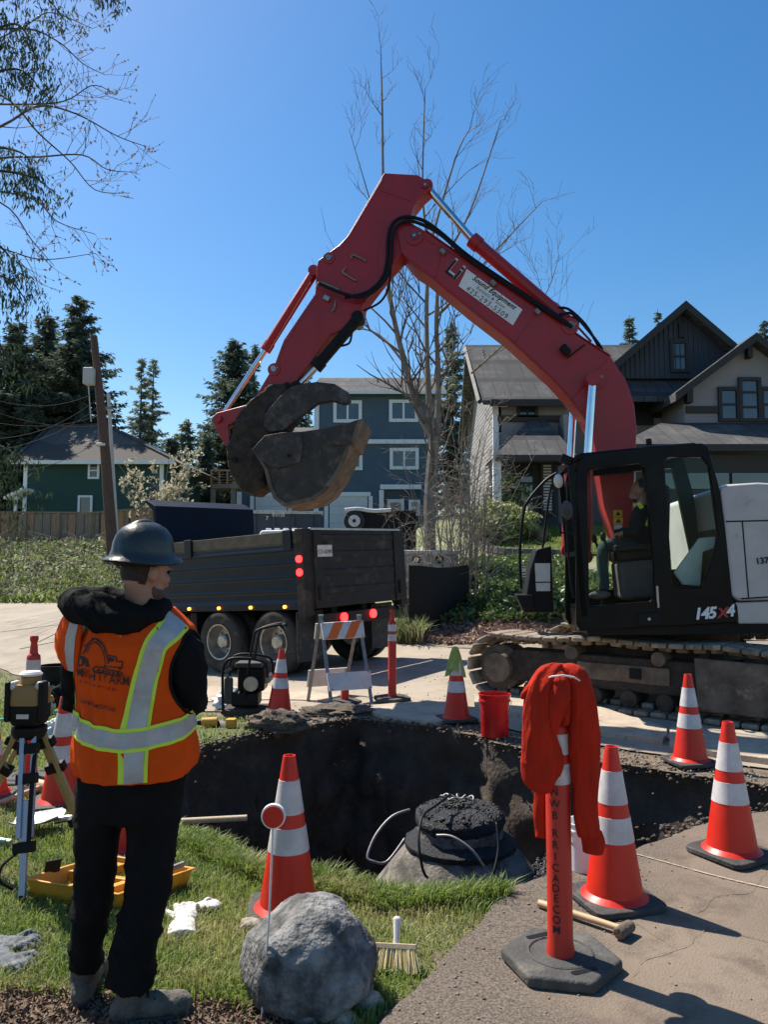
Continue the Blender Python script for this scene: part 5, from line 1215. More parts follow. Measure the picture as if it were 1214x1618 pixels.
# clod under the cone, white bag, drill
def blob(name, c, r, mat, label, cat, seed, amp=.25, freq=2.2, n=40, k=26, facet=0, group=None, fine=.06):
    mb = MB(); sv_ = Vector((seed * 3.1, seed * 1.7, seed))
    def f_(d):
        x = 1 + amp * noise.fractal(d * freq + sv_, 1, 2, 4) + fine * noise.noise(d * 9 + sv_)
        return x
    mb.ell(c, r, n, k, f=f_)
    if facet:
        rg_ = random.Random(seed); pl = [Vector((rg_.gauss(0, 1), rg_.gauss(0, 1), rg_.gauss(0, 1))).normalized() for _ in range(facet)]
        out = []
        for p in mb.v:
            q = Vector(p) - Vector(c); e = Vector((q.x / r[0], q.y / r[1], q.z / r[2]))
            for a in pl:
                d_ = e.dot(a) - .82
                if d_ > 0: e -= a * d_ * .8
            out.append((c[0] + e.x * r[0], c[1] + e.y * r[1], c[2] + e.z * r[2]))
        mb.v = out
    return tag(mk(name, mb, mat, smooth=60), label, cat, group)
w = gp(436, 1154); blob('soil_clod', (w.x, w.y + .12, w.z + .05), (.3, .2, .13), 'clod', 'big clod of dry earth in front of the far left cone', 'clod', 4, .3, 2.5, fine=.14)
w = gp(540, 1130); blob('soil_clod', (w.x, w.y + .1, w.z - .0), (.5, .24, .09), 'clod', 'low heap of gravelly earth below the barricade', 'clod', 7, .3, 2.5, fine=.14)
w = gp(362, 1122); blob('white_bag', (w.x, w.y + .1, w.z + .08), (.2, .2, .14), 'bag', 'crumpled white plastic bag left of the plate compactor', 'bag', 12, .45, 2.6)
w = gp(343, 1149); dr = thing('cordless_drill', 'yellow and black cordless drill lying on the dirt by the clod', 'drill', w)
mb = MB(); mb.cyl(w + Vector((-.16, 0, .05)), w + Vector((.0, .02, .05)), .045, .05, n=14); mk('body', mb, 'tool_yellow', dr, bevel=.01)
mb = MB(); mb.cyl(w + Vector((-.24, -.01, .05)), w + Vector((-.16, 0, .05)), .018, .035, n=12); mk('chuck', mb, 'black', dr)
mb = MB(); mb.prism([w + Vector(q) for q in ((-.04, 0, .03), (.04, 0, .05), (.13, -.05, .03), (.1, -.06, .0), (.0, -.03, .0))], (0, .05, .02)); mk('grip', mb, 'black', dr, bevel=.01)
mb = MB(); mb.box(w + Vector((.15, -.04, .05)), (.1, .1, .09)); mk('battery', mb, 'tool_yellow', dr, bevel=.012)

# ------------------------------------------------------------------ laser level on its tripod
ft = [gp(34, 1432), gp(152, 1362), gp(-75, 1365)]; hd_c = at(46, 1150, (ft[0].y + ft[1].y + ft[2].y) / 3 - .12)
tp = thing('survey_tripod', 'aluminium and wood surveying tripod left of the worker', 'tripod', (ft[0] + ft[1] + ft[2]) / 3)
mb = MB(); mb.lathe([(.07, -.05), (.085, -.02), (.085, .01), (.05, .015)], 20, c=hd_c); mk('head', mb, 'black', tp, bevel=.005)
for i, f_ in enumerate(ft):
    d_ = (f_ - hd_c); a = hd_c + Vector((d_.x, d_.y, 0)).normalized() * .055 + Vector((0, 0, -.02)); dn_ = (f_ - a)
    s = dn_.cross(Vector((0, 0, 1))).normalized(); mt_ = 'alu' if i == 0 else 'wood_olive'
    lg = bpy.data.objects.new('leg', None); COL.objects.link(lg); lg.parent = tp; lg['_w'] = tp['_w']
    for o_ in (-.026, .026):
        mb = MB(); bar(mb, a + s * o_, a + dn_ * .62 + s * o_, .012, .012); mk('leg_rail', mb, mt_, lg, smooth=0, bevel=.003)
    mb = MB(); bar(mb, a + dn_ * .4, a + dn_ * .96, .016, .011); mk('lower_leg', mb, mt_, lg, smooth=0, bevel=.003)
    mb = MB(); mb.cyl(a + dn_ * .94, f_ - Vector((0, 0, .01)), .017, .006, n=10); mk('foot', mb, 'black', lg)
    for t in (.06, .24, .64):
        mb = MB(); q = a + dn_ * t; bar(mb, q, q + dn_.normalized() * .05, .05, .022); mk('clamp', mb, 'black', lg, bevel=.006)
    if i == 0:
        mb = MB(); q = a + dn_ * .02 - s * .035; mb.tube(crom([q, a + dn_ * .3 - s * .035 + Vector((0, -.03, 0)), a + dn_ * .66 - s * .03 + Vector((0, -.03, 0))], 5), .011, 6, flat=.3); mk('strap', mb, 'black', lg)
        mb = MB(); q = a + dn_ * .7; mb.tube(crom([q + s * .03, q + s * .09 + dn_ * .06, q + s * .1 + dn_ * .14, q + s * .04 + dn_ * .2], 5), .007, 6); mk('strap', mb, 'black', lg)
lz_ = hd_c + Vector((0, 0, .02))
ls = thing('laser_level', 'amber and black rotary laser level on top of the tripod', 'laser level', lz_)
mb = MB()
def rr_ring(c, wx, wy, k=.3, n=28):
    o_ = []
    for j in range(n):
        a = 2 * math.pi * j / n; ca, sa = math.cos(a), math.sin(a)
        o_.append(Vector(c) + Vector((wx * math.copysign(abs(ca) ** k, ca), wy * math.copysign(abs(sa) ** k, sa), 0)))
    return o_
mb.loft([rr_ring(lz_ + Vector((0, 0, z)), a, a * .9, .45) for z, a in ((0, .07), (.03, .085), (.1, .088))]); mk('base', mb, 'black', ls, smooth=40)
mb = MB(); mb.loft([rr_ring(lz_ + Vector((0, 0, z)), a, a * .9, .45) for z, a in ((.1, .086), (.17, .084), (.2, .07))]); mk('housing', mb, 'tool_amber', ls, smooth=40)
for sx in (-1, 1):
    mb = MB(); mb.box(lz_ + Vector((sx * .072, -.03, .195)), (.045, .08, .04), rot=Matrix.Rotation(sx * .5, 3, 'Y')); mk('corner_bumper', mb, 'white_dirty', ls, bevel=.012)
    mb = MB(); mb.box(lz_ + Vector((sx * .084, -.045, .12)), (.03, .07, .2)); mk('corner_guard', mb, 'black', ls, bevel=.012)
mb = MB(); mb.lathe([(.05, .2), (.048, .235), (.03, .24)], 18, c=lz_); mk('window_ring', mb, 'tool_amber', ls)
mb = MB(); mb.lathe([(.05, .24), (.056, .25), (.045, .262), (.0, .266)], 18, c=lz_); mk('cap', mb, 'white_dirty', ls)
mb = MB(); mb.box(lz_ + Vector((.0, -.08, .05)), (.06, .006, .022)); mk('name_plate', mb, 'white_dirty', ls)

# ------------------------------------------------------------------ yellow case, shovel, gloves and other things on the lawn
A_, B_, C_, D_ = [Vector((x, y, gz(x, y) + .1)) for x, y in ((-1.72, 3.79), (-1.21, 3.62), (-.94, 3.94), (-1.45, 4.11))]
tray = thing('yellow_case_half', 'open yellow plastic tool case half on the grass behind the worker\'s legs', 'case', (A_ + C_) / 2 - Vector((0, 0, .1)))
cen_ = (A_ + B_ + C_ + D_) / 4; mb = MB()
def insq(k, z): return [cen_ + (p - cen_) * k + Vector((0, 0, z)) for p in (A_, B_, C_, D_)]
mb.loft([insq(.9, -.095), insq(.97, -.012), insq(1.02, -.01), insq(1.02, .0), insq(.95, .0), insq(.86, -.08)]); mk('shell', mb, 'tool_yellow', tray, bevel=.006)
e1, e2 = (B_ - A_).normalized(), (D_ - A_).normalized()
for (u0, u1, v0, v1, z1) in ((.06, .94, .46, .54, -.015), (.36, .44, .06, .46, -.02), (.66, .74, .06, .46, -.02), (.2, .3, .54, .94, -.02), (.6, .7, .54, .94, -.015), (.74, .92, .6, .9, -.04)):
    mb = MB(); q = lambda u_, v_: A_.lerp(B_, u_) + (D_ - A_) * v_
    mb.prism([q(u0, v0) + Vector((0, 0, -.08)), q(u1, v0) + Vector((0, 0, -.08)), q(u1, v1) + Vector((0, 0, -.08)), q(u0, v1) + Vector((0, 0, -.08))], (0, 0, z1 + .08)); mk('divider', mb, 'tool_yellow', tray, bevel=.005)
mb = MB(); q = A_.lerp(D_, .25); mb.prism([q + Vector((-.01, 0, -.01)), q + Vector((.05, .04, -.01)), q + Vector((.06, .04, .05)), q + Vector((.0, 0, .05))], (.006, -.01, 0)); mk('hinge_tab', mb, 'black', tray)
mb = MB(); q = C_.lerp(B_, .25) - e1 * .06; mb.cyl(q + Vector((-.03, -.05, .01)), q + Vector((.07, .05, .02)), .014, n=10); mk('rod_tool', mb, 'galv', tray)
w0, w1 = gp(60, 1316), gp(390, 1308)
shv = thing('shovel', 'long handled shovel lying on the grass at the pit edge', 'shovel', (w0 + w1) / 2)
mb = MB(); N = 10; rows = []
for i in range(N + 1):
    t = i / N; wd = .115 * math.sin(min(1, .25 + t * 1.1) * math.pi * .5) * (1 if t < .82 else 1 - (t - .82) * 3.2)
    row = []
    for j in range(9):
        s = (j - 4) / 4; row.append(w0 + Vector((-.16 + .3 * t, s * wd * 1.25, .05 + .03 * s * s + .035 * t * t)))
    rows.append(row)
mb.loft(rows, closed=False); bl = mk('blade', mb, 'steel', shv, smooth=180); sm = bl.modifiers.new('s', 'SOLIDIFY'); sm.thickness = .004
mb = MB(); mb.tube(crom([w0 + Vector((.1, 0, .07)), w0 + Vector((.2, 0, .085)), w0 + Vector((.32, .01, .05))], 4), .02, 10); mk('socket', mb, 'steel', shv)
mb = MB(); mb.tube([w0 + Vector((.28, .01, .06)), w0.lerp(w1, .6) + Vector((0, 0, .045)), w1 + Vector((0, 0, .06))], [.02, .019, .018], 12); mk('handle', mb, 'wood_pale', shv)
def glove(name, label, px, py, rz, mat, cuffl=.1, sc=1):
    w = gp(px, py); g_ = thing(name, label, 'glove', w); m_ = Matrix.Translation(w + Vector((0, 0, .022))) @ Matrix.Rotation(rz, 4, 'Z') @ Matrix.Scale(sc, 4)
    mb = MB(); mb.ell((0, 0, 0), (.055, .05, .022), m=m_)
    mb.tube([(-.04, 0, 0), (-.09, .005, .004), (-.04 - cuffl, .0, .0)], [.045, .05, .056], 14, m=m_, flat=.4, up=(0, 1, 0))
    for k_, (a, l_) in enumerate(((-.5, .055), (-.2, .075), (.05, .08), (.3, .07))):
        b0 = Vector((.035, -.03 + k_ * .021, 0)); e = b0 + Vector((math.cos(a * .6), math.sin(a * .6), 0)) * l_; mb.tube([b0, b0.lerp(e, .5) + Vector((0, 0, .014)), e - Vector((0, 0, .006))], [.013, .0125, .01], 8, m=m_)
    mb.tube([(.0, .04, 0), (.03, .075, .01), (.065, .085, -.003)], [.016, .014, .011], 8, m=m_)
    remesh(mk('shell', mb, mat, g_), .006, 3, lambda p: .004 * noise.noise(p * 40)); return g_
glove('work_glove', 'white leather work glove with dark cuff on the grass', 292, 1456, R(100), 'glove_white', .12, 1.15); glove('work_glove', 'white leather work glove pointing right, behind the other white glove', 318, 1440, R(8), 'glove_white', .04, .8)
glove('work_glove', 'grey glove lying palm up on the grass at the left edge', 16, 1500, R(-5), 'glove_grey', .1, 1.1); glove('work_glove', 'grey glove with curled fingers nearest the mulch at the left edge', 14, 1528, R(-35), 'glove_grey', .08, 1.05)
# tub companions on the lawn
w = gp(92, 1116); blob('tool_bag', (w.x, w.y - .05, w.z + .14), (.24, .18, .17), 'cloth_black', 'black canvas tool bag in front of the black tub', 'bag', 15, .25, 2)
w = gp(74, 1132); sw = thing('circular_saw', 'small yellow cordless saw on the lawn beside the laser level', 'saw', w)
mb = MB(); mb.cyl(w + Vector((-.03, -.02, .12)), w + Vector((-.02, .06, .12)), .11, n=20); mk('blade_guard', mb, 'steel', sw, bevel=.01)
mb = MB(); mb.box(w + Vector((-.02, .03, .22)), (.2, .1, .08), rot=Matrix.Rotation(.4, 3, 'Y')); mk('body', mb, 'tool_yellow', sw, bevel=.02)
mb = MB(); mb.tube(crom([w + Vector((-.1, .03, .24)), w + Vector((-.05, .03, .3)), w + Vector((.06, .03, .26)), w + Vector((.1, .03, .16))], 4), .02, 8); mk('grip', mb, 'black', sw)
mb = MB(); P = [gp(x, y) + Vector((0, 0, .03)) for x, y in ((-60, 1150), (0, 1143), (45, 1136), (95, 1128), (150, 1122))]; mb.tube(crom(P, 6), .028, 10); tag(mk('green_pipe', mb, 'hose_green', smooth=180), 'pale green plastic pipe lying across the left lawn', 'pipe')
w = gp(86, 1162); blob('plastic_scrap', (w.x, w.y, w.z + .05), (.14, .12, .09), 'bag', 'crumpled white plastic scrap under the green pipe', 'plastic', 18, .5, 3)
w = gp(45, 1240); blob('grey_tarp', (w.x, w.y, w.z + .015), (.3, .2, .04), 'rubber_dusty', 'grey crumpled tarp flat on the lawn behind the tripod', 'tarp', 21, .35, 2)
w0, w1 = gp(-20, 1284), gp(62, 1256); ml = thing('mallet', 'wooden handled mallet with a brown head lying left of the cone', 'mallet', (w0 + w1) / 2)
mb = MB(); mb.tube([w0 + Vector((0, 0, .03)), w1 + Vector((0, 0, .05))], .02, 10); mk('handle', mb, 'wood_pale', ml)
mb = MB(); d_ = (w1 - w0).normalized(); s = Vector((-d_.y, d_.x, 0)); mb.cyl(w1 + d_ * .03 - s * .09 + Vector((0, 0, .05)), w1 + d_ * .03 + s * .09 + Vector((0, 0, .05)), .045, n=14); mk('head', mb, 'wood_handle', ml, bevel=.006)
w0, w1 = gp(-30, 1336), gp(17, 1344); sl_ = thing('spirit_level', 'short aluminium level on the grass at the left edge', 'level', (w0 + w1) / 2)
mb = MB(); bar(mb, w0 + Vector((0, 0, .03)), w1 + Vector((0, 0, .03)), .03, .012); mk('body', mb, 'steel', sl_, bevel=.004)
mb = MB(); mb.cyl(w0.lerp(w1, .7) + Vector((0, -.014, .055)), w0.lerp(w1, .85) + Vector((0, -.014, .055)), .01, n=8); mk('vial', mb, 'hose_green', sl_)

# ------------------------------------------------------------------ boulder, stones, marker, brush, hammer
bo_c = at(486, 1530, 2.95); bo_c.z = .125
bd = blob('boulder', bo_c, (.252, .23, .225), 'rock', 'big speckled grey boulder at the corner of lawn and mulch', 'boulder', 33, .13, 1.2, 80, 54, 5, fine=.02)
for x, y, sz, dy in ((402, 1497, .012, 0), (437, 1512, .008, 0), (447, 1547, .009, 0)): pass
for px, py, r, mt_, lb in ((490, 1612, .062, 'rock', 'small rough grey stone at the foot of the boulder'), (540, 1618, .04, 'pebble', 'smooth tan pebble right of the small grey stone'), (578, 1592, .05, 'pebble', 'round dark stone tucked against the boulder\'s right foot'), (398, 1470, .045, 'pebble', 'pinkish stone left of the boulder top')):
    w = gp(px, py); blob('stone', (w.x, w.y, w.z + r * .35), (r * 1.25, r, r * .8), mt_, lb, 'stone', px, .25, 1.5, 24, 16, 3, 'loose stones by the boulder')
w = gp(413, 1614); tpz = at(432, 1290, w.y + .02)
mk_ = thing('reflector_marker', 'thin white marker rod with a round red reflector before the cone', 'marker', w)
mb = MB(); mb.tube([w, w.lerp(tpz, .5) + Vector((.006, 0, 0)), tpz], .0038, 8); mk('rod', mb, 'white_dirty', mk_)
mb = MB(); mb.cyl(tpz + Vector((0, .012, 0)), tpz + Vector((0, -.006, 0)), .0435, n=32); rf = mk('reflector_frame', mb, 'white', mk_, bevel=.002)
mb = MB(); mb.cyl(tpz + Vector((0, -.0062, 0)), tpz + Vector((0, -.01, 0)), .0375, n=32); mk('reflector_lens', mb, 'cone_orange', rf)
w = gp(624, 1540); bs = thing('masonry_brush', 'wide pale bristle brush on the lawn edge right of the boulder', 'brush', w)
mt_ = Matrix.Translation(w) @ Matrix.Rotation(R(-6), 4, 'Z') @ Matrix.Rotation(R(-32), 4, 'X')
mb = MB(); mb.box((0, 0, .095), (.165, .032, .022), m=mt_); mk('block', mb, 'wood_pale', bs, bevel=.004)
mb = MB(); mb.tube([(0, 0, .1), (0, 0, .13), (0, .0, .19)], [.012, .011, .016], 10, m=mt_); mb.ell((0, 0, .192), (.017, .01, .012), m=mt_); mk('handle', mb, 'white_dirty', bs)
mb = MB(); rg_ = random.Random(2)
for i in range(420):
    x, y = rg_.uniform(-.078, .078), rg_.uniform(-.014, .014); e = Vector((x * 1.22 + rg_.gauss(0, .004), y * 1.9 + rg_.gauss(0, .004), rg_.uniform(.0, .012))); mb.tube([(x, y, .088), e], [.0022, .0016], 4, m=mt_, cap=False)
stuff(mk('bristles', mb, 'bristle', bs, smooth=0))
w0, w1 = gp(853, 1447), gp(988, 1494); w0.z = drz(w0.x, w0.y); w1.z = drz(w1.x, w1.y)
hm = thing('sledge_hammer', 'short sledge hammer lying on the driveway behind the near post', 'hammer', (w0 + w1) / 2)
mb = MB(); mb.tube([w0 + Vector((0, 0, .018)), w0.lerp(w1, .5) + Vector((0, 0, .026)), w1 + Vector((0, 0, .03))], [.017, .015, .013], 12); mk('handle', mb, 'wood_handle', hm)
d_ = (w1 - w0).normalized(); s = Vector((-d_.y, d_.x, 0)); mb = MB(); mb.prism([w1 + s * t + Vector((0, 0, .03)) + d_ * (.028 * math.cos(a)) + Vector((0, 0, .026 * math.sin(a))) for t in (-.055,) for a in np.linspace(0, 2 * math.pi, 9)[:-1]], s * .11); mk('head', mb, 'steel_rust', hm, bevel=.008)

# ------------------------------------------------------------------ manhole in the pit
mc = Vector((.55, 5.7, -.24)); mh = thing('manhole', 'concrete manhole cone with a tar covered lid in the pit', 'manhole', Vector((mc.x, mc.y, -1.6)))
mb = MB(); mb.lathe([(.9, -1.36), (.89, -.95), (.84, -.72), (.41, -.19), (.39, -.16)], 48, c=mc); mk('concrete_cone', mb, 'concrete', mh, smooth=40)
def rough_disc(prof, seed, n=64, amp=.012):
    mb = MB(); rings = []
    for r_, z in prof: rings.append([mc + Vector((math.cos(a) * (r_ + amp * noise.noise(Vector((math.cos(a) * 5, math.sin(a) * 5, seed)))), math.sin(a) * (r_ + amp * noise.noise(Vector((math.cos(a) * 5, math.sin(a) * 5, seed)))), z + amp * 1.2 * noise.noise(Vector((math.cos(a) * 3 * r_ * 4, math.sin(a) * 12 * r_, seed + z * 9))))) for a in np.linspace(0, 2 * math.pi, n + 1)[:-1]])
    mb.loft(rings); return mb
mk('lower_ring', rough_disc([(.37, -.2), (.4, -.16), (.4, -.13), (.33, -.1), (.28, -.08)], 1), 'tar', mh, smooth=50)
mk('brick_course', rough_disc([(.3, -.14), (.31, -.03), (.29, .0)], 4), 'concrete', mh, smooth=50)
mk('lid', rough_disc([(.3, -.04), (.325, .01), (.32, .06), (.25, .095), (.15, .11), (.04, .115)], 2, amp=.018), 'tar', mh, smooth=60)
P_ = []
for _ in range(1500):
    a, r_ = random.uniform(0, 6.283), math.sqrt(random.random()) * .3; P_.append((mc.x + r_ * math.cos(a), mc.y + r_ * math.sin(a), mc.z + .12 - .05 * (r_ / .3) ** 2 + random.uniform(-.01, .01)))
o = crumbs('tar_crumbs', P_, .022, 'tar', 12); o.parent = mh; o.matrix_parent_inverse = Matrix.Translation(mh.location).inverted(); stuff(o)
def mp(px, py, dy): return at(px, py, mc.y + dy)
for pts, mt_ in (([mp(648, 1279, -.3), mp(620, 1290, -.35), mp(595, 1318, -.42), mp(581, 1352, -.5), mp(590, 1361, -.52), mp(612, 1361, -.5), mp(640, 1325, -.42)], 'galv'),
                 ([mp(712, 1255, -.1), mp(690, 1272, -.25), mp(668, 1290, -.4), mp(662, 1330, -.55), mp(668, 1372, -.62), mp(676, 1388, -.62)], 'black'),
                 ([mp(690, 1320, -.45), mp(715, 1322, -.5), mp(745, 1342, -.56), mp(766, 1370, -.6)], 'galv'), ([mp(785, 1300, -.4), mp(788, 1340, -.5), mp(780, 1380, -.6), mp(770, 1395, -.6)], 'black')):
    mb = MB(); mb.tube(crom(pts, 7), .009, 8); mk('cable', mb, mt_, mh, smooth=180)
for i in range(4):
    q = mp(703 + i * 13, 1258 + 3 * (i % 2), -.05) ; mb = MB(); mb.tube(crom([q + Vector((.03 * math.cos(a + i), .03 * math.sin(a + i), .01 * math.sin(2 * a))) for a in np.linspace(0, 5, 8)], 3), .007, 6); mk('chain_link', mb, 'galv', mh, smooth=180)

# ------------------------------------------------------------------ people
def head_mesh(mb, c, f, u=Vector((0, 0, 1)), k=1.0):
    r = f.cross(u).normalized(); rot = Matrix((r, f, u)).transposed()
    P = lambda a, b, d: c + (r * a + f * b + u * d) * k
    mb.ell(P(0, -.008, .02), (.074 * k, .094 * k, .105 * k), 20, 14, rot=rot)
    mb.ell(P(0, .038, -.06), (.056 * k, .056 * k, .055 * k), 16, 10, rot=rot)
    mb.ell(P(0, .064, -.088), (.03 * k, .028 * k, .024 * k), rot=rot)           # chin
    mb.tube([P(0, .085, .02), P(0, .1, -.01), P(0, .108, -.03), P(0, .088, -.038)], [.009 * k, .011 * k, .016 * k, .012 * k], 10)   # nose
    for s in (-1, 1):
        mb.ell(P(s * .077, -.012, -.005), (.01 * k, .022 * k, .033 * k), rot=rot)  # ears
        mb.ell(P(s * .04, .062, -.012), (.024 * k, .03 * k, .025 * k), rot=rot)   # cheeks
        mb.ell(P(s * .03, .082, .034), (.024 * k, .012 * k, .009 * k), rot=rot)   # brow
    mb.ell(P(0, .088, -.056), (.024 * k, .012 * k, .007 * k), rot=rot)             # lips
    return P, rot
def hand_mesh(mb, wrist, d, palm_n, side, curl=.9, k=1.0):
    d = d.normalized(); n_ = (palm_n - d * palm_n.dot(d)).normalized(); s = d.cross(n_).normalized() * side
    rot = Matrix((s, d, n_)).transposed()
    mb.ell(wrist + d * .045 * k, (.04 * k, .055 * k, .017 * k), 14, 9, rot=rot)
    mb.tube([wrist - d * .05 * k, wrist, wrist + d * .03 * k], [.028 * k, .026 * k, .026 * k], 12)
    for i, (o_, l_) in enumerate(((-.03, .07), (-.01, .08), (.011, .076), (.03, .06))):
        b = wrist + d * .088 * k + s * o_ * k; p = [b]; dd = d.copy()
        for j, seg_ in enumerate((.45, .32, .23)):
            dd = (Matrix.Rotation(-curl * (.55 + .35 * j), 3, s * 1) @ dd) if side else dd
            p.append(p[-1] + dd * l_ * seg_ * k)
        mb.tube(p, [.0095 * k, .0088 * k, .008 * k, .0065 * k], 8)
    b = wrist + d * .025 * k - s * .033 * k; mb.tube([b, b + (d * .6 - s * .8 - n_ * .2).normalized() * .035 * k, b + (d * .85 - s * .45 - n_ * .5).normalized() * .062 * k], [.012 * k, .0105 * k, .008 * k], 8)

# ---- the worker seen from behind
wk = thing('person', 'worker in hard hat and orange safety vest standing with back to camera', 'person', (-.98, 2.85, gz(-.98, 2.85)))
XC, YC = -.904, 2.86
PX = lambda px, py, Y: at(px, py, Y)
hf = Vector((math.sin(R(36)), math.cos(R(36)), -.2)).normalized(); hu = Vector((.02, 0, 1)); hr = hf.cross(hu).normalized(); hu = hr.cross(hf)
hc = PX(229, 905, 2.83)
mb = MB(); HP, hrot = head_mesh(mb, hc, hf, hu, .93)
mb.tube([hc - hu * .03 - hf * .03, PX(222, 948, 2.82), PX(215, 985, 2.84)], [.05, .052, .06], 18)
handL, handR = Vector((-1.0, 3.12, 1.09)), Vector((-.86, 3.13, 1.08))
hand_mesh(mb, handR - Vector((-.0, .06, 0)), Vector((-.35, .8, .1)), Vector((.2, .2, 1)), 1); hand_mesh(mb, handL - Vector((.0, .06, 0)), Vector((.35, .8, .1)), Vector((-.2, .2, 1)), -1)
mb.tube([PX(215, 975, 2.84), (XC, YC, 1.3), (XC, YC, .9)], [.06, .11, .1], 14)
for sx, hnd, el in ((1, handR, PX(302, 1090, 2.85)), (-1, handL, PX(126, 1085, 2.9))):
    mb.tube([(XC + sx * .06, YC, 1.33), (XC + sx * .16, YC, 1.31), el, hnd - Vector((0, .07, 0))], [.05, .045, .035, .025], 10)
mb.tube([(XC, YC, .92), (XC - .09, YC, .84), PX(146, 1400, 2.9), PX(133, 1530, 2.93)], [.07, .07, .045, .035], 10); mb.tube([(XC, YC, .92), (XC + .09, YC, .84), PX(234, 1400, 2.83), PX(206, 1560, 2.79)], [.07, .07, .045, .035], 10)
skin = remesh(mk('body', mb, 'skin', wk), .006, 3)
def shell(name, c, rad, rot, keep, par):
    mb = MB(); mb.ell(c, rad, 48, 36, rot=rot); vv = [Vector(p) for p in mb.v]; ks = set(i for i, p in enumerate(vv) if keep(p)); mb.f = [f_ for f_ in mb.f if all(i in ks for i in f_)]
    o = mk(name, mb, 'stubble' if name == 'beard' else 'hair', par, smooth=180); return o
loc_ = lambda p: ((p - hc).dot(hr), (p - hc).dot(hf), (p - hc).dot(hu))
shell('hair', HP(0, -.01, .016), (.0735 * .945, .0935 * .945, .105 * .945), hrot, lambda p: (loc_(p)[1] < -.026 and loc_(p)[2] > -.048 - .2 * max(0, loc_(p)[1] + .06)) or (loc_(p)[2] > .035 and loc_(p)[1] < .05), skin)
shell('beard', HP(0, .039, -.062), (.0575 * .95, .0585 * .95, .0575 * .95), hrot, lambda p: loc_(p)[2] < -.05 + .8 * max(0, .025 - loc_(p)[1]) and loc_(p)[1] > -.012, skin)
for s in (-1, 1):
    mb = MB(); mb.ell(HP(s * .03, .085, .02), (.012, .007, .006), rot=hrot); mk('eye', mb, 'black', skin)
# hard hat
bc = PX(226, 884, 2.83); hz = Vector((.03, -.05, 1)).normalized(); hy = (hf - hz * hf.dot(hz)).normalized(); hx = hy.cross(hz)
HM = Matrix((hx, hy, hz)).transposed().to_4x4(); HM.translation = bc
mb = MB(); rings = []
for r_, z in ((.132, -.004), (.135, .0), (.13, .004), (.114, .014), (.108, .033), (.104, .062), (.094, .09), (.075, .114), (.047, .13), (.019, .136), (.002, .1365)):
    rings.append([HM @ Vector((r_ * math.cos(a) * .96, r_ * math.sin(a) * (1.08 if r_ > .113 else 1.04), z - (.012 * abs(math.cos(a)) ** 2 if r_ > .113 else 0) + .0)) for a in np.linspace(0, 2 * math.pi, 49)[:-1]])
mb.loft(list(reversed(rings)), cap=False); mb.f.append(tuple(range(48))[::-1]); hat = mk('hard_hat', mb, 'hat', wk, smooth=70); q = hat.modifiers.new('s', 'SOLIDIFY'); q.thickness = .003; q.offset = -1
mb = MB()
for o_, w_ in ((0, .022), (-.045, .008), (.045, .008)):
    P = [HM @ Vector((o_, y, .003 + .132 * math.sqrt(max(0, 1 - (y / .111) ** 2 - (o_ / .108) ** 2)) + .004)) for y in np.linspace(-.094, .094, 22)]
    mb.tube(P, [w_ * (.35 + .65 * math.sin(math.pi * i / 21)) for i in range(22)], 8, flat=.45, up=hx[:])
mk('hat_ridge', mb, 'hat', hat, smooth=60)
mb = MB(); mb.tube([HM @ Vector((.1 * math.cos(a), .105 * math.sin(a), -.012)) for a in np.linspace(R(190), R(350), 20)], .009, 8, flat=.5); mk('hat_band', mb, 'black', hat)
# trousers
mb = MB()
def limb(P, r, n=18, k=5):
    C = crom([Vector(p) for p in P], k); rr = []
    for i in range(len(C)):
        t = i / k; j = min(int(t), len(P) - 2); rr.append(r[j] * (1 - t + j) + r[j + 1] * (t - j))
    mb.tube(C, rr, n)
mb.loft([[Vector((XC - .02 + a * math.cos(t), YC + b * math.sin(t), z)) for t in np.linspace(0, 2 * math.pi, 25)[:-1]] for z, a, b in ((.68, .155, .12), (.74, .17, .13), (.84, .17, .13), (.98, .16, .12))])
limb([(XC - .1, YC, .84), PX(158, 1260, YC), PX(148, 1400, 2.9), PX(140, 1460, 2.91), PX(134, 1525, 2.93)], [.092, .09, .068, .06, .058])
limb([(XC + .09, YC, .84), PX(245, 1260, YC - .01), PX(234, 1400, 2.83), PX(218, 1470, 2.8), PX(205, 1555, 2.79)], [.098, .096, .08, .075, .08])
def pw_(p): return .006 * noise.noise(p * 9) + .011 * (1 - 2 * abs(noise.noise(Vector((p.x * 7, p.y * 7, p.z * 11 + p.x * 10))))) ** 3 * (1.2 if p.z < .4 else .6)
remesh(mk('trousers', mb, 'cloth_pants', wk), .0105, 3, pw_)
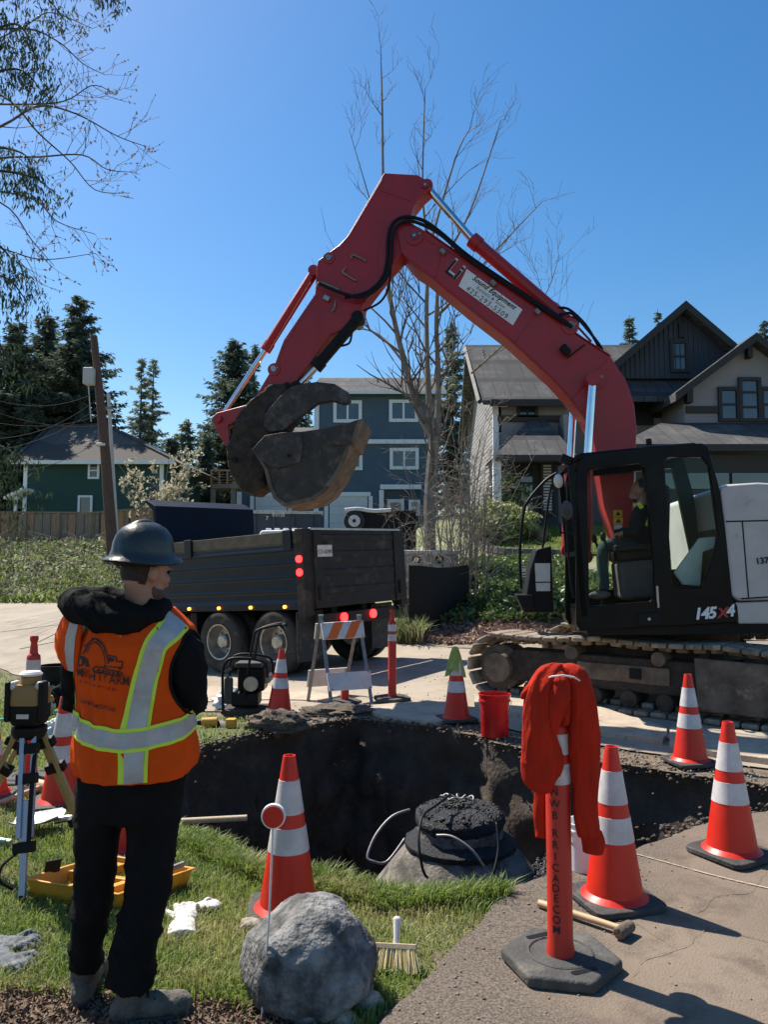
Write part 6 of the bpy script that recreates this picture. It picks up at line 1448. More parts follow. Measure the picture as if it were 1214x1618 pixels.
# boots
def boot(ank, toe_dir, k=1.0):
    t = Vector((toe_dir[0], toe_dir[1], 0)).normalized(); s = Vector((t.y, -t.x, 0)); z0 = gz(ank.x, ank.y); b = Vector((ank.x, ank.y, z0)); rot = Matrix((t, s, Vector((0, 0, 1)))).transposed()
    mb = MB(); mb.tube([b + Vector((0, 0, .17)), b + Vector((0, 0, .08)), b + Vector((0, 0, .04))], [.05, .05, .045], 16)
    mb.ell(b + t * -.02 + Vector((0, 0, .045)), (.055, .042, .05), rot=rot); mb.ell(b + t * .08 + Vector((0, 0, .05)), (.09, .045, .045), rot=rot); mb.ell(b + t * .15 + Vector((0, 0, .045)), (.06, .05, .042), rot=rot)
    o = remesh(mk('boot', mb, 'boot', wk), .007, 3, lambda p: .002 * noise.noise(p * 40))
    mb = MB(); ol = [(-.075, 0), (-.06, .035), (.0, .038), (.08, .044), (.15, .05), (.2, .035), (.215, 0)]; ol = ol + [(x, -y) for x, y in reversed(ol[1:-1])]
    mb.prism([b + t * x + s * y + Vector((0, 0, .002)) for x, y in ol], (0, 0, .025)); mk('sole', mb, 'rubber', o, bevel=.006)
    for i in range(4):
        mb = MB(); q = b + t * (.035 + .022 * i) + Vector((0, 0, .115 - .011 * i)); mb.tube([q - s * .03 - Vector((0, 0, .012)), q, q + s * .03 - Vector((0, 0, .012))], .0035, 6); mk('lace', mb, 'black', o)
boot(PX(133, 1543, 2.93), (-.12, 1)); boot(PX(207, 1580, 2.79), (.95, .25))
# hooded sweatshirt with bunched hood and bent arms
mb = MB()
mb.loft([[Vector((XC + dx + a * math.cos(t), YC + b * math.sin(t), z)) for t in np.linspace(0, 2 * math.pi, 29)[:-1]] for z, a, b, dx in ((.8, .17, .12, -.01), (.95, .18, .125, 0), (1.1, .19, .13, 0), (1.25, .2, .125, 0), (1.34, .19, .11, 0), (1.4, .14, .09, 0), (1.46, .085, .075, .02))])
limb([PX(258, 1000, 2.86), PX(284, 1030, 2.84), PX(297, 1085, 2.83), PX(296, 1112, 2.9), handR - Vector((0, .05, 0))], [.075, .075, .064, .06, .04])
limb([PX(150, 1000, 2.86), PX(130, 1035, 2.88), PX(124, 1085, 2.9), PX(132, 1108, 2.96), handL - Vector((0, .05, 0))], [.07, .062, .054, .052, .04])
hoodp = [PX(250, 968, 2.79), PX(215, 978, 2.735), PX(170, 978, 2.72), PX(128, 962, 2.75), PX(120, 950, 2.84), PX(160, 945, 2.93), PX(225, 955, 2.93), PX(256, 960, 2.86)]
P = crom(hoodp + [hoodp[0]], 5); mb.tube(P, [.034 + .016 * math.sin(math.pi * min(1, i / (len(P) * .7))) for i in range(len(P))], 14)
mb.ell(PX(165, 962, 2.745), (.11, .04, .05)); mb.ell(PX(205, 974, 2.745), (.09, .035, .045)); mb.ell(PX(138, 953, 2.78), (.055, .05, .04))
def sw_(p): return .007 * noise.noise(p * 9) + .014 * (1 - 2 * abs(noise.noise(Vector((p.x * 7, p.y * 7, p.z * 10 + p.x * 7))))) ** 3
remesh(mk('hooded_sweatshirt', mb, 'cloth_sleeve', wk), .0095, 2, sw_)
# safety vest: one sheet wrapped round the torso with arm openings
VP = 2.3; ZZ = [.82, .89, 1.0, 1.1, 1.2, 1.3, 1.36, 1.4, 1.43]; VA = [.194, .21, .208, .206, .212, .212, .19, .15, .115]; VB = [.17, .172, .16, .152, .15, .145, .13, .11, .1]
def vsurf(th, z, off=0):
    a = np.interp(z, ZZ, VA); b = np.interp(z, ZZ, VB); s, c = math.sin(th), math.cos(th)
    w_ = .011 * noise.noise(Vector((th * 1.6, z * 5, 1))) + .009 * (1 - 2 * abs(noise.noise(Vector((th * 3 + z * 2, z * 3.2, 5))))) + .006 * noise.noise(Vector((th * 5, z * 14, 2)))
    x = (a + off + w_) * math.copysign(abs(s) ** (2 / VP), s); y = -(b + off + w_) * math.copysign(abs(c) ** (2 / VP), c)
    return Vector((XC + x, YC + y, z))
def vth(x, z):
    a = np.interp(z, ZZ, VA); s = min(.999, (abs(x) / a)) ** (VP / 2); return math.copysign(math.asin(s), x)
K = 2.71 / 1215
def vpx(px, py, off=0):
    z = CAM_H - (py - 900) * K; x = (px - 607) * K - XC; return vsurf(vth(x, z), z, off)
NT, NZ = 180, 84; zz = np.linspace(.835, 1.43, NZ); V = []; Fv = []
for z in zz:
    for j in range(NT):
        th = -math.pi + 2 * math.pi * j / NT; hem = .02 * (1 - math.cos(th)) * (1 - (z - .835) / .6) * .6
        V.append(vsurf(th, z + hem))
for i in range(NZ - 1):
    for j in range(NT):
        th = -math.pi + 2 * math.pi * (j + .5) / NT; z = (zz[i] + zz[i + 1]) / 2; d_ = math.degrees(th)
        if ((d_ - 82) / 40) ** 2 + ((z - 1.2) / .145) ** 2 < 1 or ((d_ + 112) / 26) ** 2 + ((z - 1.2) / .14) ** 2 < 1 or abs(d_) > 172: continue
        Fv.append((i * NT + j, i * NT + (j + 1) % NT, (i + 1) * NT + (j + 1) % NT, (i + 1) * NT + j))
mb = MB(); mb.add(V, Fv); vest = mk('safety_vest', mb, 'vest', wk, smooth=180); q = vest.modifiers.new('s', 'SOLIDIFY'); q.thickness = .004; q.offset = 0
mb = MB()
for c_, rx_, rz_ in ((82, 40, .145), (-112, 26, .14)):
    mb.tube([vsurf(R(c_ + rx_ * 1.02 * math.cos(t)), 1.2 + rz_ * 1.02 * math.sin(t) * (1 if c_ > 0 else 1), .002) for t in np.linspace(0, 2 * math.pi, 61)], .0065, 6, cap=False)
    mk('armhole_binding', mb, 'vest' if c_ < 0 else 'cloth_black', vest, smooth=180); mb = MB()
def vstrip(name, pts, w_, mat, off, th_pts=None, parent=vest):
    """band following the vest surface: pts are (px, py) along the back, or th_pts (angle, z)"""
    if th_pts is None:
        th_pts = [(vth((x - 607) * K - XC, CAM_H - (y - 900) * K), CAM_H - (y - 900) * K) for x, y in pts]
    C = crom([Vector((a, b, 0)) for a, b in th_pts], 10); rows = []
    for i, c in enumerate(C):
        t = (C[min(i + 1, len(C) - 1)] - C[max(i - 1, 0)]); aa = np.interp(c.y, ZZ, VA); t = Vector((t.x * aa, t.y)).normalized(); nn = Vector((-t.y, t.x))
        rows.append([vsurf(c.x + nn.x * w_ * s / aa, c.y + nn.y * w_ * s, off) for s in (-.5, -.25, 0, .25, .5)])
    mb = MB(); mb.loft(rows, closed=False); return mk(name, mb, mat, parent, smooth=180)
hb_ = [(-2.2, 1.045), (-1.5, 1.04)] + [(vth((x - 607) * K - XC, CAM_H - (y - 900) * K), CAM_H - (y - 900) * K) for x, y in ((128, 1148), (165, 1158), (210, 1163), (257, 1156), (296, 1139))] + [(1.5, 1.07), (2.2, 1.06)]
rs = [(265, 976), (251, 1010), (238, 1055), (229, 1100), (223, 1150)]; rl = [(223, 1170), (223, 1200), (223, 1227)]
ls_ = [(-1.2, 1.39), (-1.26, 1.33), (-1.32, 1.25), (-1.36, 1.15), (-1.38, 1.06)]
for nm, w_, mt_, off in (('lime_trim', .085, 'vest_lime', .0045), ('reflective_strip', .058, 'vest_silver', .0065)):
    vstrip(nm, rs, w_, mt_, off); vstrip(nm, rl, w_, mt_, off); vstrip(nm, None, w_, mt_, off, ls_); vstrip(nm, None, w_ * .93, mt_, off + .003, hb_)
# sagging outer flap of the vest over the left shoulder
fl_o = [(112, 962), (98, 978), (88, 1002), (87, 1022), (93, 1040), (102, 1054)]; fl_i = [(136, 968), (132, 985), (128, 1008), (126, 1030), (124, 1046), (122, 1062)]
mb = MB(); rows = []
for (a, b) in zip(fl_o, fl_i):
    A, B_ = PX(*a, 2.84), PX(*b, 2.76); rows.append([A.lerp(B_, t) + Vector((0, -.02 * math.sin(math.pi * t), 0)) for t in np.linspace(0, 1, 7)])
mb.loft(rows, closed=False); fo = mk('shoulder_flap', mb, 'vest', vest, smooth=180); q = fo.modifiers.new('s', 'SOLIDIFY'); q.thickness = .004
mb = MB(); mb.loft([[r_[3] + Vector((0, -.006, 0)), r_[4] + Vector((0, -.006, 0)), r_[5] + Vector((0, -.006, 0))] for r_ in rows], closed=False); mk('reflective_strip', mb, 'vest_silver', fo, smooth=180)
# printed emblem and words on the back
def vprint(name, s, cx, cy, wpx, slope, mat, bold, hscale=1.0, space=1.0, bow=0):
    v, f = text_mesh(s, 1, bold=bold, space=space); xs = [p[0] for p in v]; w_ = max(xs) - min(xs); x0 = (max(xs) + min(xs)) / 2; k = wpx / w_
    mb = MB(); mb.add([vpx(cx + (p[0] - x0) * k, cy - p[1] * k * hscale + slope * (p[0] - x0) * k + bow * ((p[0] - x0) / w_) ** 2, .0085) for p in v], f); return mk(name, mb, mat, vest, smooth=0)
vprint('print_text', 'MIGHTY ARM', 168, 1068, 84, .14, 'ink', .004, 1.5, 1.06); vprint('print_text', 'EXCAVATION', 161, 1081, 60, .17, 'ink', .01, .95, 1.7)
vprint('print_text', 'IT CAN MOVE MOUNTAINS', 158, 1111, 68, .17, 'ink', .003, 1.6)
mb = MB()
def ink(pts, w_):
    C = [Vector((a + 4, b)) for a, b in pts]
    for i in range(len(C) - 1):
        d_ = (C[i + 1] - C[i]); k_ = max(1, int(d_.length / 4)); nn = Vector((-d_.y, d_.x)).normalized() * w_ / 2; w2 = w_
        for j in range(k_):
            a, b = C[i] + d_ * j / k_, C[i] + d_ * (j + 1) / k_; mb.add([vpx(*(a - nn), .0055), vpx(*(b - nn), .0055), vpx(*(b + nn), .0055), vpx(*(a + nn), .0055)], [(0, 1, 2, 3)])
def fillp(pts): mb.add([vpx(p[0] + 4, p[1], .0055) for p in pts], [tuple(range(len(pts)))])
ink([(129, 1033), (136, 1018), (150, 1008), (152, 1010)], 2.2); ink([(134, 1030), (142, 1019), (151, 1013)], 1.6); ink([(150, 1008), (164, 1018), (173, 1034), (176, 1046)], 2.6); ink([(151, 1013), (160, 1021), (167, 1036), (169, 1047)], 1.8); ink([(128, 1022), (148, 1007)], 1.4)
fillp([(124, 1036), (131, 1036), (136, 1042), (131, 1051), (125, 1053), (122, 1046)]); fillp([(137, 1038), (142, 1052), (133, 1053)])
ink([(174, 1033), (187, 1035), (188, 1043), (196, 1042), (196, 1052), (172, 1050)], 1.8); fillp([(176, 1036), (184, 1037), (184, 1043), (176, 1042)]); fillp([(166, 1048), (196, 1052), (194, 1056), (166, 1052)])
ink([(151, 1055), (154, 1051), (192, 1058), (197, 1061), (194, 1065), (154, 1059), (151, 1055)], 2.0)
for i in range(6): fillp([(156 + i * 6.5, 1054.5 + i * .9), (160 + i * 6.5, 1055 + i * .9), (160 + i * 6.5, 1058.5 + i * .9), (156 + i * 6.5, 1058 + i * .9)])
stuff(mk('print_emblem', mb, 'ink', vest, smooth=0))
mb = MB(); mb.add([vpx(x, y, .0045) for x, y in ((162, 988), (198, 990), (196, 1006), (166, 1002))], [(3, 2, 1, 0)]); mk('collar_patch', mb, 'stripe_orange', vest, smooth=0)

# ---- the excavator's operator
LO = -.5
def O(px, py, l_=LO): s_, h_ = on_plane(px, py, l_); return U(s_, l_, h_)
op = thing('person', 'excavator operator in dark jacket and teal trousers seated inside the cab', 'person', O(1000, 880))
mb = MB(); oc = O(1011, 776); of = (fw3 * .97 - up3 * .2).normalized(); OP, orot = head_mesh(mb, oc, of, up3)
mb.tube([oc - up3 * .04 - of * .02, O(1016, 800)], [.055, .065], 14)
for l_, s in ((-.22, 1), (-.78, -1)):
    mb.tube([O(1008, 836, l_), O(990, 842, l_)], [.042, .034], 12); hand_mesh(mb, O(987, 842, l_), fw3 - up3 * .1, up3, s, 1.1)
mb.tube([O(1016, 800), O(1014, 830), O(1012, 872)], [.07, .11, .1], 14)
for l_ in (-.22, -.78): mb.tube([O(1016, 810, -.5), O(1017, 812, -.5 + (.16 if l_ > -.5 else -.16)), O(1010, 832, l_), O(1004, 838, l_)], [.05, .05, .045, .04], 10)
for l_ in (-.36, -.62): mb.tube([O(1012, 872), O(985, 864, l_), O(957, 868, l_), O(956, 932, l_)], [.06, .06, .05, .035], 10)
remesh(mk('body', mb, 'skin', op), .008, 2)
mb = MB(); mb.ell(OP(0, -.022, .03), (.077, .088, .1), 20, 14, rot=orot); vv = [Vector(p) for p in mb.v]; ks = set(i for i, p in enumerate(vv) if (p - oc).dot(of) < .03 and (p - oc).dot(up3) > -.03); mb.f = [f_ for f_ in mb.f if all(i in ks for i in f_)]; mk('hair', mb, 'hair', op, smooth=180)
mb = MB(); mb.ell(OP(0, .048, -.075), (.05, .05, .04), 16, 10, rot=orot); mk('beard', mb, 'hair', op, smooth=180)
for s in (-1, 1):
    mb = MB(); mb.ell(OP(s * .03, .088, .02), (.012, .006, .006), rot=orot); mk('eye', mb, 'black', op)
mb = MB(); 
def oring(px, py, a, b): c = O(px, py); return [c - fw3 * 0 + le * (a * math.cos(t)) + fw3 * (b * math.sin(t)) for t in np.linspace(0, 2 * math.pi, 25)[:-1]]
mb.loft([oring(1012, 876, .18, .14), oring(1012, 850, .18, .14), oring(1014, 825, .2, .13), oring(1016, 808, .19, .11), oring(1016, 799, .1, .08)])
limb([O(1018, 808, -.3), O(1010, 826, -.22), O(1004, 840, -.2), O(985, 843, -.22)], [.07, .065, .055, .045]); limb([O(1018, 808, -.7), O(1010, 826, -.78), O(1002, 840, -.78)], [.07, .065, .05])
limb([O(1000, 840, -.28), O(985, 840, -.32), O(972, 844, -.34)], [.05, .045, .04])
remesh(mk('jacket', mb, 'cloth_black', op), .012, 3, lambda p: .006 * noise.noise(p * 14))
mb = MB(); plate(mb, poly_at([(1012, 793), (1022, 806), (1024, 816), (1014, 806), (1006, 796)], -.245), -.245, .01); plate(mb, poly_at([(1018, 806), (1024, 812), (1024, 832), (1018, 828)], -.235), -.235, .01); mk('jacket_panel', mb, 'vest_lime', op, smooth=0)
mb = MB()
for l_ in (-.36, -.62): limb([O(1010, 872, l_), O(985, 862, l_), O(956, 866, l_), O(953, 895, l_), O(956, 932, l_)], [.095, .085, .07, .062, .055])
mb.ell(O(1010, 872), (.15, .16, .1)); remesh(mk('trousers', mb, 'cloth_green', op), .012, 3, lambda p: .006 * noise.noise(p * 14))
for l_ in (-.36, -.62):
    mb = MB(); mb.ell(O(948, 940, l_), (.12, .05, .045), rot=Matrix((fw3, le, up3)).transposed()); mk('boot', mb, 'boot', op)

# ------------------------------------------------------------------ houses
def quad_wall(mb, a, b, z0, z1, th=.15):      # vertical wall from a to b (x, y)
    a, b = Vector((a[0], a[1], 0)), Vector((b[0], b[1], 0)); d_ = (b - a).normalized(); n_ = Vector((d_.y, -d_.x, 0))
    mb.prism([a + Vector((0, 0, z0)), b + Vector((0, 0, z0)), b + Vector((0, 0, z1)), a + Vector((0, 0, z1))], -n_ * th)
def panel(mb, pts, th): # thick sheet from 3-D corner points, thickness downward
    mb.prism([Vector(p) for p in pts], (0, 0, -th))
def window(par, px0, py0, px1, py1, Y, frame, mull=1, bars=0, proud=.06, fw_=.1, pane='pane'):
    A, B_ = at(px0, py0, Y), at(px1, py1, Y); x0, x1, z1, z0 = A.x, B_.x, A.z, B_.z
    mb = MB(); yy = Y - proud; 
    w_ = MB(); w_.box(((x0 + x1) / 2, yy + .03, (z0 + z1) / 2), (x1 - x0 - fw_, .02, z1 - z0 - fw_)); wo = mk('window', w_, pane, par, smooth=0)
    for c, d in ((((x0 + x1) / 2, yy, z1 - fw_ / 2), (x1 - x0, .1, fw_)), (((x0 + x1) / 2, yy, z0 + fw_ / 2), (x1 - x0, .1, fw_)), ((x0 + fw_ / 2, yy, (z0 + z1) / 2), (fw_, .1, z1 - z0 - 2 * fw_)), ((x1 - fw_ / 2, yy, (z0 + z1) / 2), (fw_, .1, z1 - z0 - 2 * fw_))): mb.box(c, d)
    for k in range(mull): mb.box((x0 + (x1 - x0) * (k + 1) / (mull + 1), yy + .005, (z0 + z1) / 2), (fw_ * .6, .07, z1 - z0 - 2 * fw_))
    for k in range(bars): mb.box(((x0 + x1) / 2, yy + .006, z0 + (z1 - z0) * (k + 1) / (bars + 1)), (x1 - x0 - 2 * fw_, .06, fw_ * .6))
    mk('frame', mb, frame, wo, smooth=0); return wo
def trim(par, a, b, Y, w_, mat='trim_white', name='trim', d_=.12):
    A, B_ = at(*a, Y), at(*b, Y); mb = MB(); c = (A + B_) / 2
    if abs(A.x - B_.x) > abs(A.z - B_.z): mb.box((c.x, Y - .05, c.z), (abs(A.x - B_.x), d_, w_))
    else: mb.box((c.x, Y - .05, c.z), (w_, d_, abs(A.z - B_.z)))
    return mk(name, mb, mat, par, smooth=0)
def siding(par, x0, x1, Y, z0, z1, mat, pitch=.2):    # lapped boards, each a thin wedge
    mb = MB(); z = z0
    while z < z1 - .02:
        h = min(pitch, z1 - z); mb.prism([(x0, Y - .01, z), (x0, Y - .022, z), (x0, Y - .008, z + h), (x0, Y, z + h)], (x1 - x0, 0, 0)); z += pitch
    o = mk('lap_siding', mb, mat, par, smooth=0); o['kind'] = 'stuff'; return o

# green house on the left
Y = 38; L_, Rt = at(38, 730, Y), at(256, 730, Y); ze = L_.z; zb = gz(-14, 38) - .5
gh = thing('green_house', 'dark green house with a hipped shingle roof behind the left fence', 'house', ((L_.x + Rt.x) / 2, Y, zb))
mb = MB(); quad_wall(mb, (L_.x, Y), (Rt.x, Y), zb, ze); quad_wall(mb, (Rt.x, Y), (Rt.x, Y + 8), zb, ze); quad_wall(mb, (L_.x, Y + 8), (L_.x, Y), zb, ze); mk('wall', mb, 'green_wall', gh, smooth=0)
siding(gh, L_.x, Rt.x, Y - .01, zb, ze, 'green_wall', .22)
r0, r1 = at(78, 676, Y + 3.6), at(166, 672, Y + 3.9); o_ = .45; e = [Vector((L_.x - o_, Y - o_, ze)), Vector((Rt.x + o_ + .3, Y - o_, ze)), Vector((Rt.x + o_ + .8, Y + 8, ze)), Vector((L_.x - o_, Y + 8, ze))]
mb = MB(); mb.add([e[0], e[1], e[2], e[3], r0, r1], [(0, 1, 5, 4), (1, 2, 5), (2, 3, 4, 5), (3, 0, 4), (3, 2, 1, 0)]); rf = mk('roof', mb, 'shingle_tan', gh, smooth=0)
mb = MB(); mb.box(((e[0].x + e[1].x) / 2, Y - o_ - .05, ze - .08), (e[1].x - e[0].x, .1, .18)); mk('gutter', mb, 'trim_white', rf, smooth=0)
for a, b in ((e[0], r0), (r0, r1), (r1, e[1])):
    mb = MB(); mb.tube([a + Vector((0, 0, .03)), b + Vector((0, 0, .05))], .09, 5); mk('ridge_cap', mb, 'shingle', rf)
def solar(u0, u1, v0, v1):
    nn = (e[2] - e[1]).cross(r1 - e[1]).normalized(); nn = nn if nn.z > 0 else -nn; P = lambda u_, v_: e[1].lerp(e[2], u_).lerp(r1, v_) + nn * .08
    mb = MB(); mb.prism([P(u0, v0), P(u1, v0), P(u1, v1), P(u0, v1)], nn * .06); mk('solar_panel', mb, 'solar', rf, smooth=0)
solar(.3, .75, .3, .55); solar(.3, .75, .6, .82); solar(.12, .25, .3, .45)
window(gh, 140, 730.5, 157, 757, Y, 'trim_white', 0, 1); window(gh, 124, 783, 146, 812, Y, 'trim_white', 0, 0)
trim(gh, (40, 731), (40, 830), Y, .18, name='corner_board'); trim(gh, (255, 731), (255, 830), Y, .18, name='corner_board')
mb = MB(); q = at(24, 788, Y - .5); mb.prism([q, q + Vector((.9, 0, .45)), q + Vector((.9, 0, .32)), q + Vector((0, 0, -.13))], (0, -1.2, 0)); mk('porch_roof', mb, 'trim_white', gh, smooth=0)
mb = MB(); mb.box(q + Vector((.5, -1, -1)), (.12, .12, 2)); mk('porch_post', mb, 'trim_white', gh, smooth=0)

# blue three-storey house in the middle
Y = 47; xl, xr = at(499, 620, Y).x, at(692, 620, Y).x; ze = at(600, 621, Y).z; zb = at(600, 846, Y).z - 1.5
bh = thing('blue_house', 'slate blue three storey house with white trim behind the truck', 'house', ((xl + xr) / 2, Y, zb))
mb = MB(); quad_wall(mb, (xl, Y), (xr, Y), zb, ze); quad_wall(mb, (xr, Y), (xr, Y + 8), zb, ze); quad_wall(mb, (xl, Y + 8), (xl, Y), zb, ze); mk('wall', mb, 'blue_wall', bh, smooth=0)
siding(bh, xl, xr, Y - .01, zb, ze, 'blue_wall', .24)
zr = at(600, 597, Y + 4).z; mb = MB(); panel(mb, [(xl - .5, Y - .5, ze), (xr + .5, Y - .5, ze), (xr + .5, Y + 4, zr), (xl - .1, Y + 4, zr)], .12); panel(mb, [(xl - .5, Y + 8.5, ze), (xr + .5, Y + 8.5, ze), (xr + .5, Y + 4.002, zr), (xl - .1, Y + 4.002, zr)], .12); rf = mk('roof', mb, 'shingle', bh, smooth=0)
mb = MB(); mb.box(((xl + xr) / 2, Y - .56, ze - .08), (xr - xl + 1, .1, .2)); mk('fascia', mb, 'trim_white', rf, smooth=0)
for x in (597, 613, 660):
    q = at(x, 603, Y + 2.4); mb = MB(); mb.cyl(q - Vector((0, 0, .5)), q + Vector((0, 0, .15)), .07, n=8); mk('vent_pipe', mb, 'galv', rf)
trim(bh, (500, 623), (500, 850), Y, .3, name='corner_board')
for a in ((527, 633, 572, 668), (615, 632, 661, 667), (527, 708, 573, 743), (616, 708, 662, 742)): window(bh, *a, Y, 'trim_white', 1, 0, fw_=.2)
trim(bh, (559, 699), (676, 698), Y, .26, name='band_board', d_=.4)
def garage(x0, y0, x1):
    A, B_ = at(x0, y0, Y), at(x1, y0, Y); z0 = zb + 1.2; mb = MB(); mb.box(((A.x + B_.x) / 2, Y - .08, (A.z + z0) / 2), (B_.x - A.x - .4, .06, A.z - z0 - .2)); d_ = mk('garage_door', mb, 'garage', bh, smooth=0)
    for k in range(1, 5):
        mb = MB(); mb.box(((A.x + B_.x) / 2, Y - .115, z0 + (A.z - .2 - z0) * k / 5), (B_.x - A.x - .44, .02, .03)); mk('panel_joint', mb, 'grey_paint', d_, smooth=0)
    mb = MB(); mb.box(((A.x + B_.x) / 2, Y - .1, A.z), (B_.x - A.x, .14, .24)); mb.box((A.x, Y - .1, (A.z + z0) / 2 - .06), (.24, .14, A.z - z0 - .13)); mb.box((B_.x, Y - .1, (A.z + z0) / 2 - .06), (.24, .14, A.z - z0 - .13)); mk('door_trim', mb, 'trim_white', d_, smooth=0)
garage(516, 781, 586)
trim(bh, (601, 770), (666, 770), Y, .28, name='porch_trim', d_=.5); trim(bh, (603, 775), (603, 850), Y, .28, name='porch_trim', d_=.5)
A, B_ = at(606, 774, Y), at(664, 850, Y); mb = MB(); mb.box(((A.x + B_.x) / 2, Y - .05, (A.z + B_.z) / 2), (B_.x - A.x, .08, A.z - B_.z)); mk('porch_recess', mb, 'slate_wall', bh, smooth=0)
window(bh, 612, 789, 639, 830, Y - .1, 'garage', 0, 0, fw_=.2); window(bh, 646, 790, 664, 815, Y - .1, 'trim_white', 0, 1, fw_=.15)
# lower wing to the left with its own garage
x2 = at(376, 700, Y).x; zw = at(430, 682, Y).z; mb = MB(); quad_wall(mb, (x2, Y + .6), (xl, Y + .6), zb, zw); quad_wall(mb, (x2, Y + 7), (x2, Y + .6), zb, zw); mk('wing_wall', mb, 'blue_wall', bh, smooth=0)
siding(bh, x2, xl - .02, Y + .59, zb, zw, 'blue_wall', .24)
mb = MB(); panel(mb, [(x2 - .3, Y + .2, zw), (xl - .02, Y + .2, zw), (xl - .02, Y + 4, zw + 1.0), (x2 - .3, Y + 4, zw + 1.0)], .12); mk('wing_roof', mb, 'shingle', bh, smooth=0)
mb = MB(); mb.box(((x2 + xl) / 2 - .2, Y + .14, zw - .1), (xl - x2 + .1, .1, .24)); mk('fascia', mb, 'trim_white', bh, smooth=0)
Y = 47.55; garage(399, 781, 459); trim(bh, (378, 745), (378, 850), Y, .3, name='corner_board'); Y = 47

# timber deck left of the blue house
q0, q1 = at(333, 768, 44), at(384, 768, 44); dk = thing('timber_deck', 'raised brown timber deck with railing left of the blue house', 'deck', (q0.x, 44, gz(q0.x, 44)))
mb = MB(); mb.box(((q0.x + q1.x) / 2, 45, q0.z), (q1.x - q0.x, 2, .25)); mk('platform', mb, 'fence_grey', dk, smooth=0)
mb = MB(); mb.box(((q0.x + q1.x) / 2, 44.05, at(350, 743, 44).z), (q1.x - q0.x, .1, .1)); mk('top_rail', mb, 'fence_wood', dk, smooth=0)
for k in range(5):
    x = q0.x + (q1.x - q0.x) * k / 4; mb = MB(); mb.box((x, 44.06, (q0.z + at(350, 743, 44).z) / 2), (.09, .09, at(350, 743, 44).z - q0.z)); mk('rail_post', mb, 'fence_wood', dk, smooth=0)
for k in range(4):
    z = q0.z + .2 + k * .17; mb = MB(); mb.box(((q0.x + q1.x) / 2, 44.1, z), (q1.x - q0.x, .02, .025)); mk('rail_bar', mb, 'fence_wood', dk, smooth=0)
for k in (0, 1):
    x = (q0.x + .1, q1.x - .6)[k]; mb = MB(); mb.box((x, 44.2, (q0.z + gz(x, 44)) / 2), (.25, .25, q0.z - gz(x, 44))); mk('deck_post', mb, 'fence_grey', dk, smooth=0)

# cream and slate house on the right
rh = thing('cream_house', 'cream and slate gabled house with dark trim behind the excavator', 'house', (8, 28, gz(8, 28)))
zb = gz(8, 27) - 1
Y = 27; A, B_ = at(783, 633, Y), at(908, 633, Y); ze = A.z; Yr = 31.0; zr = at(800, 545, Yr).z
mb = MB(); quad_wall(mb, (A.x, Y), (B_.x, Y), zb, ze); mk('wing_wall', mb, 'cream_wall', rh, smooth=0)
mb = MB(); mb.prism([(A.x, Y, zb), (A.x, Y + 8, zb), (A.x, Y + 8, ze), (A.x, Yr, zr - .1), (A.x, Y, ze)], (.2, 0, 0)); mk('gable_wall', mb, 'cream_wall', rh, smooth=0)
mb = MB(); z = zb
while z < zr - .4:
    y0_, y1_ = Y + .0, Y + 8
    if z > ze: t = (z - ze) / (zr - ze); y0_, y1_ = Y + (Yr - Y) * t, Y + 8 - (Y + 8 - Yr) * t
    mb.prism([(A.x - .01, y0_, z), (A.x - .02, y0_, z), (A.x - .008, y0_, z + .17), (A.x, y0_, z + .17)], (0, y1_ - y0_, 0)); z += .17
o = mk('lap_siding', mb, 'cream_wall', rh, smooth=0); o['kind'] = 'stuff'
siding(rh, A.x, B_.x, Y - .01, zb, ze - 1.15, 'cream_wall', .22)
xr_ = at(1010, 545, Yr).x; mb = MB(); panel(mb, [(A.x - .5, Y - .5, ze - .1), (B_.x + .1, Y - .5, ze - .1), (xr_, Yr, zr), (A.x - .6, Yr, zr)], .16); rf = mk('wing_roof', mb, 'shingle', rh, smooth=0)
mb = MB(); panel(mb, [(A.x - .5, Y + 8.5, ze - .1), (xr_, Y + 8.5, ze - .1), (xr_, Yr + .002, zr), (A.x - .6, Yr + .002, zr)], .16); mk('wing_roof', mb, 'shingle', rh, smooth=0)
mb = MB(); mb.box(((A.x + B_.x) / 2, Y - .56, ze - .2), (B_.x - A.x + .5, .1, .24)); mk('gutter', mb, 'trim_dark', rf, smooth=0)
mb = MB(); mb.tube([(A.x - .62, Y - .5, ze - .15), (A.x - .62, Yr, zr - .08)], .1, 4); mk('rake_board', mb, 'trim_dark', rf, smooth=0)
trim(rh, (784, 640), (784, 850), Y, .2, name='corner_board'); trim(rh, (786, 662), (905, 662), Y, .22, 'trim_dark', 'band_board')
window(rh, 817, 636, 850, 660, Y, 'trim_dark', 1, 0); 
q = at(891, 655, Y - .8); q2 = at(907, 655, Y - .8); mb = MB(); mb.box(((q.x + q2.x) / 2, Y - .4, q.z - .65), (q2.x - q.x, .8, 1.3)); mk('bay_wall', mb, 'cream_wall', rh, smooth=0)
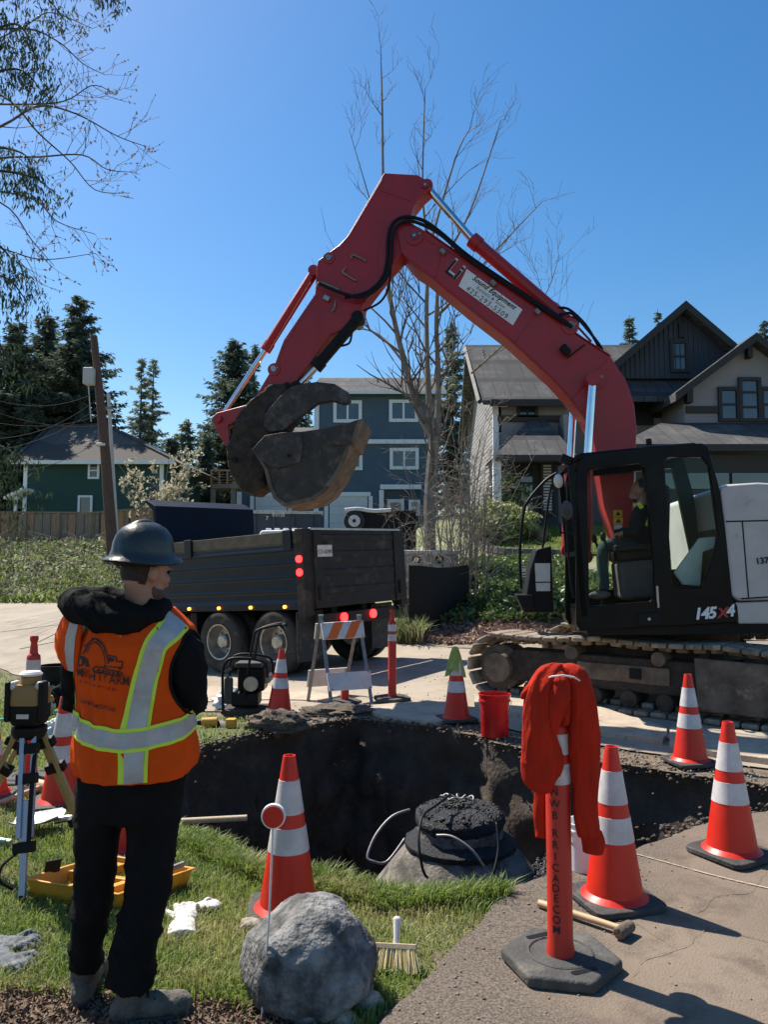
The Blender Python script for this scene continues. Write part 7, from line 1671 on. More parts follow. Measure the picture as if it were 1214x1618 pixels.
# porch with a hipped roof
p0, p1 = at(783, 719, Y - 2.6), at(912, 719, Y - 2.6); pk0, pk1 = at(838, 662, Y - .1), at(862, 662, Y - .1); zp = p0.z
mb = MB(); mb.add([(p0.x, Y - 2.6, zp), (p1.x, Y - 2.6, zp), (p1.x, Y, zp), (p0.x, Y, zp), tuple(pk0), tuple(pk1)], [(0, 1, 5, 4), (1, 2, 5), (3, 0, 4), (2, 3, 4, 5), (3, 2, 1, 0)]); pr = mk('porch_roof', mb, 'shingle', rh, smooth=0)
mb = MB(); mb.box(((p0.x + p1.x) / 2, Y - 2.62, zp - .1), (p1.x - p0.x, .1, .2)); mk('gutter', mb, 'trim_dark', pr, smooth=0)
mb = MB(); mb.box(((p0.x + p1.x) / 2, Y - .3, (zb + zp) / 2), (p1.x - p0.x - .3, .5, zp - zb)); mk('porch_wall', mb, 'slate_wall', rh, smooth=0)
for x in (786, 903):
    q = at(x, 800, Y - 2.4); mb = MB(); mb.box((q.x, Y - 2.4, (zb + zp) / 2), (.25, .25, zp - zb)); mk('porch_post', mb, 'trim_white' if x < 800 else 'trim_dark', rh, smooth=0)
window(rh, 818, 735, 848, 850, Y - .55, 'trim_dark', 0, 3); window(rh, 853, 730, 877, 815, Y - .55, 'trim_dark', 0, 0)
mb = MB(); 
for k in range(16):
    q = at(865, 736 + k * 4.6, Y - .62); mb.box(tuple(q), (.42, .02, .06))
mk('window_blind', mb, 'trim_white', rh, smooth=0)['kind'] = 'stuff'
# main block
Y = 28.5; a0, a1 = at(905, 700, Y), at(1330, 700, Y); zt = at(1000, 598, Y).z
mb = MB(); quad_wall(mb, (a0.x, Y), (a1.x, Y), zb, zt); mk('main_wall', mb, 'cream_wall', rh, smooth=0)
window(rh, 985, 624, 1032, 672, Y, 'trim_dark', 1, 0); trim(rh, (1030, 656), (1072, 656), Y, .22, 'trim_dark', 'band_board')
ga, gb, gc = at(944, 598, Y - .6), at(1076, 492, Y - .6), at(1208, 598, Y - .6)
mb = MB(); mb.prism([ga, gc, gb], (0, .2, 0)); gw = mk('gable_wall', mb, 'slate_wall', rh, smooth=0)
n_b = 34
for k in range(1, n_b):
    x = ga.x + (gc.x - ga.x) * k / n_b; t = 1 - abs(x - gb.x) / (gc.x - gb.x); mb = MB(); h_ = (gb.z - ga.z) * t
    if h_ > .3: mb.box((x, Y - .625, ga.z + h_ / 2 - .03), (.05, .04, h_ - .1)); mk('batten', mb, 'slate_wall', gw, smooth=0)
window(rh, 1058, 538, 1089, 589, Y - .6, 'trim_dark', 0, 1, fw_=.12)
mb = MB(); mb.box((gb.x, Y - .65, gb.z - .75), (.2, .12, .5)); mk('gable_vent', mb, 'trim_dark', gw, smooth=0)
for s, e_ in ((-1, ga), (1, gc)):
    a = e_ + Vector((s * .5, -.5, -.38)); b = gb + Vector((0, -.5, .22)); mb = MB(); panel(mb, [a, b, b + Vector((0, 7, 0)), a + Vector((0, 7, 0))], .3); mk('gable_roof', mb, 'shingle', rh, smooth=0)
    mb = MB(); mb.prism([a + Vector((0, -.06, 0)), b + Vector((0, -.06, 0)), b + Vector((0, -.06, -.32)), a + Vector((0, -.06, -.32))], (0, .055, 0)); mk('rake_board', mb, 'trim_dark', rh, smooth=0)
# skirt roof under the slate gable
s0, s1 = at(905, 628, Y - 1.6), at(1200, 628, Y - 1.6); mb = MB(); panel(mb, [(s0.x, Y - 1.6, s0.z), (s1.x, Y - 1.6, s0.z), (s1.x, Y - .3, ga.z + .05), (s0.x, Y - .3, ga.z + .05)], .15); mk('skirt_roof', mb, 'shingle', rh, smooth=0)
# right gable, nearer
Y = 26.3; ga, gb, gc = at(1080, 612, Y), at(1186, 541, Y), at(1292, 612, Y); wl_ = at(1074, 600, Y)
mb = MB(); mb.prism([(ga.x, Y, zb), (gc.x, Y, zb), tuple(gc), tuple(gb), tuple(ga)], (0, .2, 0)); mk('gable_wall', mb, 'cream_wall', rh, smooth=0)
mb = MB(); mb.prism([(ga.x, Y + .2, zb), (ga.x, Y + 2.2, zb), (ga.x, Y + 2.2, ga.z), (ga.x, Y + .2, ga.z)], (.15, 0, 0)); mk('side_wall', mb, 'cream_wall', rh, smooth=0)
for s, e_ in ((-1, ga), (1, gc)):
    a = e_ + Vector((s * .45, -.45, -.3)); b = gb + Vector((0, -.45, .2)); mb = MB(); panel(mb, [a, b, b + Vector((0, 6, 0)), a + Vector((0, 6, 0))], .28); mk('gable_roof', mb, 'shingle', rh, smooth=0)
    mb = MB(); mb.prism([a + Vector((0, -.06, 0)), b + Vector((0, -.06, 0)), b + Vector((0, -.06, -.3)), a + Vector((0, -.06, -.3))], (0, .055, 0)); mk('rake_board', mb, 'trim_dark', rh, smooth=0)
mb = MB(); q = at(1184, 556, Y - .15); mb.box(tuple(q), (.16, .3, .45)); mk('bracket', mb, 'trim_dark', rh, smooth=0)
mb = MB(); q = at(1088, 626, Y - .15); mb.box(tuple(q), (.2, .4, .5)); mk('bracket', mb, 'trim_dark', rh, smooth=0)
window(rh, 1134, 612, 1170, 667, Y, 'trim_dark', 0, 1, fw_=.12); window(rh, 1166, 597, 1204, 667, Y - .02, 'trim_dark', 0, 2, fw_=.12); window(rh, 1200, 612, 1240, 667, Y, 'trim_dark', 0, 1, fw_=.12)
trim(rh, (1084, 648), (1134, 648), Y, .24, 'trim_dark', 'band_board'); siding(rh, ga.x + .02, at(1134, 650, Y).x, Y - .01, at(1100, 672, Y).z, at(1100, 652, Y).z, 'cream_wall', .15)
# lower garage roof and dark garage front
g0, g1 = at(1008, 702, Y - 2.4), at(1340, 702, Y - 2.4); zt = at(1100, 668, Y - .1).z
mb = MB(); mb.prism([Vector((g0.x - .6, Y - 2.4, g0.z)), Vector((g1.x, Y - 2.4, g0.z)), Vector((g1.x, Y - .1, zt)), Vector((g0.x + 1.6, Y - .1, zt))], (0, 0, -.2)); lr = mk('garage_roof', mb, 'shingle', rh, smooth=0)
mb = MB(); mb.box(((g0.x + g1.x) / 2, Y - 2.46, g0.z - .12), (g1.x - g0.x + 1.2, .1, .22)); mk('gutter', mb, 'trim_dark', lr, smooth=0)
mb = MB(); mb.box(((g0.x + g1.x) / 2, Y - 2.0, (zb + g0.z) / 2 - .2), (g1.x - g0.x, .3, g0.z - zb - .2)); mk('garage_wall', mb, 'trim_dark', rh, smooth=0)
for k in range(3):
    q = at(1050 + k * 70, 760, Y - 2.2); mb = MB(); mb.box((q.x, Y - 2.2, q.z), (1.3, .06, .5)); mk('garage_window', mb, 'pane', rh, smooth=0)

# ------------------------------------------------------------------ fence, poles, wires
fn = thing('board_fence', 'weathered brown board fence above the bank on the left', 'fence', at(110, 850, 28.5))
random.seed(5)
def fboards(x0, y0, x1, y1, Y0, Y1, n, mat2=.35):
    for k in range(n):
        t = (k + .5) / n; Yb = Y0 + (Y1 - Y0) * t; A = at(x0 + (x1 - x0) * t, y0 + (y1 - y0) * t, Yb); w_ = abs(at(x1, y1, Y1).x - at(x0, y0, Y0).x) / n; zb_ = gz(A.x, Yb) - .2
        mb = MB(); mb.box((A.x, Yb, (A.z + zb_) / 2 + random.uniform(-.02, .02)), (w_ * .93, .03, A.z - zb_), rot=None); mk('board', mb, 'fence_grey' if random.random() < mat2 else 'fence_wood', fn, smooth=0)
        if k % 4 == 0:
            mb = MB(); mb.box((A.x - w_ / 2, Yb - .05, (A.z + zb_) / 2 + .06), (.1, .1, A.z - zb_)); mk('post', mb, 'fence_grey', fn, smooth=0)
    A, B_ = at(x0, y0, Y0), at(x1, y1, Y1); mb = MB(); mb.prism([A + Vector((0, -.07, .02)), B_ + Vector((0, -.07, .02)), B_ + Vector((0, .07, .02)), A + Vector((0, .07, .02))], (0, 0, .05)); mk('top_cap', mb, 'fence_grey', fn, smooth=0)
fboards(-12, 811, 146, 812, 28, 28.4, 12); fboards(146, 812, 252, 803, 28.4, 30.5, 9, .15)
P0 = at(181, 880, 25); P0.z = gz(P0.x, P0.y) - .3; P1 = at(148, 531, 25)
up_ = thing('utility_pole', 'leaning brown utility pole with a grey box above the fence', 'pole', P0)
mb = MB(); mb.tube([P0, P0.lerp(P1, .5) + Vector((.05, 0, 0)), P1], [.2, .16, .11], 14); mk('shaft', mb, 'pole_wood', up_)
q = at(141, 595, 24.8); mb = MB(); mb.box(q, (.34, .34, .55)); mk('equipment_box', mb, 'grey_paint', up_, bevel=.04); mb = MB(); mb.cyl(q + Vector((-.02, -.02, -.28)), q + Vector((.1, 0, -1.5)), .02, n=6); mk('conduit', mb, 'grey_paint', up_)
mb = MB(); q = at(158, 702, 24.8); mb.cyl(q + Vector((-.15, 0, 0)), q + Vector((.15, 0, 0)), .05, n=8); mk('insulator', mb, 'white_dirty', up_)
for a, b, sg in (((158, 627), (-60, 690), .5), ((160, 640), (-60, 715), .4), ((160, 655), (-60, 655), .35), ((156, 618), (-60, 612), .5), ((160, 672), (-60, 630), .3), ((165, 690), (-60, 740), .5)):
    A, B_ = at(*a, 25), at(*b, 20); mb = MB(); mb.tube([A.lerp(B_, t) - Vector((0, 0, sg * 4 * t * (1 - t))) for t in np.linspace(0, 1, 13)], .008, 5); mk('wire', mb, 'cable', up_)
P0 = at(187, 870, 26); P0.z = gz(P0.x, P0.y) - .2; P1 = at(171, 622, 26); tp_ = thing('thin_pole', 'thin grey metal pole standing just right of the utility pole', 'pole', P0)
mb = MB(); mb.tube([P0, P1], [.075, .06], 10); mk('shaft', mb, 'grey_paint', tp_); mb = MB(); q = at(168, 625, 26); mb.box(q + Vector((-.12, 0, 0)), (.3, .04, .05)); mk('bracket', mb, 'galv', tp_)
q = at(172, 645, 26); mb = MB(); mb.box(q, (.25, .12, .08)); mk('bracket', mb, 'galv', tp_)

# ------------------------------------------------------------------ trees and plants
def rhombi(name, P, D, W_, mat, parent=None):
    """thin pointed sprays: root P, direction*length D, half-width vector W_"""
    P, D, W_ = map(np.asarray, (P, D, W_)); n = len(P)
    V = np.stack([P, P + D * .4 + W_, P + D, P + D * .4 - W_], 1).reshape(-1, 3)
    return raw_mesh(name, V, np.arange(4 * n), np.full(n, 4), mat, parent)
def conifer(label, base, top, rad, seed, mat='needle', droop=.25, levels=46, nb=7, thin=1.0, start=.06, size=.5, group='conifers behind the houses', lean=0, trunkr=None):
    rg = np.random.default_rng(seed); base = Vector(base); H = top - base.z; t_ = thing('conifer_tree', label, 'tree', base, group)
    mb = MB(); tr_ = trunkr or H * .013; mb.tube([base, base + Vector((lean * .5, 0, H * .5)), base + Vector((lean, 0, H))], [tr_, tr_ * .6, .02], 8); mk('trunk', mb, 'bark', t_)
    P = []; D = []; W_ = []; ir = 1 + .2 * np.sin(np.linspace(0, 26, levels) + rg.uniform(0, 6)) + rg.normal(0, .1, levels)
    for i in range(levels):
        t = start + (1 - start) * (i / levels) ** .95; R_ = rad * 1.2 * (1 - t) ** .72 * ir[i] + .06
        for k in range(max(3, int(nb * (.5 + .5 * (1 - t))))):
            if rg.random() > thin: continue
            az = rg.uniform(0, 2 * math.pi); L_ = R_ * rg.uniform(.55, 1.15); m = max(3, int(L_ / (size * .3))); q = 7; s = (np.arange(m) + rg.random(m)) / m
            up_ = rg.uniform(-.05, .2) + .5 * t
            p = np.stack([base.x + lean * t + math.cos(az) * L_ * s, base.y + math.sin(az) * L_ * s, base.z + H * t + rg.normal(0, .12) + L_ * (up_ * s - droop * s * s + .12 * s ** 4)], 1)
            p = np.repeat(p, q, 0) + rg.normal(0, size * .12, (m * q, 3)); ss_ = np.repeat(s, q); a2 = az + rg.normal(0, .95, m * q)
            dd = np.stack([np.cos(a2), np.sin(a2), -droop * 1.3 + rg.normal(0, .35, m * q)], 1); dd /= np.linalg.norm(dd, axis=1, keepdims=True)
            l_ = (size * rg.uniform(.5, 1.2, m * q) * (1 - .3 * ss_))[:, None]; w = np.cross(dd, rg.normal(size=(m * q, 3))); w /= np.linalg.norm(w, axis=1, keepdims=True) + 1e-6
            P.append(p); D.append(dd * l_); W_.append(w * l_ * .15)
    rhombi('crown', np.concatenate(P), np.concatenate(D), np.concatenate(W_), mat, t_); return t_
def ctree(px, ytop, wpx, Y, seed, label, **k):
    b = at(px, 860, Y); b.z = gz(b.x, Y) - .3; conifer(label, b, at(px, ytop, Y).z, wpx / 2 * Y / 1215, seed, **k)
ctree(114, 468, 185, 44, 1, 'tallest dark conifer with ragged top left of the utility pole', size=.46, levels=60, nb=11, droop=.3)
ctree(62, 500, 200, 46, 2, 'dark bushy conifer just left of the tallest one', size=.46, levels=56, nb=11, droop=.3)
ctree(14, 512, 200, 42, 3, 'dark conifer at the left edge behind the green house', size=.46, levels=56, nb=11, droop=.3)
ctree(-45, 480, 150, 44, 4, 'dark conifer mostly outside the left edge', size=.46, levels=56, nb=11, droop=.3)
ctree(217, 565, 66, 62, 5, 'left one of the two slim pale conifers above the green roof', size=.46, levels=40, nb=6, thin=.9, mat='needle_pale', droop=.35, trunkr=.2)
ctree(236, 565, 78, 63, 6, 'right one of the two slim pale conifers above the green roof', size=.46, levels=40, nb=6, thin=.9, mat='needle_pale', droop=.35, trunkr=.2)
ctree(367, 536, 170, 52, 7, 'full green conifer left of the excavator bucket', size=.46, levels=58, nb=11, droop=.3)
ctree(398, 543, 60, 56, 8, 'narrow conifer tip just behind the excavator stick', size=.46, levels=40, nb=7)
ctree(290, 662, 70, 50, 9, 'small pale conifer right of the green house', size=.46, levels=34, nb=7, mat='needle_pale')
ctree(322, 690, 60, 48, 10, 'low conifer in front of the timber deck', size=.46, levels=30, nb=7)
ctree(268, 690, 50, 47, 11, 'dark narrow conifer beside the green house corner', size=.46, levels=30, nb=8)
ctree(470, 640, 120, 58, 12, 'green conifer seen through the gap between thumb and bucket', size=.46, levels=36, nb=8)
ctree(716, 512, 120, 54, 13, 'olive conifer behind the bare maple trunk', size=.46, levels=44, nb=8, mat='needle_pale', droop=.35)
ctree(1004, 498, 70, 60, 14, 'conifer tip above the cream house roof, left of the slate gable', size=.46, levels=40, nb=8)
ctree(1050, 488, 40, 66, 15, 'distant conifer tip touching the slate gable', size=.46, levels=36, nb=6)
ctree(1222, 506, 60, 55, 16, 'conifer at the right edge above the gable', size=.46, levels=40, nb=7)
ctree(486, 590, 12, 60, 17, 'tiny conifer tip above the blue house ridge', size=.4, levels=30, nb=4)

def branch_tree(name, label, cat, stems, seed, mat, depth=3, twig=.9, group=None, spread=.6, upb=.35, dens=1.0, mat2=None, buds=0, rmin=.0035, bmat='litter'):
    """bare tree: given stems (list of points, radii) throw side branches recursively; each stem its own part"""
    rg = random.Random(seed); base = stems[0][0][0]; t_ = thing(name, label, cat, base, group); fine = MB(); BP = []
    def grow(p, d, L_, r, lvl):
        k = 4 if lvl < 2 else 3; P = [p]; dd = d.copy()
        for j in range(k):
            dd = (dd + Vector((rg.gauss(0, .16), rg.gauss(0, .16), rg.gauss(0, .1) + upb * .12))).normalized(); P.append(P[-1] + dd * L_ / k)
        fine.tube(P, [max(rmin, r * (1 - .8 * j / k)) for j in range(k + 1)], 4 if r > .012 else 3, cap=False)
        if lvl >= depth: 
            if buds: BP.append(P[-1]); BP.append(P[-2])
            return
        for j in range(1, k + 1):
            for _ in range(2 if lvl < 2 else (2 if buds else 1)):
                if rg.random() < .72 * dens:
                    a = dd.orthogonal().normalized(); a = Matrix.Rotation(rg.uniform(0, 6.28), 3, dd) @ a
                    nd = (dd * (1 - spread * .5) + a * spread + Vector((0, 0, upb * .5))).normalized(); grow(P[j], nd, L_ * rg.uniform(.4, .68), r * .5, lvl + 1)
    for i, (P, r) in enumerate(stems):
        C = crom([Vector(p) for p in P], 5); rr = [r[0] + (r[1] - r[0]) * (j / (len(C) - 1)) ** .8 for j in range(len(C))]
        mb = MB(); mb.tube(C, rr, 9); mk('trunk' if i == 0 else 'limb', mb, mat, t_)
        for j in range(3, len(C)):
            if i == 0 and len(stems) > 1 and j < len(C) * .55: continue
            if rg.random() < .8 * dens:
                t = (C[j] - C[j - 1]).normalized(); a = Matrix.Rotation(rg.uniform(0, 6.28), 3, t) @ t.orthogonal().normalized()
                grow(C[j], (t * .5 + a * spread * 1.1 + Vector((0, 0, upb * .5))).normalized(), twig * (1.2 - .7 * j / len(C)) * rg.uniform(.7, 1.3), rr[j] * .42 + rmin, 1)
    o = mk('crown', fine, mat2 or mat, t_, smooth=180); o['kind'] = 'stuff'
    if buds and BP: cards('buds', [tuple(p) for p in BP], buds, bmat, t_, seed, .5)['kind'] = 'stuff'
    return t_
D0 = 18.2
def mpx(L): return [at(x, y, D0 + (q[0] if q else 0)) for x, y, *q in L]
bt = at(682, 905, D0); bt.z = gz(bt.x, D0) - .1
branch_tree('bare_maple', 'tall leafless maple with three stems rising behind the boom', 'tree',
            [([bt] + mpx([(680, 860), (679, 790), (684, 720), (690, 690)]), (.15, .12)),
             (mpx([(690, 700), (662, 650), (640, 575), (622, 500), (612, 430), (606, 300), (604, 160), (602, 92)]), (.11, .012)),
             (mpx([(684, 705), (676, 600), (674, 500, .4), (676, 400, .4), (668, 300, .6), (672, 140, .6)]), (.1, .012)),
             (mpx([(691, 700), (693, 600), (690, 500, -.3), (700, 420, -.4), (745, 330, -.6), (792, 190, -.6)]), (.09, .01)),
             (mpx([(690, 500), (720, 470, -.4), (780, 400, -.6), (858, 318, -.8)]), (.05, .008)),
             (mpx([(640, 575), (600, 530, .5), (560, 520, .8), (530, 540, 1)]), (.035, .008)),
             (mpx([(676, 400), (720, 250), (745, 200)]), (.04, .007)), (mpx([(610, 400), (580, 300, .4), (552, 205, .6)]), (.03, .006)),
             (mpx([(745, 590), (800, 540, -.5), (860, 470, -.8), (884, 405, -1)]), (.03, .006))],
            21, 'twig', depth=3, twig=1.5, spread=.55, upb=.5, dens=.75, mat2='twig_dark')
# leafless brush round its foot: separate shrubs
rgb = random.Random(4)
for k, (px, Y, n, h, lb) in enumerate(((655, 17.2, 9, 2.6, 'leafless shrub left of the maple trunk behind the tailgate'), (715, 17.4, 13, 4.2, 'tall tangle of bare stems right of the maple trunk'), (738, 17.0, 9, 3.4, 'bare arching shrub left of the yellow-green bush'), (752, 19.2, 8, 4.0, 'pale leafless shrub against the cream wall'), (728, 19.2, 12, 4.6, 'bare thicket rising behind the black barrier'), (690, 19.4, 10, 3.8, 'grey leafless shrub behind the maple trunk'))):
    b = at(px, 890, Y); b.z = gz(b.x, Y) - .05; st_ = []
    for i in range(n):
        a = rgb.uniform(0, 6.28); r_ = rgb.uniform(.1, .5); p0 = b + Vector((r_ * math.cos(a), r_ * math.sin(a) * .6, 0)); hh = h * rgb.uniform(.45, 1.05); q = Vector((math.cos(a) * rgb.uniform(.1, .7), math.sin(a) * .4, 0)); bend = Vector((rgb.gauss(0, .3), rgb.gauss(0, .2), 0))
        st_.append(([p0, p0 + q * .25 + Vector((0, 0, hh * .35)), p0 + q * .7 + bend * .5 + Vector((0, 0, hh * .7)), p0 + q * 1.3 + bend + Vector((0, 0, hh))], (rgb.uniform(.012, .028), .004)))
    branch_tree('bare_shrub', lb, 'shrub', st_, 40 + k, 'twig', depth=2, twig=.8, spread=.7, upb=.15, dens=.72, group='leafless shrubs round the maple')
# flowering shrub behind the fence
b = at(245, 835, 31); b.z = gz(b.x, 31); st_ = []
for i in range(16):
    a = rgb.uniform(-1.2, 1.2); hh = 3.6 * rgb.uniform(.5, 1); st_.append(([b + Vector((rgb.uniform(-.4, .4), 0, 0)), b + Vector((math.sin(a) * .8, rgb.uniform(-.4, .4), hh * .5)), b + Vector((math.sin(a) * 1.9, rgb.uniform(-.6, .6), hh))], (.03, .01)))
branch_tree('blossom_shrub', 'pale blossoming shrub behind the fence beside the green house', 'shrub', st_, 71, 'bark_pale', depth=2, twig=.7, spread=.7, upb=.3, dens=.95, buds=.09, bmat='blossom')

# overhanging tree on the left: cedar sprays and budding twigs reaching into the frame
tb = Vector((-2.9, 3.2, 0)); ot = thing('overhanging_cedar', 'drooping cedar branches hanging into the top left corner', 'tree', tb)
mb = MB(); mb.tube([tb, tb + Vector((.05, 0, 4)), tb + Vector((0, .1, 8))], [.2, .17, .1], 12); mk('trunk', mb, 'bark', ot)
rg = np.random.default_rng(11); P = []; D = []; W_ = []
def cedar_spray(path, width, n, ln, sd):
    C = crom([Vector(p) for p in path], 8); mb_c.tube(C, [.008 * (1 - i / len(C)) + .0015 for i in range(len(C))], 5)
    for i in range(n):
        t = rg.random() ** .8; p = C[int(t * (len(C) - 1))]; side = rg.normal(0, width); q = np.array(p) + np.array([side * .8, rg.normal(0, width * .6), -abs(rg.normal(0, width)) * .9])
        for k in range(7):
            d = np.array([rg.normal(0, .35), rg.normal(0, .3), -1 + rg.normal(0, .3)]); d /= np.linalg.norm(d); l_ = ln * rg.uniform(.5, 1.2); w = np.cross(d, rg.normal(size=3)); w /= np.linalg.norm(w)
            r0 = q + rg.normal(0, ln * .35, 3); P.append(r0); D.append(d * l_); W_.append(w * l_ * .11)
mb_c = MB()
for path, wd, n in (([(-120, -60), (40, -40), (130, -30), (190, 0)], .1, 26), ([(-150, -90), (60, -70), (150, -30), (165, 0)], .1, 14), ([(-160, 20), (-40, 50), (30, 40), (60, 110)], .2, 90), ([(-150, -20), (-20, 0), (60, -10), (100, 30)], .16, 40), ([(-160, 130), (-40, 120), (30, 110), (70, 150)], .15, 46), ([(-150, 230), (-30, 230), (30, 240), (50, 260)], .16, 44), ([(-150, 290), (-20, 270), (50, 280), (80, 300)], .14, 40), ([(-150, 370), (-40, 370), (10, 400), (25, 440)], .14, 40), ([(-150, 440), (-50, 430), (10, 440), (44, 480)], .15, 46), ([(-150, 520), (-60, 500), (-5, 540), (20, 590)], .16, 44), ([(-150, 700), (-60, 690), (0, 705), (40, 730)], .16, 44), ([(-150, 760), (-60, 730), (-10, 760), (20, 800)], .2, 60)):
    cedar_spray([at(x, y, 3.15 + (0.15 if i == 0 else 0)) for i, (x, y) in enumerate(path)], wd * .46, n * 3, .03, 1)
mk('branches', mb_c, 'bark', ot, smooth=180)['kind'] = 'stuff'
rhombi('foliage', P, D, W_, 'cedar', ot)['kind'] = 'stuff'
tb2 = Vector((-2.7, 3.7, 0)); q = lambda L: [at(x, y, 3.6) for x, y in L]
branch_tree('budding_maple', 'budding leafless maple branches reaching in from the left edge', 'tree',
            [([tb2, tb2 + Vector((.0, 0, 3)), tb2 + Vector((.1, 0, 4.5)), tb2 + Vector((.2, 0, 6.5))], (.1, .05)),
             (q([(-120, 250), (0, 200), (60, 168), (120, 180), (185, 215), (232, 232)]), (.0084, .0014)), (q([(-120, 270), (0, 250), (60, 248), (130, 245), (170, 268), (215, 272)]), (.0072, .0014)),
             (q([(-120, 130), (0, 150), (60, 210), (110, 255), (150, 300), (205, 305)]), (.0066, .0014)), (q([(-120, 60), (30, 45), (90, 65), (130, 100), (165, 118)]), (.006, .0014)), (q([(-100, 160), (20, 165), (100, 160), (145, 135), (178, 146)]), (.006, .0014)),
             (q([(-120, 300), (0, 320), (50, 380), (85, 420)]), (.006, .0014)), (q([(-120, 290), (40, 310), (90, 350), (150, 370)]), (.0054, .0014)), (q([(-120, 350), (10, 395), (70, 410), (150, 400)]), (.0054, .0014)), (q([(-80, 100), (40, 40), (80, 20), (145, 45)]), (.0048, .0014))],
            33, 'twig_dark', depth=2, twig=.22, spread=.55, upb=.2, dens=.62, buds=.009, rmin=.0009)

# ---- ground cover on the banks
def scatter(poly, n, zlo, zhi, seed, hf=None):
    rg = np.random.default_rng(seed); Pn = np.array(poly); x0, y0 = Pn.min(0); x1, y1 = Pn.max(0); out = []
    while len(out) < n:
        x = rg.uniform(x0, x1, 20000); y = rg.uniform(y0, y1, 20000); k = inpoly(x, y, poly); out += list(zip(x[k], y[k]))
    out = out[:n]; z = np.array([gz(a, b) + max(0, (hf(a, b) if hf else 1)) * rg.uniform(zlo, zhi) for a, b in out])
    return np.column_stack([np.array(out), z])
def lump(a, b): return .35 + .9 * (noise.fractal(Vector((a * .7, b * .7, 2)), 1, 2, 3) * .5 + .5)
BANK = [(-22, 21.2), (-6.5, 21.4), (-4.6, 20.6), (-3.8, 23), (-4.5, 28), (-22, 28.2)]
P = scatter(BANK, 17000, -.05, .36, 1, lump); stuff(cards('bramble_bank', P, .085, 'bramble', seed=2, aspect=.5), 'tangled green and brown brambles on the bank below the fence', 'brambles')
fine = MB(); rg_ = random.Random(8)
for i in range(2000):
    x, y = rg_.uniform(-20, -5), rg_.uniform(21.6, 28); h = lump(x, y); p = Vector((x, y, gz(x, y))); d = Vector((rg_.gauss(0, .5), rg_.gauss(0, .5), 1)) * h * rg_.uniform(.3, .8)
    fine.tube([p, p + d * .6, p + d + Vector((d.x * .6, d.y * .6, -.1))], [.012, .009, .005], 3, cap=False)
stuff(mk('bramble_canes', fine, 'bark_pale', smooth=180), 'dry bramble canes sticking up from the left bank', 'brambles')
BG = [(-20, 21.3), (-6.3, 21.5), (-5.2, 22.6), (-9, 24.5), (-14, 26), (-20, 25)]
stuff(blades('bank_grass', BG, 9000, .15, .32, .006, lambda x, y: np.array([1.0 if noise.noise(Vector((a * .5, b * .5, 6))) > -.05 else .08 for a, b in zip(x, y)]), seed=31), 'bright grass patches growing through the brambles on the left bank', 'grass')
IVY = [(.6, 16.4), (1.6, 15.9), (3.2, 15.5), (4.6, 15.6), (5.2, 17), (4.6, 20.6), (2.6, 21), (1.4, 19.5), (.8, 18)]
P = scatter(IVY, 17000, -.03, .42, 3, lambda a, b: lump(a, b) * (1 - .72 * ss(16.8, 18.8, b))); stuff(cards('ivy_bank', P, .06, 'ivy', seed=5, aspect=.65), 'glossy green ivy covering the slope right of the truck', 'ivy')
LIT = [(.35, 15.5), (1.2, 14.7), (2.8, 14.3), (4.4, 14.5), (4.6, 16.2), (2.4, 16.8), (1, 17.4), (.4, 16.8)]
P = scatter(LIT, 6500, .0, .07, 6); stuff(cards('leaf_litter', P, .055, 'litter', seed=7, aspect=.6, nrm=np.tile([0, 0, .8], (len(P), 1))), 'pinkish brown fallen leaves at the foot of the ivy slope', 'leaves')
TUFT = [(.2, 15.2), (.75, 15.0), (.8, 15.9), (.3, 16)]
stuff(blades('dry_tuft', TUFT, 900, .25, .5, .004, lambda x, y: np.ones_like(x), mat='bramble', seed=8), 'dry grass tuft behind the truck mud flap', 'grass')
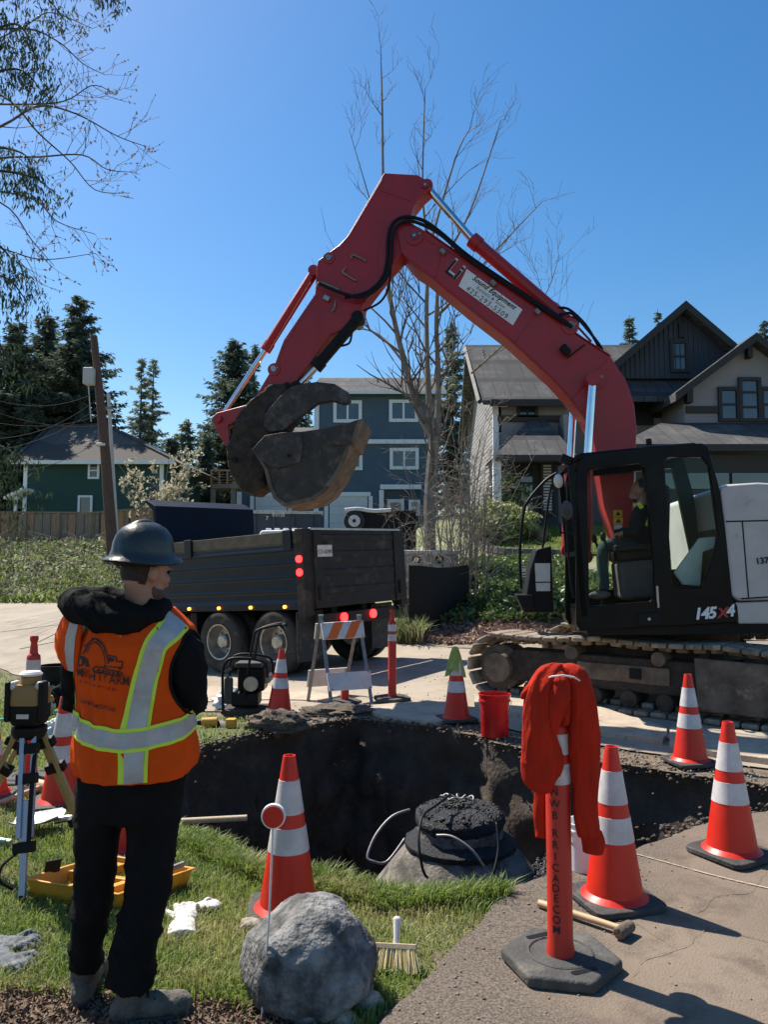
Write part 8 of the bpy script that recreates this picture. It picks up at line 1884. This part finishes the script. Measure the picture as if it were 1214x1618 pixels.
# small front lawn, its retaining wall and yellow-green bush
LW = [(3.0, 21.6), (5.6, 20.4), (8.5, 20.4), (9, 25.2), (4.0, 25.4), (3.2, 23.4)]
v, f, _ = cdt_sheet(LW, gridpts(3, 9, 20, 26, .4), lambda x, y: gz(x, y) + .06); structure(mesh_obj('front_lawn', v, f, 'lawn_soil', smooth=180))
stuff(blades('front_lawn_grass', LW, 22000, .06, .12, .004, lambda x, y: np.ones_like(x), seed=12, z0=.05), 'bright green front lawn before the cream house', 'grass')
rw = thing('retaining_wall', 'low grey block retaining wall round the small lawn', 'wall', (3.2, 21.5, gz(3.2, 21.5)))
C = crom([Vector((2.85, 23.2, 0)), Vector((2.95, 21.9, 0)), Vector((3.4, 21.2, 0)), Vector((4.3, 20.75, 0)), Vector((5.4, 20.3, 0))], 4)
for j in range(len(C) - 1):
    for row in range(2):
        a = C[j].lerp(C[j + 1], .5); d_ = (C[j + 1] - C[j]); an = math.atan2(d_.y, d_.x); mb = MB(); mb.box((a.x, a.y, gz(a.x, a.y) - .08 + row * .2), (d_.length * .97, .25, .19), rot=Matrix.Rotation(an, 3, 'Z')); mk('block', mb, 'wall_block', rw, bevel=.012, seg=1)
def bush(label, c, r, n, leaf, mat, seed, name='bush'):
    rg = np.random.default_rng(seed); t_ = thing(name, label, 'bush', (c[0], c[1], c[2] - r[2])); mb = MB()
    for k in range(7):
        a = k * .9; mb.tube([(c[0], c[1], c[2] - r[2]), (c[0] + r[0] * .5 * math.cos(a), c[1] + r[1] * .5 * math.sin(a), c[2])], [.03, .012], 5)
    mk('stems', mb, 'bark', t_); P = []
    cl = [(rg.normal(size=3)) for _ in range(26)]; cl = [q / np.linalg.norm(q) * rg.uniform(.55, .95) for q in cl]
    for i in range(n):
        q = cl[rg.integers(len(cl))] + rg.normal(0, .17, 3); P.append((c[0] + q[0] * r[0], c[1] + q[1] * r[1], c[2] + max(-.9, q[2]) * r[2]))
    cards('foliage', P, leaf, mat, t_, seed, .4); return t_
q = at(790, 838, 23.0); bush('large yellow-green rhododendron on the small lawn', (q.x, 23, gz(q.x, 23) + .62), (.85, .7, .62), 2600, .11, 'rhodo', 3)
q = at(838, 848, 23.4); bush('smaller yellow-green bush right of the large one', (q.x, 23.4, gz(q.x, 23.4) + .4), (.5, .45, .4), 1200, .1, 'rhodo', 5)
q = at(870, 800, 24.5); bush('dark shrub against the porch of the cream house', (q.x - 1.2, 25.2, gz(q.x, 25) + .8), (.8, .5, .9), 1400, .1, 'ivy', 9)
q = at(856, 868, 22.6); pt = thing('flower_pot', 'terracotta flower pot at the edge of the small lawn', 'pot', (q.x, 22.6, gz(q.x, 22.6))); mb = MB(); mb.lathe([(.14, 0.06), (.2, .36), (.22, .36), (.22, .42), (.19, .42), (.17, .36)], 20, c=(q.x, 22.6, gz(q.x, 22.6))); mk('pot', mb, 'steel_rust', pt)

for o in bpy.data.objects:
    if '_w' in o: del o['_w']
